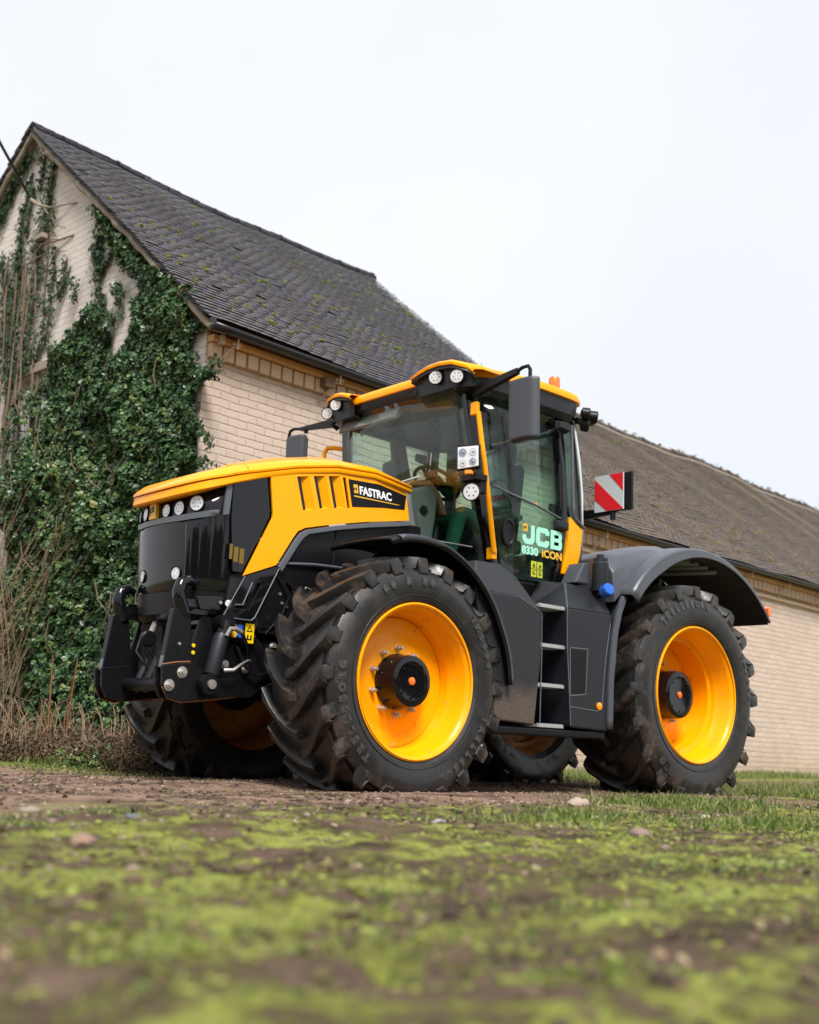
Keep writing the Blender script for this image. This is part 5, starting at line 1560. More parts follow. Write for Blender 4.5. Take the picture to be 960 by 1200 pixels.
def moss_clumps(parent, spots):
    mb = MB()
    rng = random.Random(3)
    for (x, y, z, s) in spots:
        for k in range(rng.randint(3, 6)):
            mb.ico((x + rng.uniform(-1, 1) * s, y + rng.uniform(-.03, .03), z + rng.uniform(-.02, .02)), s * rng.uniform(.2, .6), 1, jit=.7, sc=(1.4, .8, .7))
    return mb.build('moss', M['moss'], parent, smooth=80)

def clump_spots(x0, x1, ye, ze, yr, zr, sagf, n, seed, smin=.02, smax=.05, lo=.05, hi=.95):
    rng = random.Random(seed); out = []
    cen = [(rng.uniform(x0, x1), rng.uniform(lo, hi)) for _ in range(max(3, n // 7))]
    for i in range(n):
        if rng.random() < .6:
            c = rng.choice(cen); x = c[0] + rng.gauss(0, .35); t = c[1] + rng.gauss(0, .06)
        else:
            x = rng.uniform(x0, x1); t = rng.uniform(lo, hi)
        if not (x0 < x < x1 and .02 < t < .98): continue
        t = (int(t * 50) + .0) / 50
        sl = math.hypot(yr - ye, zr - ze)
        out.append((x, ye + (yr - ye) * t - .03, ze + (zr - ze) * t + .035 + sagf(x, t), rng.uniform(smin, smax)))
    return out

# ---- near barn
B1 = tag(empty('barn', BO, BROT), 'tall cream brick barn with dark mossy tiled roof and ivy clad gable', 'barn')
L1 = 6.05; HW = 4.1; EZ = 4.40; RZ = 8.05
T_ = .34
w = MB()
# gable facing the camera (x from 0 to T_), with a window opening
gable_outer = [(0, -.3), (8.2, -.3), (8.2, EZ), (4.1, RZ - .06), (0, EZ)]
win = [(3.12, 3.10), (3.86, 3.10), (3.86, 4.60), (3.12, 4.60)]
tmp = MB().holed_y(gable_outer, [win], 0, 1)     # polygon in (y,z); remap
w.add([(v[1] * T_, v[0], v[2]) for v in tmp.v], tmp.f)
gb_ = w.build('gable_wall', M['brick_gable'], B1)
w = MB()
w.box(((L1 + .003) / 2, T_ / 2 - .002, (EZ - .3) / 2 - .001), (L1 - .004, T_, EZ + .296))
w.build('side_wall', M['brick_long'], B1)
w = MB()
w.box((L1 / 2 + T_ / 2, 8.2 - T_ / 2, (EZ - .3) / 2), (L1 - T_ - .002, T_, EZ + .3))
w.add([(L1, T_, -.3), (L1, 8.2 - T_, -.3), (L1, 8.2 - T_, EZ), (L1, 4.1, RZ - .1), (L1, T_, EZ), (L1 - T_, T_, -.3), (L1 - T_, 8.2 - T_, -.3), (L1 - T_, 8.2 - T_, EZ), (L1 - T_, 4.1, RZ - .1), (L1 - T_, T_, EZ)],
      [(0, 1, 2, 3, 4), (9, 8, 7, 6, 5), (0, 5, 6, 1), (1, 6, 7, 2), (2, 7, 8, 3), (3, 8, 9, 4), (4, 9, 5, 0)])
w.build('rear_walls', M['brick_long'], B1)
# quoin strip of the side wall turning the corner
sag1 = lambda x, t: -.09 * math.sin(PI * min(1, max(0, x / L1))) * (.4 + .6 * t) + .012 * math.sin(x * 2.3 + t * 5)
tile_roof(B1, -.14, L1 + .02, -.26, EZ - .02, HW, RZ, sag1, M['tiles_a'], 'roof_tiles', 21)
sag1b = lambda x, t: sag1(x, t)
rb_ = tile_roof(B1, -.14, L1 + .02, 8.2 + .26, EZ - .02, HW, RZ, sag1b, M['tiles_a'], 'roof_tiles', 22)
# flip tile lift for the far slope: rebuild normal direction is handled by mirrored coordinates
ridge_tiles(B1, -.14, L1 - .02, HW, RZ + .05, sag1, M['tiles_a'], 5)
# roof deck (felt and battens) under the tiles
for sgn in (1, -1):
    ya = -.22 if sgn > 0 else 8.42
    rows = []
    for x in np.linspace(-.10, L1, 12):
        rows.append([(x, ya, EZ - .03 + sag1(x, 0)), (x, HW, RZ - .03 + sag1(x, 1))])
    MB().grid(rows).build('roof_deck', M['timber'], B1, solid=.03, solid_off=0)
# verge mortar along both rakes of the near gable
for ya, yb in ((-.24, HW), (8.44, HW)):
    v = MB(); n = 60
    pts = []; rs = []
    rng = random.Random(9)
    for i in range(n):
        t = i / (n - 1)
        pts.append((-.12 + rng.uniform(-.01, .01), ya + (yb - ya) * t, EZ - .075 + (RZ - EZ + .03) * t + sag1(0, t) + rng.uniform(-.008, .008)))
        rs.append(.042 + rng.uniform(-.010, .010))
    v.tube(pts, rs, 8)
    v.hexa([(-.10, ya, EZ - .11), (-.10, yb, RZ - .08), (-.10, yb, RZ - .02), (-.10, ya, EZ - .05)], [(.05, ya, EZ - .11), (.05, yb, RZ - .08), (.05, yb, RZ - .02), (.05, ya, EZ - .05)])
    v.build('verge_mortar', M['mortar'], B1, smooth=60)
spots = clump_spots(0, L1, -.26, EZ, HW, RZ, sag1, 420, 4, .010, .038)
moss_clumps(B1, spots)
# dentil course, cornice and gutter
def eaves(parent, xa, xb, ez, seed):
    d = MB(); x = xa + .02
    rng = random.Random(seed)
    while x < xb - .1:
        d.box((x + .06, -.020 + rng.uniform(-.004, .004), ez - .235 + rng.uniform(-.003, .003)), (.134, .10, .150))
        x += .157
    d.build('dentil_course', M['ochre'] if False else M['brick_eave'], parent, bevel=.006)
    c = MB().box(((xa + xb) / 2, -.045, ez - .115), (xb - xa, .13, .075))
    c.box(((xa + xb) / 2, -.012, ez - .40), (xb - xa, .03, .05)) if False else None
    c.build('cornice', M['ochre'], parent, bevel=.008)
    MB().box(((xa + xb) / 2, -.02, ez - .05), (xb - xa, .05, .06)).build('eave_board', M['timber'], parent)
    g = MB(); rows = []
    for xx in np.linspace(xa - .12, xb + .02, 24):
        rows.append([(xx, -.24 + .062 * math.cos(a), ez - .035 + .062 * math.sin(a) - .008 * math.sin(xx * .9)) for a in np.linspace(PI, 2 * PI, 9)])
    g.grid(rows)
    g.build('gutter', M['gutter'], parent, smooth=50, solid=.006)
    u = MB(); xx = xa + .5
    while xx < xb:
        u.lathe([(.069, -.03), (.072, -.028), (.072, .028), (.069, .03)], 20, c=(xx, -.24, ez - .035), axis='x'); xx += 1.9
    MBc = MB().lathe([(.066, -.006), (.066, .006), (.001, .006)], 20, c=(xa - .125, -.24, ez - .035), axis='x').build('gutter_end', M['gutter'], parent)
M['brick_eave'] = simple('warm_painted_brick', (.52, .37, .25), rough=.8, nb=.5, nbs=50, var=.12)
eaves(B1, .01, L1, EZ, 3)
def gutter_iron(parent, x, ez, seed):
    rng = random.Random(seed)
    g = MB().tube([(x, -.22, ez - .06), (x + .01, -.20, ez - .20)], .011, 6)
    g.tube([(x + .05, -.19, ez - .135), (x - .02, -.17, ez - .185), (x - .09, -.10, ez - .29), (x - .13, -.01, ez - .41)], .011, 6)
    g.tube([(x - .05, -.19, ez - .155), (x + .06, -.20, ez - .15)], .009, 6)
    g.build('gutter_iron', M['iron'], parent)
for i, x in enumerate((.24, 1.66, 3.1, 4.5)):
    gutter_iron(B1, x, EZ, i)
MB().box((1.56, -.06, EZ - .20), (.14, .22, .11)).build('rafter_end', M['timber'], B1, bevel=.01)
MB().box((.10, -.10, EZ - .13), (.05, .12, .10)).build('rafter_end', M['iron'], B1, bevel=.01)
# gable window
wf = MB()
for (c, s) in (((.14, 3.16, 3.85), (.10, .07, 1.5)), ((.14, 3.83, 3.85), (.10, .07, 1.5)), ((.14, 3.49, 4.57), (.10, .74, .07)), ((.14, 3.49, 3.13), (.14, .74, .07)), ((.14, 3.49, 3.86), (.07, .035, 1.44)), ((.14, 3.49, 3.9), (.06, .66, .03))):
    wf.box(c, s)
wfo = wf.build('window', M['lead'], B1, bevel=.004)
MB().box((.15, 3.49, 3.86), (.006, .62, 1.40)).build('pane', M['black_gloss'], wfo)
MB().box((-.012, 3.49, 4.67), (.06, 1.05, .12)).build('window_lintel', M['mortar'], B1, bevel=.008)
# cable brackets on the gable
bk = MB().tube([(-.01, 2.95, 6.70), (-.10, 3.45, 6.76), (-.16, 3.62, 6.82), (-.20, 3.78, 6.93)], [.010, .012, .02, .028], 8)
bk.tube([(-.01, 2.93, 6.27), (-.06, 3.36, 6.28), (-.08, 3.7, 6.33)], .013, 6)
bk.tube([(-.02, 3.58, 6.95), (-.10, 3.60, 6.8), (-.02, 3.50, 6.63)], .012, 6)
bk.box((-.10, 3.60, 6.40), (.08, .22, .06))
bk.build('cable_bracket', M['mortar'], B1)

# ---- long lower range behind
B2 = tag(empty('barn', BO, BROT), 'long low brick barn with weathered brown tiled roof behind the rear wheels', 'barn')
X0, X1, E2, R2z = 6.06, 34.0, 3.50, 7.03
w = MB(); w.box(((X0 + X1) / 2, .02 + T_ / 2, (E2 - .4) / 2), (X1 - X0, T_, E2 + .4))
w.build('side_wall', M['brick_long'], B2)
MB().box(((X0 + X1) / 2, 8.2 - T_ / 2, (E2 - .4) / 2), (X1 - X0, T_, E2 + .4)).build('rear_wall', M['brick_long'], B2)
MB().prism_x([(T_ + .03, -.3), (8.2 - T_, -.3), (8.2 - T_, E2), (4.1, R2z - .1), (T_ + .03, E2)], X1 - .3, X1 - .01).build('end_wall', M['brick_long'], B2)
def sag2(x, t): return -.05 * math.sin((x - X0) * .45) * (.3 + .7 * t) - .03 * math.sin(x * 1.3 + 1) * t + .015 * math.sin(x * 3.1 + t * 7)
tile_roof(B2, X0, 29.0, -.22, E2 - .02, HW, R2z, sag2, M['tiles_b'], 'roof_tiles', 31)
rows = [[(x, -.2, E2 - .03 + sag2(x, 0)), (x, HW, R2z - .03 + sag2(x, 1))] for x in np.linspace(X0, X1, 30)]
MB().grid(rows).build('roof_deck', M['timber'], B2, solid=.03, solid_off=0)
rows = [[(x, 8.4, E2 - .03 + sag2(x, 0)), (x, HW, R2z - .03 + sag2(x, 1))] for x in np.linspace(X0, X1, 30)]
MB().grid(rows).build('rear_roof_slope', M['tiles_b'], B2, solid=.03, solid_off=0)
ridge_tiles(B2, X0 + .02, 29.2, HW, R2z + .05, sag2, M['tiles_b'], 8)
# raised lead / mortar course just under the ridge
q = MB().tube([(x, HW - .17, R2z - .10 + sag2(x, 1)) for x in np.linspace(X0 + .1, 29, 60)], .035, 6); q.build('ridge_course', M['mortar'], B2)
moss_clumps(B2, clump_spots(8, 24, -.22, E2, HW, R2z, sag2, 520, 14, .012, .042))
moss_clumps(B2, [(x, HW + .04 * math.sin(x * 7), R2z + .13 + sag2(x, 1), .04) for x in np.linspace(10, 26, 70) + RNG.normal(0, .15, 70)])
eaves(B2, X0 + .01, 30, E2, 6)
M['ledge'] = M['brick_eave']
MB().box(((X0 + 30) / 2, -.008, E2 - .39), (30 - X0, .05, .05)).build('string_course', M['brick_eave'], B2, bevel=.008)
for i, x in enumerate((6.85, 8.2, 9.6, 11.1, 12.45, 13.8, 15.2, 16.7)):
    gutter_iron(B2, x, E2, i + 20)
MB().box((11.13, .008, 2.28), (.20, .05, .10)).build('wall_vent', M['timber'], B2)
# ------------------------------------------------------------------ ground
def vnoise(x, y, seed=0):
    """cheap smooth value noise"""
    xi = np.floor(x).astype(int); yi = np.floor(y).astype(int)
    xf = x - xi; yf = y - yi
    u = xf * xf * (3 - 2 * xf); v = yf * yf * (3 - 2 * yf)
    def h(a, b):
        n = (a * 374761393 + b * 668265263 + seed * 974711) & 0x7fffffff
        n = (n ^ (n >> 13)) * 1274126177 & 0x7fffffff
        return ((n ^ (n >> 16)) & 0xffff) / 65535.0
    return (h(xi, yi) * (1 - u) + h(xi + 1, yi) * u) * (1 - v) + (h(xi, yi + 1) * (1 - u) + h(xi + 1, yi + 1) * u) * v
def fbm(x, y, seed=0, o=4):
    s = 0; a = .5
    for i in range(o):
        s = s + a * (vnoise(x * 2 ** i, y * 2 ** i, seed + i) - .5); a *= .5
    return s
du = np.array([-math.cos(BY), -math.sin(BY)]); dv = np.array([math.sin(BY), -math.cos(BY)])
def uv(x, y):
    rx = x - BO.x; ry = y - BO.y
    return rx * du[0] + ry * du[1], rx * dv[0] + ry * dv[1]
def gh(x, y):
    x = np.asarray(x, float); y = np.asarray(y, float)
    z = .048 + .030 * fbm(x * .8, y * .8, 3) + .016 * fbm(x * 4, y * 4, 9)
    # track ruts along the tractor's wheels
    for yc in (.92, -.92):
        z = z - .020 * np.exp(-((y - yc + .05 * np.sin(x * .8)) / .32) ** 2)
    z = z + .022 * np.exp(-((y - 3.2 + .25 * np.sin(x * .9)) / .5) ** 2)
    # coarse clods in the foreground
    z = z + np.clip(y - 2.2, 0, 1) * (.042 * fbm(x * 6.5, y * 6.5, 21) + .030 * fbm(x * 14, y * 14, 25, 3))
    # old wheel track running through the moss
    for c_, a_ in ((4.25, .25), (5.2, -.1)):
        z = z - .036 * np.exp(-((y - c_ - a_ * np.sin(x * 1.1)) / .14) ** 2) * np.clip(vnoise(x * 1.5, y * 1.5, 41) * 1.6 - .3, 0, 1)
    u, v = uv(x, y)
    z = z + .05 * np.clip((u - 6) / 6, 0, 1) * np.clip((v + 2.5) / 2, 0, 1)
    return z
def axis_pts(c, near, far, step, gr):
    out = [c]; x = c; s = step
    while x < far:
        x += s
        if abs(x - c) > near: s *= gr
        out.append(x)
    neg = []; x = c; s = step
    while x > -far:
        x -= s
        if abs(x - c) > near: s *= gr
        neg.append(x)
    return np.array(neg[::-1] + out)
xs = axis_pts(3.0, 6.5, 400, .04, 1.10); ys = axis_pts(2.0, 4.8, 400, .04, 1.10)
GX, GY = np.meshgrid(xs, ys, indexing='ij')
GZ = gh(GX, GY)
far = np.clip((np.hypot(GX, GY) - 40) / 200, 0, 1)
GZ = GZ * (1 - far)
nx_, ny_ = GX.shape
V = np.stack([GX, GY, GZ], -1).reshape(-1, 3)
ii, jj = np.meshgrid(np.arange(nx_ - 1), np.arange(ny_ - 1), indexing='ij')
a = (ii * ny_ + jj).ravel()
F = np.stack([a, a + ny_, a + ny_ + 1, a + 1], 1)

def ground_mat():
    m, nt, out = new_mat('ground_soil_and_moss')
    p = N(nt, 'ShaderNodeBsdfPrincipled')
    co = objco(nt)
    sep = N(nt, 'ShaderNodeSeparateXYZ'); L(nt, co, sep.inputs[0])
    n1 = noise(nt, co, .55, 6, .6); n2 = noise(nt, co, 2.6, 8, .68); n3 = noise(nt, co, 9, 8, .7); n4 = noise(nt, co, 60, 6, .7)
    # soil
    soil = ramp(nt, n3, [(.25, (.10, .055, .035)), (.45, (.21, .125, .080)), (.6, (.31, .20, .135)), (.8, (.42, .30, .21))])
    grit = ramp(nt, n4, [(.35, (.06, .04, .03)), (.5, (.22, .15, .11)), (.68, (.42, .34, .27))])
    soil = mixc(nt, .45, soil, grit)
    dark = ramp(nt, noise(nt, co, 3.3, 8, .72), [(.48, (0, 0, 0)), (.60, (1, 1, 1))])
    soil = mixc(nt, math_n(nt, 'MULTIPLY', dark, .75), soil, (.035, .022, .016))
    moss = ramp(nt, n2, [(.25, (.065, .058, .020)), (.38, (.16, .155, .032)), (.52, (.265, .275, .050)), (.8, (.38, .43, .12))])
    moss = mixc(nt, ramp(nt, noise(nt, co, 22, 7, .75), [(.46, (0, 0, 0)), (.64, (.8, .8, .8))]), moss, (.09, .075, .035))
    moss = mixc(nt, math_n(nt, 'MULTIPLY', n4, .5), moss, (.12, .16, .03))
    # where: beyond the track edge towards the camera, and along the barn verge, broken by noise
    def smooth(src, a, b):
        r = N(nt, 'ShaderNodeMapRange'); r.interpolation_type = 'SMOOTHSTEP'
        L(nt, src, r.inputs[0]); r.inputs[1].default_value = a; r.inputs[2].default_value = b
        return r.outputs[0]
    yb = math_n(nt, 'ADD', sep.outputs[1], math_n(nt, 'MULTIPLY', math_n(nt, 'SUBTRACT', n1, .5), 2.2))
    near = smooth(yb, 2.2, 3.3)
    # right hand grassy patch by the rear wheel
    xr = math_n(nt, 'ADD', sep.outputs[0], math_n(nt, 'MULTIPLY', math_n(nt, 'SUBTRACT', n1, .5), 1.5))
    right = math_n(nt, 'MULTIPLY', smooth(xr, -1.1, -1.9), smooth(sep.outputs[1], .9, 1.7))
    # barn verge: distance from wall v = dot
    vv = math_n(nt, 'ADD', math_n(nt, 'MULTIPLY', sep.outputs[0], float(dv[0])), math_n(nt, 'MULTIPLY', sep.outputs[1], float(dv[1])))
    uu = math_n(nt, 'ADD', math_n(nt, 'MULTIPLY', sep.outputs[0], float(du[0])), math_n(nt, 'MULTIPLY', sep.outputs[1], float(du[1])))
    v0 = float(BO.x * dv[0] + BO.y * dv[1]); u0 = float(BO.x * du[0] + BO.y * du[1])
    verge1 = smooth(math_n(nt, 'ADD', vv, math_n(nt, 'MULTIPLY', n1, .5)), v0 - 1.5, v0 - 1.0)
    verge2 = smooth(math_n(nt, 'ADD', uu, math_n(nt, 'MULTIPLY', n1, .4)), u0 - 1.9, u0 - 1.65)
    verge = math_n(nt, 'MULTIPLY', verge1, verge2)
    farm = smooth(math_n(nt, 'ABSOLUTE', sep.outputs[0]), 12, 16)
    where = math_n(nt, 'MAXIMUM', math_n(nt, 'MAXIMUM', near, right), math_n(nt, 'MAXIMUM', verge, farm))
    brk = math_n(nt, 'ADD', math_n(nt, 'MULTIPLY', n2, .55), math_n(nt, 'MULTIPLY', n3, .45))
    brk = smooth(brk, .45, .53)
    brk = math_n(nt, 'MAXIMUM', brk, math_n(nt, 'MULTIPLY', verge, .9))
    fac = math_n(nt, 'MULTIPLY', where, brk)
    # darker damp earth showing in long broken bands, pale dry grit elsewhere
    sc2 = N(nt, 'ShaderNodeMapping'); L(nt, co, sc2.inputs[0]); sc2.inputs['Rotation'].default_value = (0, 0, .72); sc2.inputs['Scale'].default_value = (.9, 2.4, 1)
    band = ramp(nt, noise(nt, sc2.outputs[0], 1.1, 7, .7), [(.54, (0, 0, 0)), (.60, (1, 1, 1))])
    fac = math_n(nt, 'MULTIPLY', fac, math_n(nt, 'SUBTRACT', 1.0, math_n(nt, 'MULTIPLY', band, .85)))
    soil = mixc(nt, math_n(nt, 'MULTIPLY', near, .50), soil, ramp(nt, n3, [(.35, (.030, .020, .014)), (.55, (.085, .055, .038)), (.70, (.20, .15, .11))]))
    soil = mixc(nt, math_n(nt, 'MULTIPLY', math_n(nt, 'MULTIPLY', band, near), .75), soil, (.035, .022, .015))
    c = mixc(nt, fac, soil, moss)
    L(nt, c, p.inputs['Base Color'])
    p.inputs['Roughness'].default_value = .95
    p.inputs['Specular IOR Level'].default_value = .2
    h = math_n(nt, 'ADD', math_n(nt, 'ADD', math_n(nt, 'MULTIPLY', n3, .8), math_n(nt, 'MULTIPLY', n4, .35)), math_n(nt, 'MULTIPLY', fac, .35))
    L(nt, bump(nt, h, 1.0, .03), p.inputs['Normal'])
    L(nt, p.outputs[0], out.inputs[0])
    return m
M['ground'] = ground_mat()
g = fast_mesh('ground', V, F, M['ground'], smooth=True)
tag(g, 'bare earth track with green moss in the foreground', kind='structure')

# ------------------------------------------------------------------ loose stones
def attr_mat(name, cols, rough=.8, nb=.6, nbs=80, sheen=False, attr='rnd', trans=0.):
    m, nt, out = new_mat(name)
    p = N(nt, 'ShaderNodeBsdfPrincipled')
    at = N(nt, 'ShaderNodeAttribute'); at.attribute_name = attr
    sp = N(nt, 'ShaderNodeSeparateColor'); L(nt, at.outputs['Color'], sp.inputs[0])
    c = ramp(nt, sp.outputs[0], [(i / (len(cols) - 1), k) for i, k in enumerate(cols)])
    if nb: 
        c = mixc(nt, math_n(nt, 'MULTIPLY', noise(nt, objco(nt), nbs, 4), .35), c, tuple(x * .4 for x in cols[0]))
    L(nt, c, p.inputs['Base Color'])
    p.inputs['Roughness'].default_value = rough
    if nb:
        L(nt, bump(nt, noise(nt, objco(nt), nbs, 4), nb, .004), p.inputs['Normal'])
    if trans:
        tl = N(nt, 'ShaderNodeBsdfTranslucent'); L(nt, c, tl.inputs[0])
        mx = N(nt, 'ShaderNodeMixShader'); mx.inputs[0].default_value = trans
        L(nt, p.outputs[0], mx.inputs[1]); L(nt, tl.outputs[0], mx.inputs[2]); L(nt, mx.outputs[0], out.inputs[0])
    else:
        L(nt, p.outputs[0], out.inputs[0])
    return m
M['stone'] = attr_mat('field_stone', [(.10, .065, .05), (.20, .13, .095), (.29, .205, .16), (.38, .30, .25)], rough=.85)
bm = bmesh.new(); bmesh.ops.create_icosphere(bm, subdivisions=1, radius=1)
ICV = np.array([v.co for v in bm.verts]); ICF = np.array([[v.index for v in f.verts] for f in bm.faces]); bm.free()
def pebbles(name, pos, size, mat, parent=None, seed=1, flat=.6):
    rng = np.random.default_rng(seed)
    n = len(pos)
    jit = 1 + rng.uniform(-.28, .28, (n, len(ICV), 1))
    sc = np.stack([size * rng.uniform(.8, 1.4, n), size * rng.uniform(.7, 1.1, n), size * flat * rng.uniform(.7, 1.1, n)], 1)
    a = rng.uniform(0, 2 * PI, n); ca, sa = np.cos(a), np.sin(a)
    v = ICV[None] * jit * sc[:, None, :]
    x = v[..., 0] * ca[:, None] - v[..., 1] * sa[:, None]; y = v[..., 0] * sa[:, None] + v[..., 1] * ca[:, None]
    V = np.stack([x, y, v[..., 2]], -1) + pos[:, None, :]
    F = (np.arange(n)[:, None, None] * len(ICV) + ICF[None]).reshape(-1, 3)
    r = rng.random(n); A = np.repeat(np.stack([r, r, r, np.ones(n)], 1), len(ICV), 0)
    return fast_mesh(name, V.reshape(-1, 3), F, mat, parent, attr={'rnd': A}, smooth=False)
CAMP = np.array([6.6234, 6.8154])
def scatter(n, xr, yr, seed, cond=None):
    rng = np.random.default_rng(seed)
    x = rng.uniform(*xr, n); y = rng.uniform(*yr, n)
    k = np.hypot(x - CAMP[0], y - CAMP[1]) > .75
    if cond is not None: k &= cond(x, y)
    return x[k], y[k]
x1, y1 = scatter(16000, (-4, 7), (-2.2, 3.6), 1, lambda x, y: fbm(x * 1.4, y * 1.4, 50) > -.08)
x2, y2 = scatter(3500, (-2, 7), (3.4, 6.6), 2, lambda x, y: fbm(x * 1.2, y * 1.2, 51) > .02)
x = np.concatenate([x1, x2]); y = np.concatenate([y1, y2])
rs = np.random.default_rng(5)
sz = .004 + .008 * rs.random(len(x)) ** 3 + .010 * (rs.random(len(x)) > .985)
pos = np.stack([x, y, gh(x, y) + sz * .15], 1)
gv = pebbles('gravel', pos, sz, M['stone'], seed=6)
tag(gv, 'small gravel and grit strewn over the track', kind='stuff')
x, y = scatter(9000, (-1.5, 7.0), (-1.6, 6.4), 31, lambda x, y: fbm(x * 1.1, y * 1.1, 77) > .03)
sz = .008 + .016 * np.random.default_rng(6).random(len(x)) ** 2
M['clod'] = attr_mat('earth_clod', [(.035, .022, .015), (.08, .05, .035), (.14, .09, .06), (.10, .10, .02)], rough=.95)
cl = pebbles('soil_clods', np.stack([x, y, gh(x, y) + sz * .1], 1), sz, M['clod'], seed=16, flat=.55)
tag(cl, 'crumbled dark clods of earth lying on the track and moss', kind='stuff')
# cushions of moss
M['cushion'] = attr_mat('moss_cushion', [(.09, .09, .018), (.17, .18, .028), (.27, .30, .045), (.38, .43, .09)], rough=.95, nb=1., nbs=160)
x, y = scatter(26000, (-1.0, 7.0), (2.7, 6.6), 35, lambda x, y: fbm(x * 1.3, y * 1.3, 67) + .3 * fbm(x * 5, y * 5, 68) > -.02)
sz = .003 + .011 * np.random.default_rng(7).random(len(x)) ** 3
cu_ = pebbles('moss_cushions', np.stack([x, y, gh(x, y)], 1), sz, M['cushion'], seed=19, flat=.45)
tag(cu_, 'bright green cushions of moss over the foreground', kind='stuff')
# individual larger stones
big = [(2.08, 3.02, .050, 'pale flat stone on the track in front of the steps', (.36, .28, .22)),
       (3.19, 4.23, .036, 'brown squarish stone at the mossy edge below the rear wheel', (.22, .15, .13)),
       (3.60, 3.63, .022, 'small grey stone on the moss below the front wheel', (.30, .29, .29)),
       (5.20, 3.99, .036, 'brown rounded stone on the moss at the far left of the foreground', (.24, .15, .11)),
       (4.71, 3.35, .022, 'small dark blue grey stone left of the front wheel', (.12, .12, .14)),
       (1.70, 3.50, .022, 'white pebble in the grass below the rear wheel', (.40, .37, .33)),
       (2.71, 3.64, .020, 'pinkish pebble right of the pale flat stone', (.45, .33, .28)),
       (4.83, 2.83, .028, 'dull tan stone at the left edge of the track', (.26, .21, .16))]
for i, (bx, by_, s, lab, colr) in enumerate(big):
    mb = MB(); random.seed(100 + i)
    mb.ico((0, 0, 0), s, 3, jit=.10, sc=(1.3, .9, .55))
    mb.v = [(a * (1 + .15 * math.sin(7 * b / s)), b, c * (1 + .2 * math.sin(5 * a / s + i))) for a, b, c in mb.v]
    o = mb.build('stone', simple('stone_%s' % ['pale', 'brown', 'grey', 'umber', 'slate', 'white', 'pink', 'dark'][i], colr, rough=.85, nb=.8, nbs=90, var=.3), smooth=50)
    o.location = (bx, by_, float(gh(bx, by_)) + s * .2); o.rotation_euler = (0, 0, i * 1.3)
    tag(o, lab, 'stone', 'larger stones lying on the track')

# ------------------------------------------------------------------ grass
M['grass'] = attr_mat('grass_blade', [(.05, .095, .02), (.10, .165, .025), (.18, .24, .04), (.36, .31, .15)], rough=.55, nb=0, trans=.3)
def grass(name, x, y, h, seed, wid=.0032, lean=.95):
    rng = np.random.default_rng(seed); n = len(x)
    z = gh(x, y) - .004
    h = h * rng.uniform(.35, 1.25, n) * np.clip(1.0 + 2.2 * fbm(x * 2.6, y * 2.6, 55), .3, 1.9)
    a = rng.uniform(0, 2 * PI, n); w = wid * rng.uniform(.7, 1.5, n)
    la = rng.uniform(0, 2 * PI, n); le = lean * rng.uniform(.1, 1.1, n)
    px, py = np.cos(a) * w, np.sin(a) * w
    lx, ly = np.cos(la) * le * h, np.sin(la) * le * h
    P = []
    for t, wk in ((0, 1), (.35, .9), (.7, .6)):
        cx = x + lx * t ** 1.8; cy = y + ly * t ** 1.8; cz = z + h * t * (1 - .25 * le * t)
        P.append(np.stack([cx - px * wk, cy - py * wk, cz], 1)); P.append(np.stack([cx + px * wk, cy + py * wk, cz], 1))
    tip = np.stack([x + lx, y + ly, z + h * (1 - .25 * le)], 1); P.append(tip); P.append(tip + np.stack([px * .05, py * .05, px * 0], 1))
    V = np.stack(P, 1).reshape(-1, 3)
    b = np.arange(n) * 8
    F = np.concatenate([np.stack([b + i, b + i + 1, b + i + 3, b + i + 2], 1) for i in (0, 2, 4)])
    r = rng.random(n); A = np.repeat(np.stack([r, r, r, np.ones(n)], 1), 8, 0)
    return fast_mesh(name, V, F, M['grass'], attr={'rnd': A})
parts = []
def patch(n, cx, cy, sx, sy, seed):
    r = np.random.default_rng(seed); return r.normal(cx, sx, n), r.normal(cy, sy, n)
# verge at the right, behind and around the rear wheel
rg = np.random.default_rng(77)
gx = []; gy = []; ghh = []
def addg(x, y, h):
    k = np.hypot(x - CAMP[0], y - CAMP[1]) > .9
    gx.append(x[k]); gy.append(y[k]); ghh.append(np.full(k.sum(), 1.0) * h if np.isscalar(h) else h[k])
n = 42000
x = rg.uniform(-16, -2.2, n); y = rg.uniform(-4.2, 3.4, n)
k = (fbm(x * .9, y * .9, 61) + .5 * fbm(x * 3, y * 3, 62) > .03 + .12 * np.clip((y - .5) / 2, 0, 1)) & (uv(x, y)[1] < -.02); addg(x[k], y[k], .085)
n = 16000
x = rg.uniform(-3.2, -1.3, n); y = rg.uniform(1.35, 3.6, n)
k = (fbm(x * 1.3, y * 1.3, 62) + .5 * fbm(x * 4, y * 4, 64) > .08) & ((x < -1.6) | (y > 1.9)); addg(x[k], y[k], .08)
x, y = patch(2600, 1.0, 2.9, .32, .22, 63); addg(x, y, .06)
x, y = patch(1800, 2.75, 3.55, .40, .12, 64); addg(x, y, .045)
x, y = patch(900, 1.9, 3.95, .30, .10, 65); addg(x, y, .045)
x, y = patch(1500, -3.3, -1.2, .8, .5, 66); addg(x, y, .09)
# behind the tractor by the wall
n = 22000
x = rg.uniform(-11, 2.5, n); y = rg.uniform(-3.9, -1.75, n); k = (uv(x, y)[1] < -.02) & (uv(x, y)[1] > -1.15); addg(x[k], y[k], .10)
# mossy foreground: very short
n = 60000
x = rg.uniform(-3, 6.8, n); y = rg.uniform(3.0, 6.6, n)
k = (fbm(x * 1.3, y * 1.3, 67) + .4 * fbm(x * 5, y * 5, 68) > .02); addg(x[k], y[k], .013)
k = (fbm(x * .8, y * .8, 69) > .16); addg(x[k][:9000], y[k][:9000], .028)
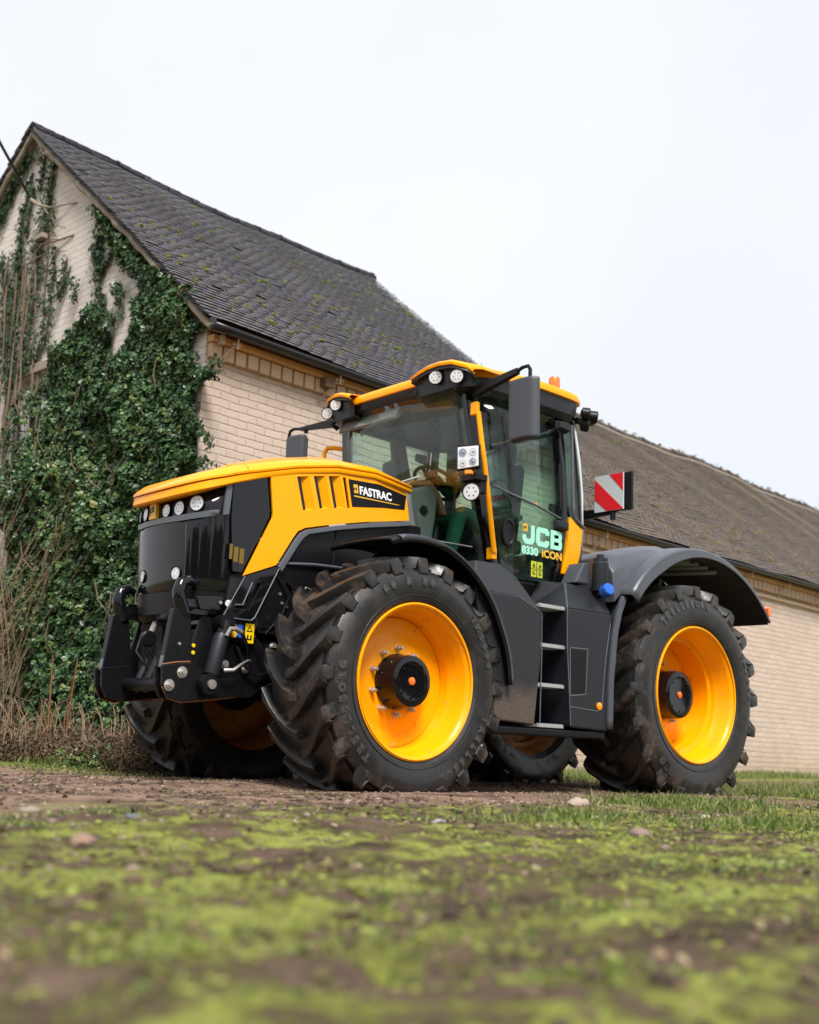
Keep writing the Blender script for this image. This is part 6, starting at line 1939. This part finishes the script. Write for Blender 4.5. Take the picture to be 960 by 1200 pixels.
# left verge of the barn bed
n = 5000
uu_ = rg.uniform(-2.3, -1.55, n); vv_ = rg.uniform(-2.2, 5, n)
addg(BO.x + uu_ * du[0] + vv_ * dv[0], BO.y + uu_ * du[1] + vv_ * dv[1], .028)
gr = grass('grass', np.concatenate(gx), np.concatenate(gy), np.concatenate(ghh), 71)
tag(gr, 'green grass and short moss growing along the track and barn verge', kind='stuff')
# ------------------------------------------------------------------ ivy on the gable (local barn frame: x = out of the wall is negative)
M['ivy'] = attr_mat('ivy_leaf', [(.014, .034, .014), (.030, .075, .028), (.055, .120, .040), (.11, .175, .045), (.24, .24, .07)], rough=.36, nb=0, trans=.12)
M['ivy_stem'] = simple('ivy_stem', (.16, .11, .075), rough=.9, nb=.6, nbs=60, var=.3)
M['dry_stem'] = simple('dry_bramble', (.24, .165, .10), rough=.85, var=.5)
M['red_stem'] = simple('russet_cane', (.24, .085, .035), rough=.7, var=.3)
M['dry_leaf'] = attr_mat('dead_leaf', [(.035, .024, .014), (.10, .065, .035), (.19, .13, .075), (.14, .15, .10)], rough=.9, nb=0, trans=.1)
MASS = [(2.42, 6.54), (1.92, 6.1), (1.32, 5.63), (0.59, 5.09), (0.14, 4.78), (0.15, 4.41), (0.21, 4.2), (0.13, 4.02), (-0.13, 3.93), (-0.24, 3.79), (-0.08, 3.76), (0.06, 3.7), (-0.03, 3.52), (-0.21, 3.31), (-0.18, 3.22), (-0.07, 3.16), (-0.26, 2.92), (-0.02, 2.82), (-0.24, 2.44), (-0.40, 0.07), (2.5, -0.11), (2.75, 0.95), (3.25, 2.3), (3.72, 3.2), (3.95, 3.9), (3.88, 4.35), (3.5, 4.38), (3.2, 4.48), (2.75, 4.60), (2.5, 4.88), (2.25, 5.0), (2.05, 5.1), (1.80, 4.75), (1.72, 4.52), (1.57, 4.40), (1.42, 4.5), (1.25, 4.75), (1.36, 4.95), (1.25, 5.12), (1.36, 5.38), (1.66, 5.52), (2.0, 5.92)]
def inpoly(px, py, poly):
    inside = np.zeros(len(px), bool)
    n = len(poly)
    for i in range(n):
        x1, y1 = poly[i]; x2, y2 = poly[(i + 1) % n]
        c = ((y1 > py) != (y2 > py)) & (px < (x2 - x1) * (py - y1) / (y2 - y1 + 1e-12) + x1)
        inside ^= c
    return inside
# leaf: five lobed, slightly folded
LEAF = np.array([(0, 0, 0), (-.30, .02, .03), (-.52, .30, .10), (-.26, .42, .04), (-.34, .78, .08), (0, .62, .0), (.34, .78, .08), (.26, .42, .04), (.52, .30, .10), (.30, .02, .03), (0, 1.05, -.06)])
LEAF[:, 1] -= .35
LF = np.array([(0, 2, 1), (0, 3, 2), (3, 4, 5), (0, 5, 3), (4, 10, 5), (0, 7, 5), (5, 7, 6), (0, 8, 7), (0, 9, 8), (6, 5, 10)])
def leaves(name, P, D, size, mat, parent, seed, roll=1.2, tone=None):
    """P positions, D facing directions (roughly outward)"""
    rng = np.random.default_rng(seed); n = len(P)
    D = D + rng.normal(0, .48, D.shape); D /= np.linalg.norm(D, axis=1, keepdims=True)
    up = np.tile(np.array([0, 0, -1.0]), (n, 1)) + rng.normal(0, .5 * roll, (n, 3))
    X = np.cross(up, D); X /= np.linalg.norm(X, axis=1, keepdims=True)
    Y = np.cross(D, X)
    s = size[:, None, None]
    V = P[:, None, :] + s * (LEAF[None, :, 0:1] * X[:, None, :] + LEAF[None, :, 1:2] * Y[:, None, :] + LEAF[None, :, 2:3] * D[:, None, :] * rng.uniform(-1, 2.2, (n, 1, 1)))
    F = (np.arange(n)[:, None, None] * 11 + LF[None]).reshape(-1, 3)
    t = rng.random(n) if tone is None else np.clip(tone + rng.normal(0, .17, n), 0, 1)
    A = np.repeat(np.stack([t, t, t, np.ones(n)], 1), 11, 0)
    return fast_mesh(name, V.reshape(-1, 3), F, mat, parent, attr={'rnd': A})
rv = np.random.default_rng(42)
IV = tag(empty('ivy', BO, BROT), 'dense dark green ivy climbing the cream gable wall of the tall barn', 'ivy')
def mass_depth(v, z):
    d = .16 - .12 * np.clip((v - 2.7) / .5, 0, 1) * np.clip((z - 2.8) / .5, 0, 1) + .30 * np.clip(1 - z / 6.0, 0, 1) + .85 * fbm(v * 1.6, z * 1.3, 91, 4) + .34 * fbm(v * 5, z * 5, 95, 3)
    return np.clip(d * (1 - .45 * np.clip((z - 3.0) / 1.2, 0, 1)), .03, .8)
n = 92000
v = rv.uniform(-.5, 4.3, n); z = rv.uniform(-.05, 6.6, n)
jv = v + .16 * fbm(v * 5, z * 5, 81); jz = z + .2 * fbm(v * 5, z * 5, 83)
k = inpoly(jv, jz, MASS)
thin = fbm(v * 2.2, z * 2.2, 87) 
k &= ~((thin < -.27) & (z > 3.4))
k &= ~((v > 2.95) & (z > 3.25) & (rv.random(n) < .78))
v, z = v[k], z[k]
dep = mass_depth(v, z)
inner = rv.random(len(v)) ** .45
x = -dep * inner - .02
# facing from the gradient of the surface
e = .06
gv_ = (mass_depth(v + e, z) - mass_depth(v - e, z)) / (2 * e); gz_ = (mass_depth(v, z + e) - mass_depth(v, z - e)) / (2 * e)
D = np.stack([-np.ones(len(v)), -gv_ * -.9, gz_ * -.9 * -1 * -1], 1)
D[:, 1] = -gv_ * -1 * -1 * 1.0 * -1
D[:, 1] = -gv_; D[:, 2] = -gz_ + .35
D /= np.linalg.norm(D, axis=1, keepdims=True)
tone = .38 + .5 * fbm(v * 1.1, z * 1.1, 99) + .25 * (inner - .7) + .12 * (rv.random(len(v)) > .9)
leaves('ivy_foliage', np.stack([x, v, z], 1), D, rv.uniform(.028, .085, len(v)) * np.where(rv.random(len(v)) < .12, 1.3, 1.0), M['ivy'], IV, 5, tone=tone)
# runners up the wall
RUN = [[(3.62, 7.67), (3.6, 7.45), (3.62, 7.04), (3.62, 6.81)], [(3.9, 7.65), (3.88, 7.37), (3.9, 7.13)], [(4.18, 7.5), (4.21, 7.23), (4.31, 6.96), (4.29, 6.65), (4.2, 5.98)],
       [(4.09, 7.28), (4.12, 6.9), (4.15, 6.56)], [(2.14, 6.13), (2.3, 5.91), (2.17, 5.55), (2.13, 5.23), (2.03, 5.0)], [(2.37, 5.95), (2.26, 5.69), (2.16, 5.53)], [(2.30, 6.10), (2.20, 5.8), (2.15, 5.6)],
       [(1.96, 5.84), (2.02, 5.67), (2.14, 5.53)], [(3.32, 6.2), (3.29, 5.74), (3.31, 5.52)], [(3.0, 6.0), (3.07, 5.63)], [(2.92, 5.85), (3.05, 5.5)], [(1.77, 5.32), (1.59, 4.89)],
       [(3.7, 6.89), (3.57, 6.56), (3.84, 6.35), (3.72, 5.97), (3.73, 5.63), (3.78, 5.08), (3.73, 4.62)], [(4.79, 6.5), (4.54, 5.95), (4.41, 5.22), (4.16, 4.59)], [(4.32, 6.48), (4.22, 5.87), (4.15, 5.16), (4.06, 4.35)],
       [(3.31, 5.52), (3.34, 4.98), (3.71, 4.73)], [(4.30, 7.80), (4.65, 7.44), (4.93, 7.13), (5.3, 6.7)], [(1.64, 5.5), (1.35, 5.34)], [(.1, 3.9), (-.15, 3.86), (-.28, 3.80)], [(.1, 4.35), (.02, 4.42), (.2, 4.5)]]
WID = [.045, .02, .03, .03, .06, .03, .03, .03, .03, .02, .02, .02, .13, .10, .12, .10, .12, .05, .04, .03]
DEN = [380, 300, 240, 240, 300, 260, 240, 240, 200, 160, 140, 120, 420, 330, 330, 260, 620, 180, 220, 160]
pv, pz, pd = [], [], []
stem = MB()
rr = random.Random(8)
for pl, wd, dn in zip(RUN, WID, DEN):
    pl3 = [(-.02, a + rr.uniform(-.02, .02), b) for a, b in pl]
    stem.tube(pl3, [.011] * (len(pl3) - 1) + [.004], 5)
    for (a0, b0), (a1, b1) in zip(pl, pl[1:]):
        l = math.hypot(a1 - a0, b1 - b0); m_ = int(l * dn)
        t = rv.random(m_)
        pv.append(a0 + (a1 - a0) * t + rv.normal(0, wd, m_)); pz.append(b0 + (b1 - b0) * t + rv.normal(0, .02, m_)); pd.append(np.abs(rv.normal(0, .045, m_)) + .015)
# along the right-hand rake just under the verge
m_ = 2300; t = rv.random(m_) ** .8
pv.append(2.45 - 1.9 * t + rv.normal(0, .05, m_) - .02); pz.append(6.52 - 1.70 * t - np.abs(rv.normal(0, .13, m_)) * (.4 + .8 * t)); pd.append(np.abs(rv.normal(0, .06, m_)) + .03)
# loose sprays round the corner and edge of the mass
for (a, b, ln, an) in ((-.1, 3.85, .35, .3), (-.1, 3.35, .32, -.4), (-.15, 3.0, .4, -.7), (-.15, 2.75, .45, -.9), (1.55, 5.1, .3, 2.2), (2.6, 5.3, .4, 1.9), (3.0, 5.4, .35, 1.4), (.2, 4.1, .2, .6), (1.7, 4.75, .3, 1.8)):
    for q in range(3):
        an2 = an + rr.uniform(-.5, .5); m_ = 26; t = np.linspace(0, 1, m_)
        pv.append(a - np.cos(an2) * ln * t + rv.normal(0, .02, m_)); pz.append(b + np.sin(an2) * ln * t - .1 * t ** 2 + rv.normal(0, .02, m_)); pd.append(.04 + rv.random(m_) * .12)
        stem.tube([(-.05, a, b), (-.08, a - math.cos(an2) * ln * .5, b + math.sin(an2) * ln * .5 - .025), (-.08, a - math.cos(an2) * ln, b + math.sin(an2) * ln - .1)], [.006, .005, .003], 5)
pv = np.concatenate(pv); pz = np.concatenate(pz); pd = np.concatenate(pd)
Pm = np.stack([-pd, pv, pz], 1)
leaves('ivy_runner_leaves', Pm, np.tile(np.array([-1., 0, .3]), (len(Pm), 1)), rv.uniform(.028, .055, len(Pm)), M['ivy'], IV, 6, tone=np.full(len(Pm), .30))
# thick old stems on the left of the gable
for k in range(11):
    v0 = 3.55 + .09 * k + rr.uniform(-.03, .03)
    pts = []
    top = 6.38 - .16 * (k % 5)
    for i in range(22):
        t = i / 21
        pts.append((-.05 - .05 * math.sin(6 * t + k) - .03 * (k % 3), v0 - .10 * (1 - t) + .05 * math.sin(5 * t + k * 1.7) + .018 * math.sin(23 * t + k * 2.9) + rr.uniform(-.01, .01) + .55 * (1 - t) * (k / 16 - .45), .05 + (top - .05) * t))
    if k < 3:
        pts += [(-.08, v0 - .12, top + .09), (-.08, v0 - .35, top + .07), (-.08, v0 - .55 - .1 * k, top - .02)]
    stem.tube(pts, [.020 - .012 * (i / len(pts)) + .004 * math.sin(i) for i in range(len(pts))], 6)
for k in range(70):
    a = rr.uniform(.2, 3.9); b = rr.uniform(.6, 4.0)
    if not inpoly(np.array([a]), np.array([b]), MASS)[0]: continue
    dd = float(mass_depth(np.array([a]), np.array([b]))[0])
    an = rr.uniform(.6, 2.5); ln = rr.uniform(.2, .6)
    stem.tube([(-dd * .7, a, b), (-dd - .04, a + math.cos(an) * ln * .5, b + math.sin(an) * ln * .5), (-dd - .02, a + math.cos(an) * ln, b + math.sin(an) * ln)], [.008, .007, .004], 5)
stem.build('ivy_stems', M['ivy_stem'], IV, smooth=60)

# ------------------------------------------------------------------ brambles and dead growth at the foot of the gable
BR = tag(empty('bramble', BO, BROT), 'tangle of dry brown brambles and dead stems at the foot of the ivy covered gable', 'bramble')
st = MB(); rr = random.Random(12)
tips = []
for k in range(900):
    v0 = rr.uniform(-1.6, 4.3) if k % 2 else rr.uniform(2.1, 4.3)
    x0 = -rr.uniform(.25, 1.45)
    tall = (v0 > 2.0) and rr.random() < .6
    hgt = rr.uniform(.9, 3.3) if tall else rr.uniform(.12, .62)
    an = rr.uniform(0, 2 * PI); ln = hgt * rr.uniform(.25, .9)
    pts = []
    for i in range(6):
        t = i / 5
        pts.append((x0 + math.cos(an) * ln * t ** 1.5 * .5 + rr.uniform(-.02, .02), v0 + math.sin(an) * ln * t ** 1.5 + rr.uniform(-.02, .02), .03 + hgt * (t if tall else math.sin(t * 2.4) * .95)))
    r = rr.uniform(.002, .006)
    st.tube(pts, [r] * 4 + [r * .7, r * .4], 4)
    for q in pts[2:]:
        tips.append(q)
st.build('dry_stems', M['dry_stem'], BR)
tp = np.array(tips); rb = np.random.default_rng(4)
n = 26000
vv_ = rb.uniform(-1.7, 4.3, n); xx_ = -rb.uniform(.15, 1.55, n); mh = .34 + .22 * fbm(vv_ * 2, xx_ * 2, 33); mh = mh * (1 - .55 * np.clip((-xx_ - 1.0) / .6, 0, 1))
zz_ = .03 + mh * rb.random(n) ** .8
P1 = np.stack([xx_, vv_, zz_], 1)
leaves('dead_leaves', P1, rb.normal(0, 1, (n, 3)) + np.array([-.3, 0, .6]), rb.uniform(.015, .042, n), M['dry_leaf'], BR, 9, roll=2, tone=.35 + .5 * fbm(vv_ * 2.3, xx_ * 2.3, 35) + .12 * (rb.random(n) - .3))
k = rb.integers(0, len(tp), 2200)
leaves('bramble_leaves', tp[k] + rb.normal(0, .04, (len(k), 3)), rb.normal(0, 1, (len(k), 3)), rb.uniform(.015, .035, len(k)), M['dry_leaf'], BR, 10, roll=2)
# low green weeds in the bed
n = 5000; c0 = rb.integers(0, 16, n); cv = rb.uniform(-1.4, 4.0, 16); cx = -rb.uniform(.8, 1.6, 16)
P2 = np.stack([cx[c0] + rb.normal(0, .09, n), cv[c0] + rb.normal(0, .13, n), .05 + np.abs(rb.normal(0, .06, n))], 1)
leaves('weed_leaves', P2, rb.normal(0, .6, (n, 3)) + np.array([-.3, 0, .8]), rb.uniform(.02, .045, n), M['ivy'], BR, 12, tone=np.full(n, .72))
# russet canes
cn = MB()
for (v0, x0, h, lv, lx) in ((.545, -1.0, 1.02, .02, -.02), (.26, -1.0, .98, -.10, 0), (.42, -1.0, .62, .32, 0), (.34, -1.0, .8, -.30, -.1), (.5, -1.05, .55, .55, 0), (.6, -1.1, .42, .85, .1), (.2, -1.0, .5, -.6, -.1)):
    cn.tube([(x0, v0, .03), (x0 + lx * .3, v0 + lv * .3, h * .4), (x0 + lx, v0 + lv, h)], [.011, .009, .005] if h > .9 else [.006, .005, .003], 6)
cn.build('russet_canes', M['red_stem'], BR, smooth=60)

# ------------------------------------------------------------------ overhead cable
cbm = MB()
p0 = Vector((3.78 * 0, 0, 0))
Mloc = Matrix.Translation(BO) @ Matrix.Rotation(BROT, 4, 'Z')
A = Mloc @ Vector((-.20, 3.80, 6.96))
q_ = Vector((6.6234 - .2975 * 14.6, 6.8154 - .8420 * 14.6, .3356 + .4500 * 14.6))
dr = (q_ - A); L0 = Vector((dr.x, dr.y, 0)).length; sl_ = dr.z / L0; dr = Vector((dr.x, dr.y, 0)) / L0
SPAN = 26.0
pts = []
for i in range(40):
    t = i / 39; dd = SPAN * t ** 1.3
    pts.append(A + dr * dd + Vector((0, 0, sl_ * dd + .004 * dd * max(0, dd - 1.5) * 1.0)))
cable = MB().tube(pts, .018, 8).build('overhead_cable', M['black'], smooth=50)
pe = pts[-1]
PO = tag(empty('utility_pole', (pe.x, pe.y, 0)), 'brown timber utility pole across the yard carrying the overhead cable', 'pole')
MB().tube([(0, 0, -.2), (0, 0, pe.z * .5), (0, 0, pe.z + .5)], [.14, .12, .10], 14).build('pole_shaft', M['timber'], PO, smooth=50)
MB().box((0, 0, pe.z + .05), (.10, 1.2, .10)).build('cross_arm', M['timber'], PO, bevel=.01)
print('CABLE', A, q_, pe)
tag(cable, 'black overhead cable running from the gable bracket out of the left edge of the picture', 'cable')

# litter of dead leaves and straw on the ground
n = 3600; rl = np.random.default_rng(15)
lx = rl.uniform(-3.5, 6.9, n); ly = rl.uniform(-1.8, 6.5, n)
k = np.hypot(lx - CAMP[0], ly - CAMP[1]) > .9
lx, ly = lx[k], ly[k]; n = len(lx)
M['litter'] = attr_mat('leaf_litter', [(.05, .03, .018), (.14, .085, .045), (.26, .18, .10), (.38, .30, .20)], rough=.9, nb=0)
lt_ = leaves('leaf_litter', np.stack([lx, ly, gh(lx, ly) + .006], 1), rl.normal(0, .35, (n, 3)) + np.array([0, 0, 1.0]), rl.uniform(.008, .026, n), M['litter'], None, 44, roll=2)
tag(lt_, 'scattered dead leaves and straw on the track and moss', kind='stuff')
# ------------------------------------------------------------------ trees on the far side of the yard (behind the viewer; the cab glass and paint mirror them)
M['bark'] = simple('tree_bark', (.10, .08, .065), rough=.9, nb=.6, nbs=30, var=.3)
def bare_tree(h, seed):
    rng = random.Random(seed); mb = MB()
    def branch(p, d, l, r, lev):
        pts = [p]; q = p.copy(); dd = d.copy()
        for i in range(4):
            dd = (dd + Vector((rng.uniform(-.18, .18), rng.uniform(-.18, .18), rng.uniform(-.05, .14)))).normalized()
            q = q + dd * l / 4; pts.append(q.copy())
        mb.tube(pts, [r, r * .85, r * .7, r * .55, r * .4], 6 if lev < 2 else 4, cap=False)
        if lev < 4:
            for k in range(4 if lev else 6):
                t = rng.randint(1, 4); a = rng.uniform(0, 2 * PI)
                nd = (dd * .8 + Vector((math.cos(a) * .8, math.sin(a) * .8, rng.uniform(.1, .7)))).normalized()
                branch(pts[t], nd, l * rng.uniform(.45, .68), r * .5, lev + 1)
    branch(Vector((0, 0, -.1)), Vector((0, 0, 1)), h * .55, h * .022, 0)
    return mb
trees = []
for i, (tx, ty, hh, lab) in enumerate(((14.5, 24, 13, 'bare winter tree across the yard opposite the tractor windscreen'), (21, 17, 15, 'tall bare tree behind the viewer beyond the yard on the left'), (7, 28, 12, 'bare tree behind the viewer opposite the tractor door'), (-3, 27, 13, 'bare tree behind the viewer opposite the rear wheels'), (26, 8, 14, 'bare tree to the left beyond the front of the tractor'))):
    r = tag(empty('bare_tree', (tx, ty, 0)), lab, 'tree', 'bare trees across the yard')
    bare_tree(hh, i + 1).build('trunk', M['bark'], r, normals=False, smooth=60)
M['unseen_hedge'] = attr_mat('unseen_hedge_leaf', [(.012, .025, .010), (.03, .05, .02), (.06, .07, .03)], rough=.8, nb=0)
n = 30000; rh = np.random.default_rng(8)
ang = rh.uniform(-.35, 2.6, n); R_h = 30 + rh.normal(0, .5, n)
P = np.stack([2 + R_h * np.cos(ang), 2 + R_h * np.sin(ang), rh.random(n) * (3.6 + 1.2 * np.sin(ang * 9) + .8 * np.sin(ang * 23))], 1)
hd_ = leaves('unseen_hedge', P, rh.normal(0, 1, (n, 3)), rh.uniform(.35, .7, n), M['unseen_hedge'], None, 3)  # unseen leaf bank, added to darken reflections in glass and black paint
tag(hd_, 'dark hedgerow added unseen behind the viewer to darken reflections', kind='stuff')

# ------------------------------------------------------------------ sky, sun, camera
SUN_EL, SUN_AZ = 52.0, 62.0      # azimuth from +X towards +Y
world = bpy.data.worlds.new('World'); scene.world = world; world.use_nodes = True
nt = world.node_tree; nt.nodes.clear()
wo = nt.nodes.new('ShaderNodeOutputWorld'); bg = nt.nodes.new('ShaderNodeBackground')
sky = nt.nodes.new('ShaderNodeTexSky'); sky.sky_type = 'NISHITA'; sky.sun_disc = False
sky.sun_elevation = math.radians(SUN_EL); sky.sun_rotation = math.radians(90 - SUN_AZ)
sky.air_density = 1.0; sky.dust_density = 3.0; sky.ozone_density = 1.0
co = nt.nodes.new('ShaderNodeTexCoord')
cl_ = noise(nt, co.outputs['Generated'], 1.6, 5, .5)
cloud = ramp(nt, cl_, [(.3, (.85, .88, .95)), (.7, (.98, .99, 1.0))])
sc_ = nt.nodes.new('ShaderNodeVectorMath'); sc_.operation = 'SCALE'; L(nt, cloud, sc_.inputs[0]); sc_.inputs[3].default_value = 5.95
mx = nt.nodes.new('ShaderNodeMix'); mx.data_type = 'RGBA'; mx.inputs[0].default_value = .93
L(nt, sky.outputs[0], mx.inputs[6]); L(nt, sc_.outputs[0], mx.inputs[7])
L(nt, mx.outputs[2], bg.inputs[0]); bg.inputs[1].default_value = .10
L(nt, bg.outputs[0], wo.inputs[0])
sl = bpy.data.lights.new('sun', 'SUN'); sl.energy = 2.9; sl.angle = math.radians(20); sl.color = (1, .97, .93)
so = bpy.data.objects.new('sun', sl); COL.objects.link(so)
el, az = math.radians(SUN_EL), math.radians(SUN_AZ)
dirs = Vector((math.cos(el) * math.cos(az), math.cos(el) * math.sin(az), math.sin(el)))
so.rotation_euler = dirs.to_track_quat('Z', 'Y').to_euler(); so.location = dirs * 30

cam = bpy.data.cameras.new('camera'); co_ = bpy.data.objects.new('camera', cam); COL.objects.link(co_)
Rv = Vector((-0.7437264, 0.6671729, 0.0418485)); Uv = Vector((0.1636116, 0.1209720, 0.9790797)); Fv = Vector((-0.6481529, -0.7350143, 0.1991273))
Mc = Matrix(((Rv.x, Uv.x, -Fv.x, 6.6233953), (Rv.y, Uv.y, -Fv.y, 6.8154246), (Rv.z, Uv.z, -Fv.z, .3356491), (0, 0, 0, 1)))
co_.matrix_world = Mc
cam.sensor_fit = 'HORIZONTAL'; cam.sensor_width = 24.0; cam.lens = 24.0 * 1345.28 / 960
cam.clip_start = .05; cam.clip_end = 1500
cam.dof.use_dof = True; cam.dof.focus_distance = 7.7; cam.dof.aperture_fstop = 1.55
scene.camera = co_
scene.view_settings.view_transform = 'Standard'; scene.view_settings.look = 'None'
scene.view_settings.exposure = 0.85; scene.view_settings.gamma = 1.0; scene.view_settings.use_curve_mapping = False
scene.render.engine = 'CYCLES'
scene.cycles.max_bounces = 8; scene.cycles.transparent_max_bounces = 16
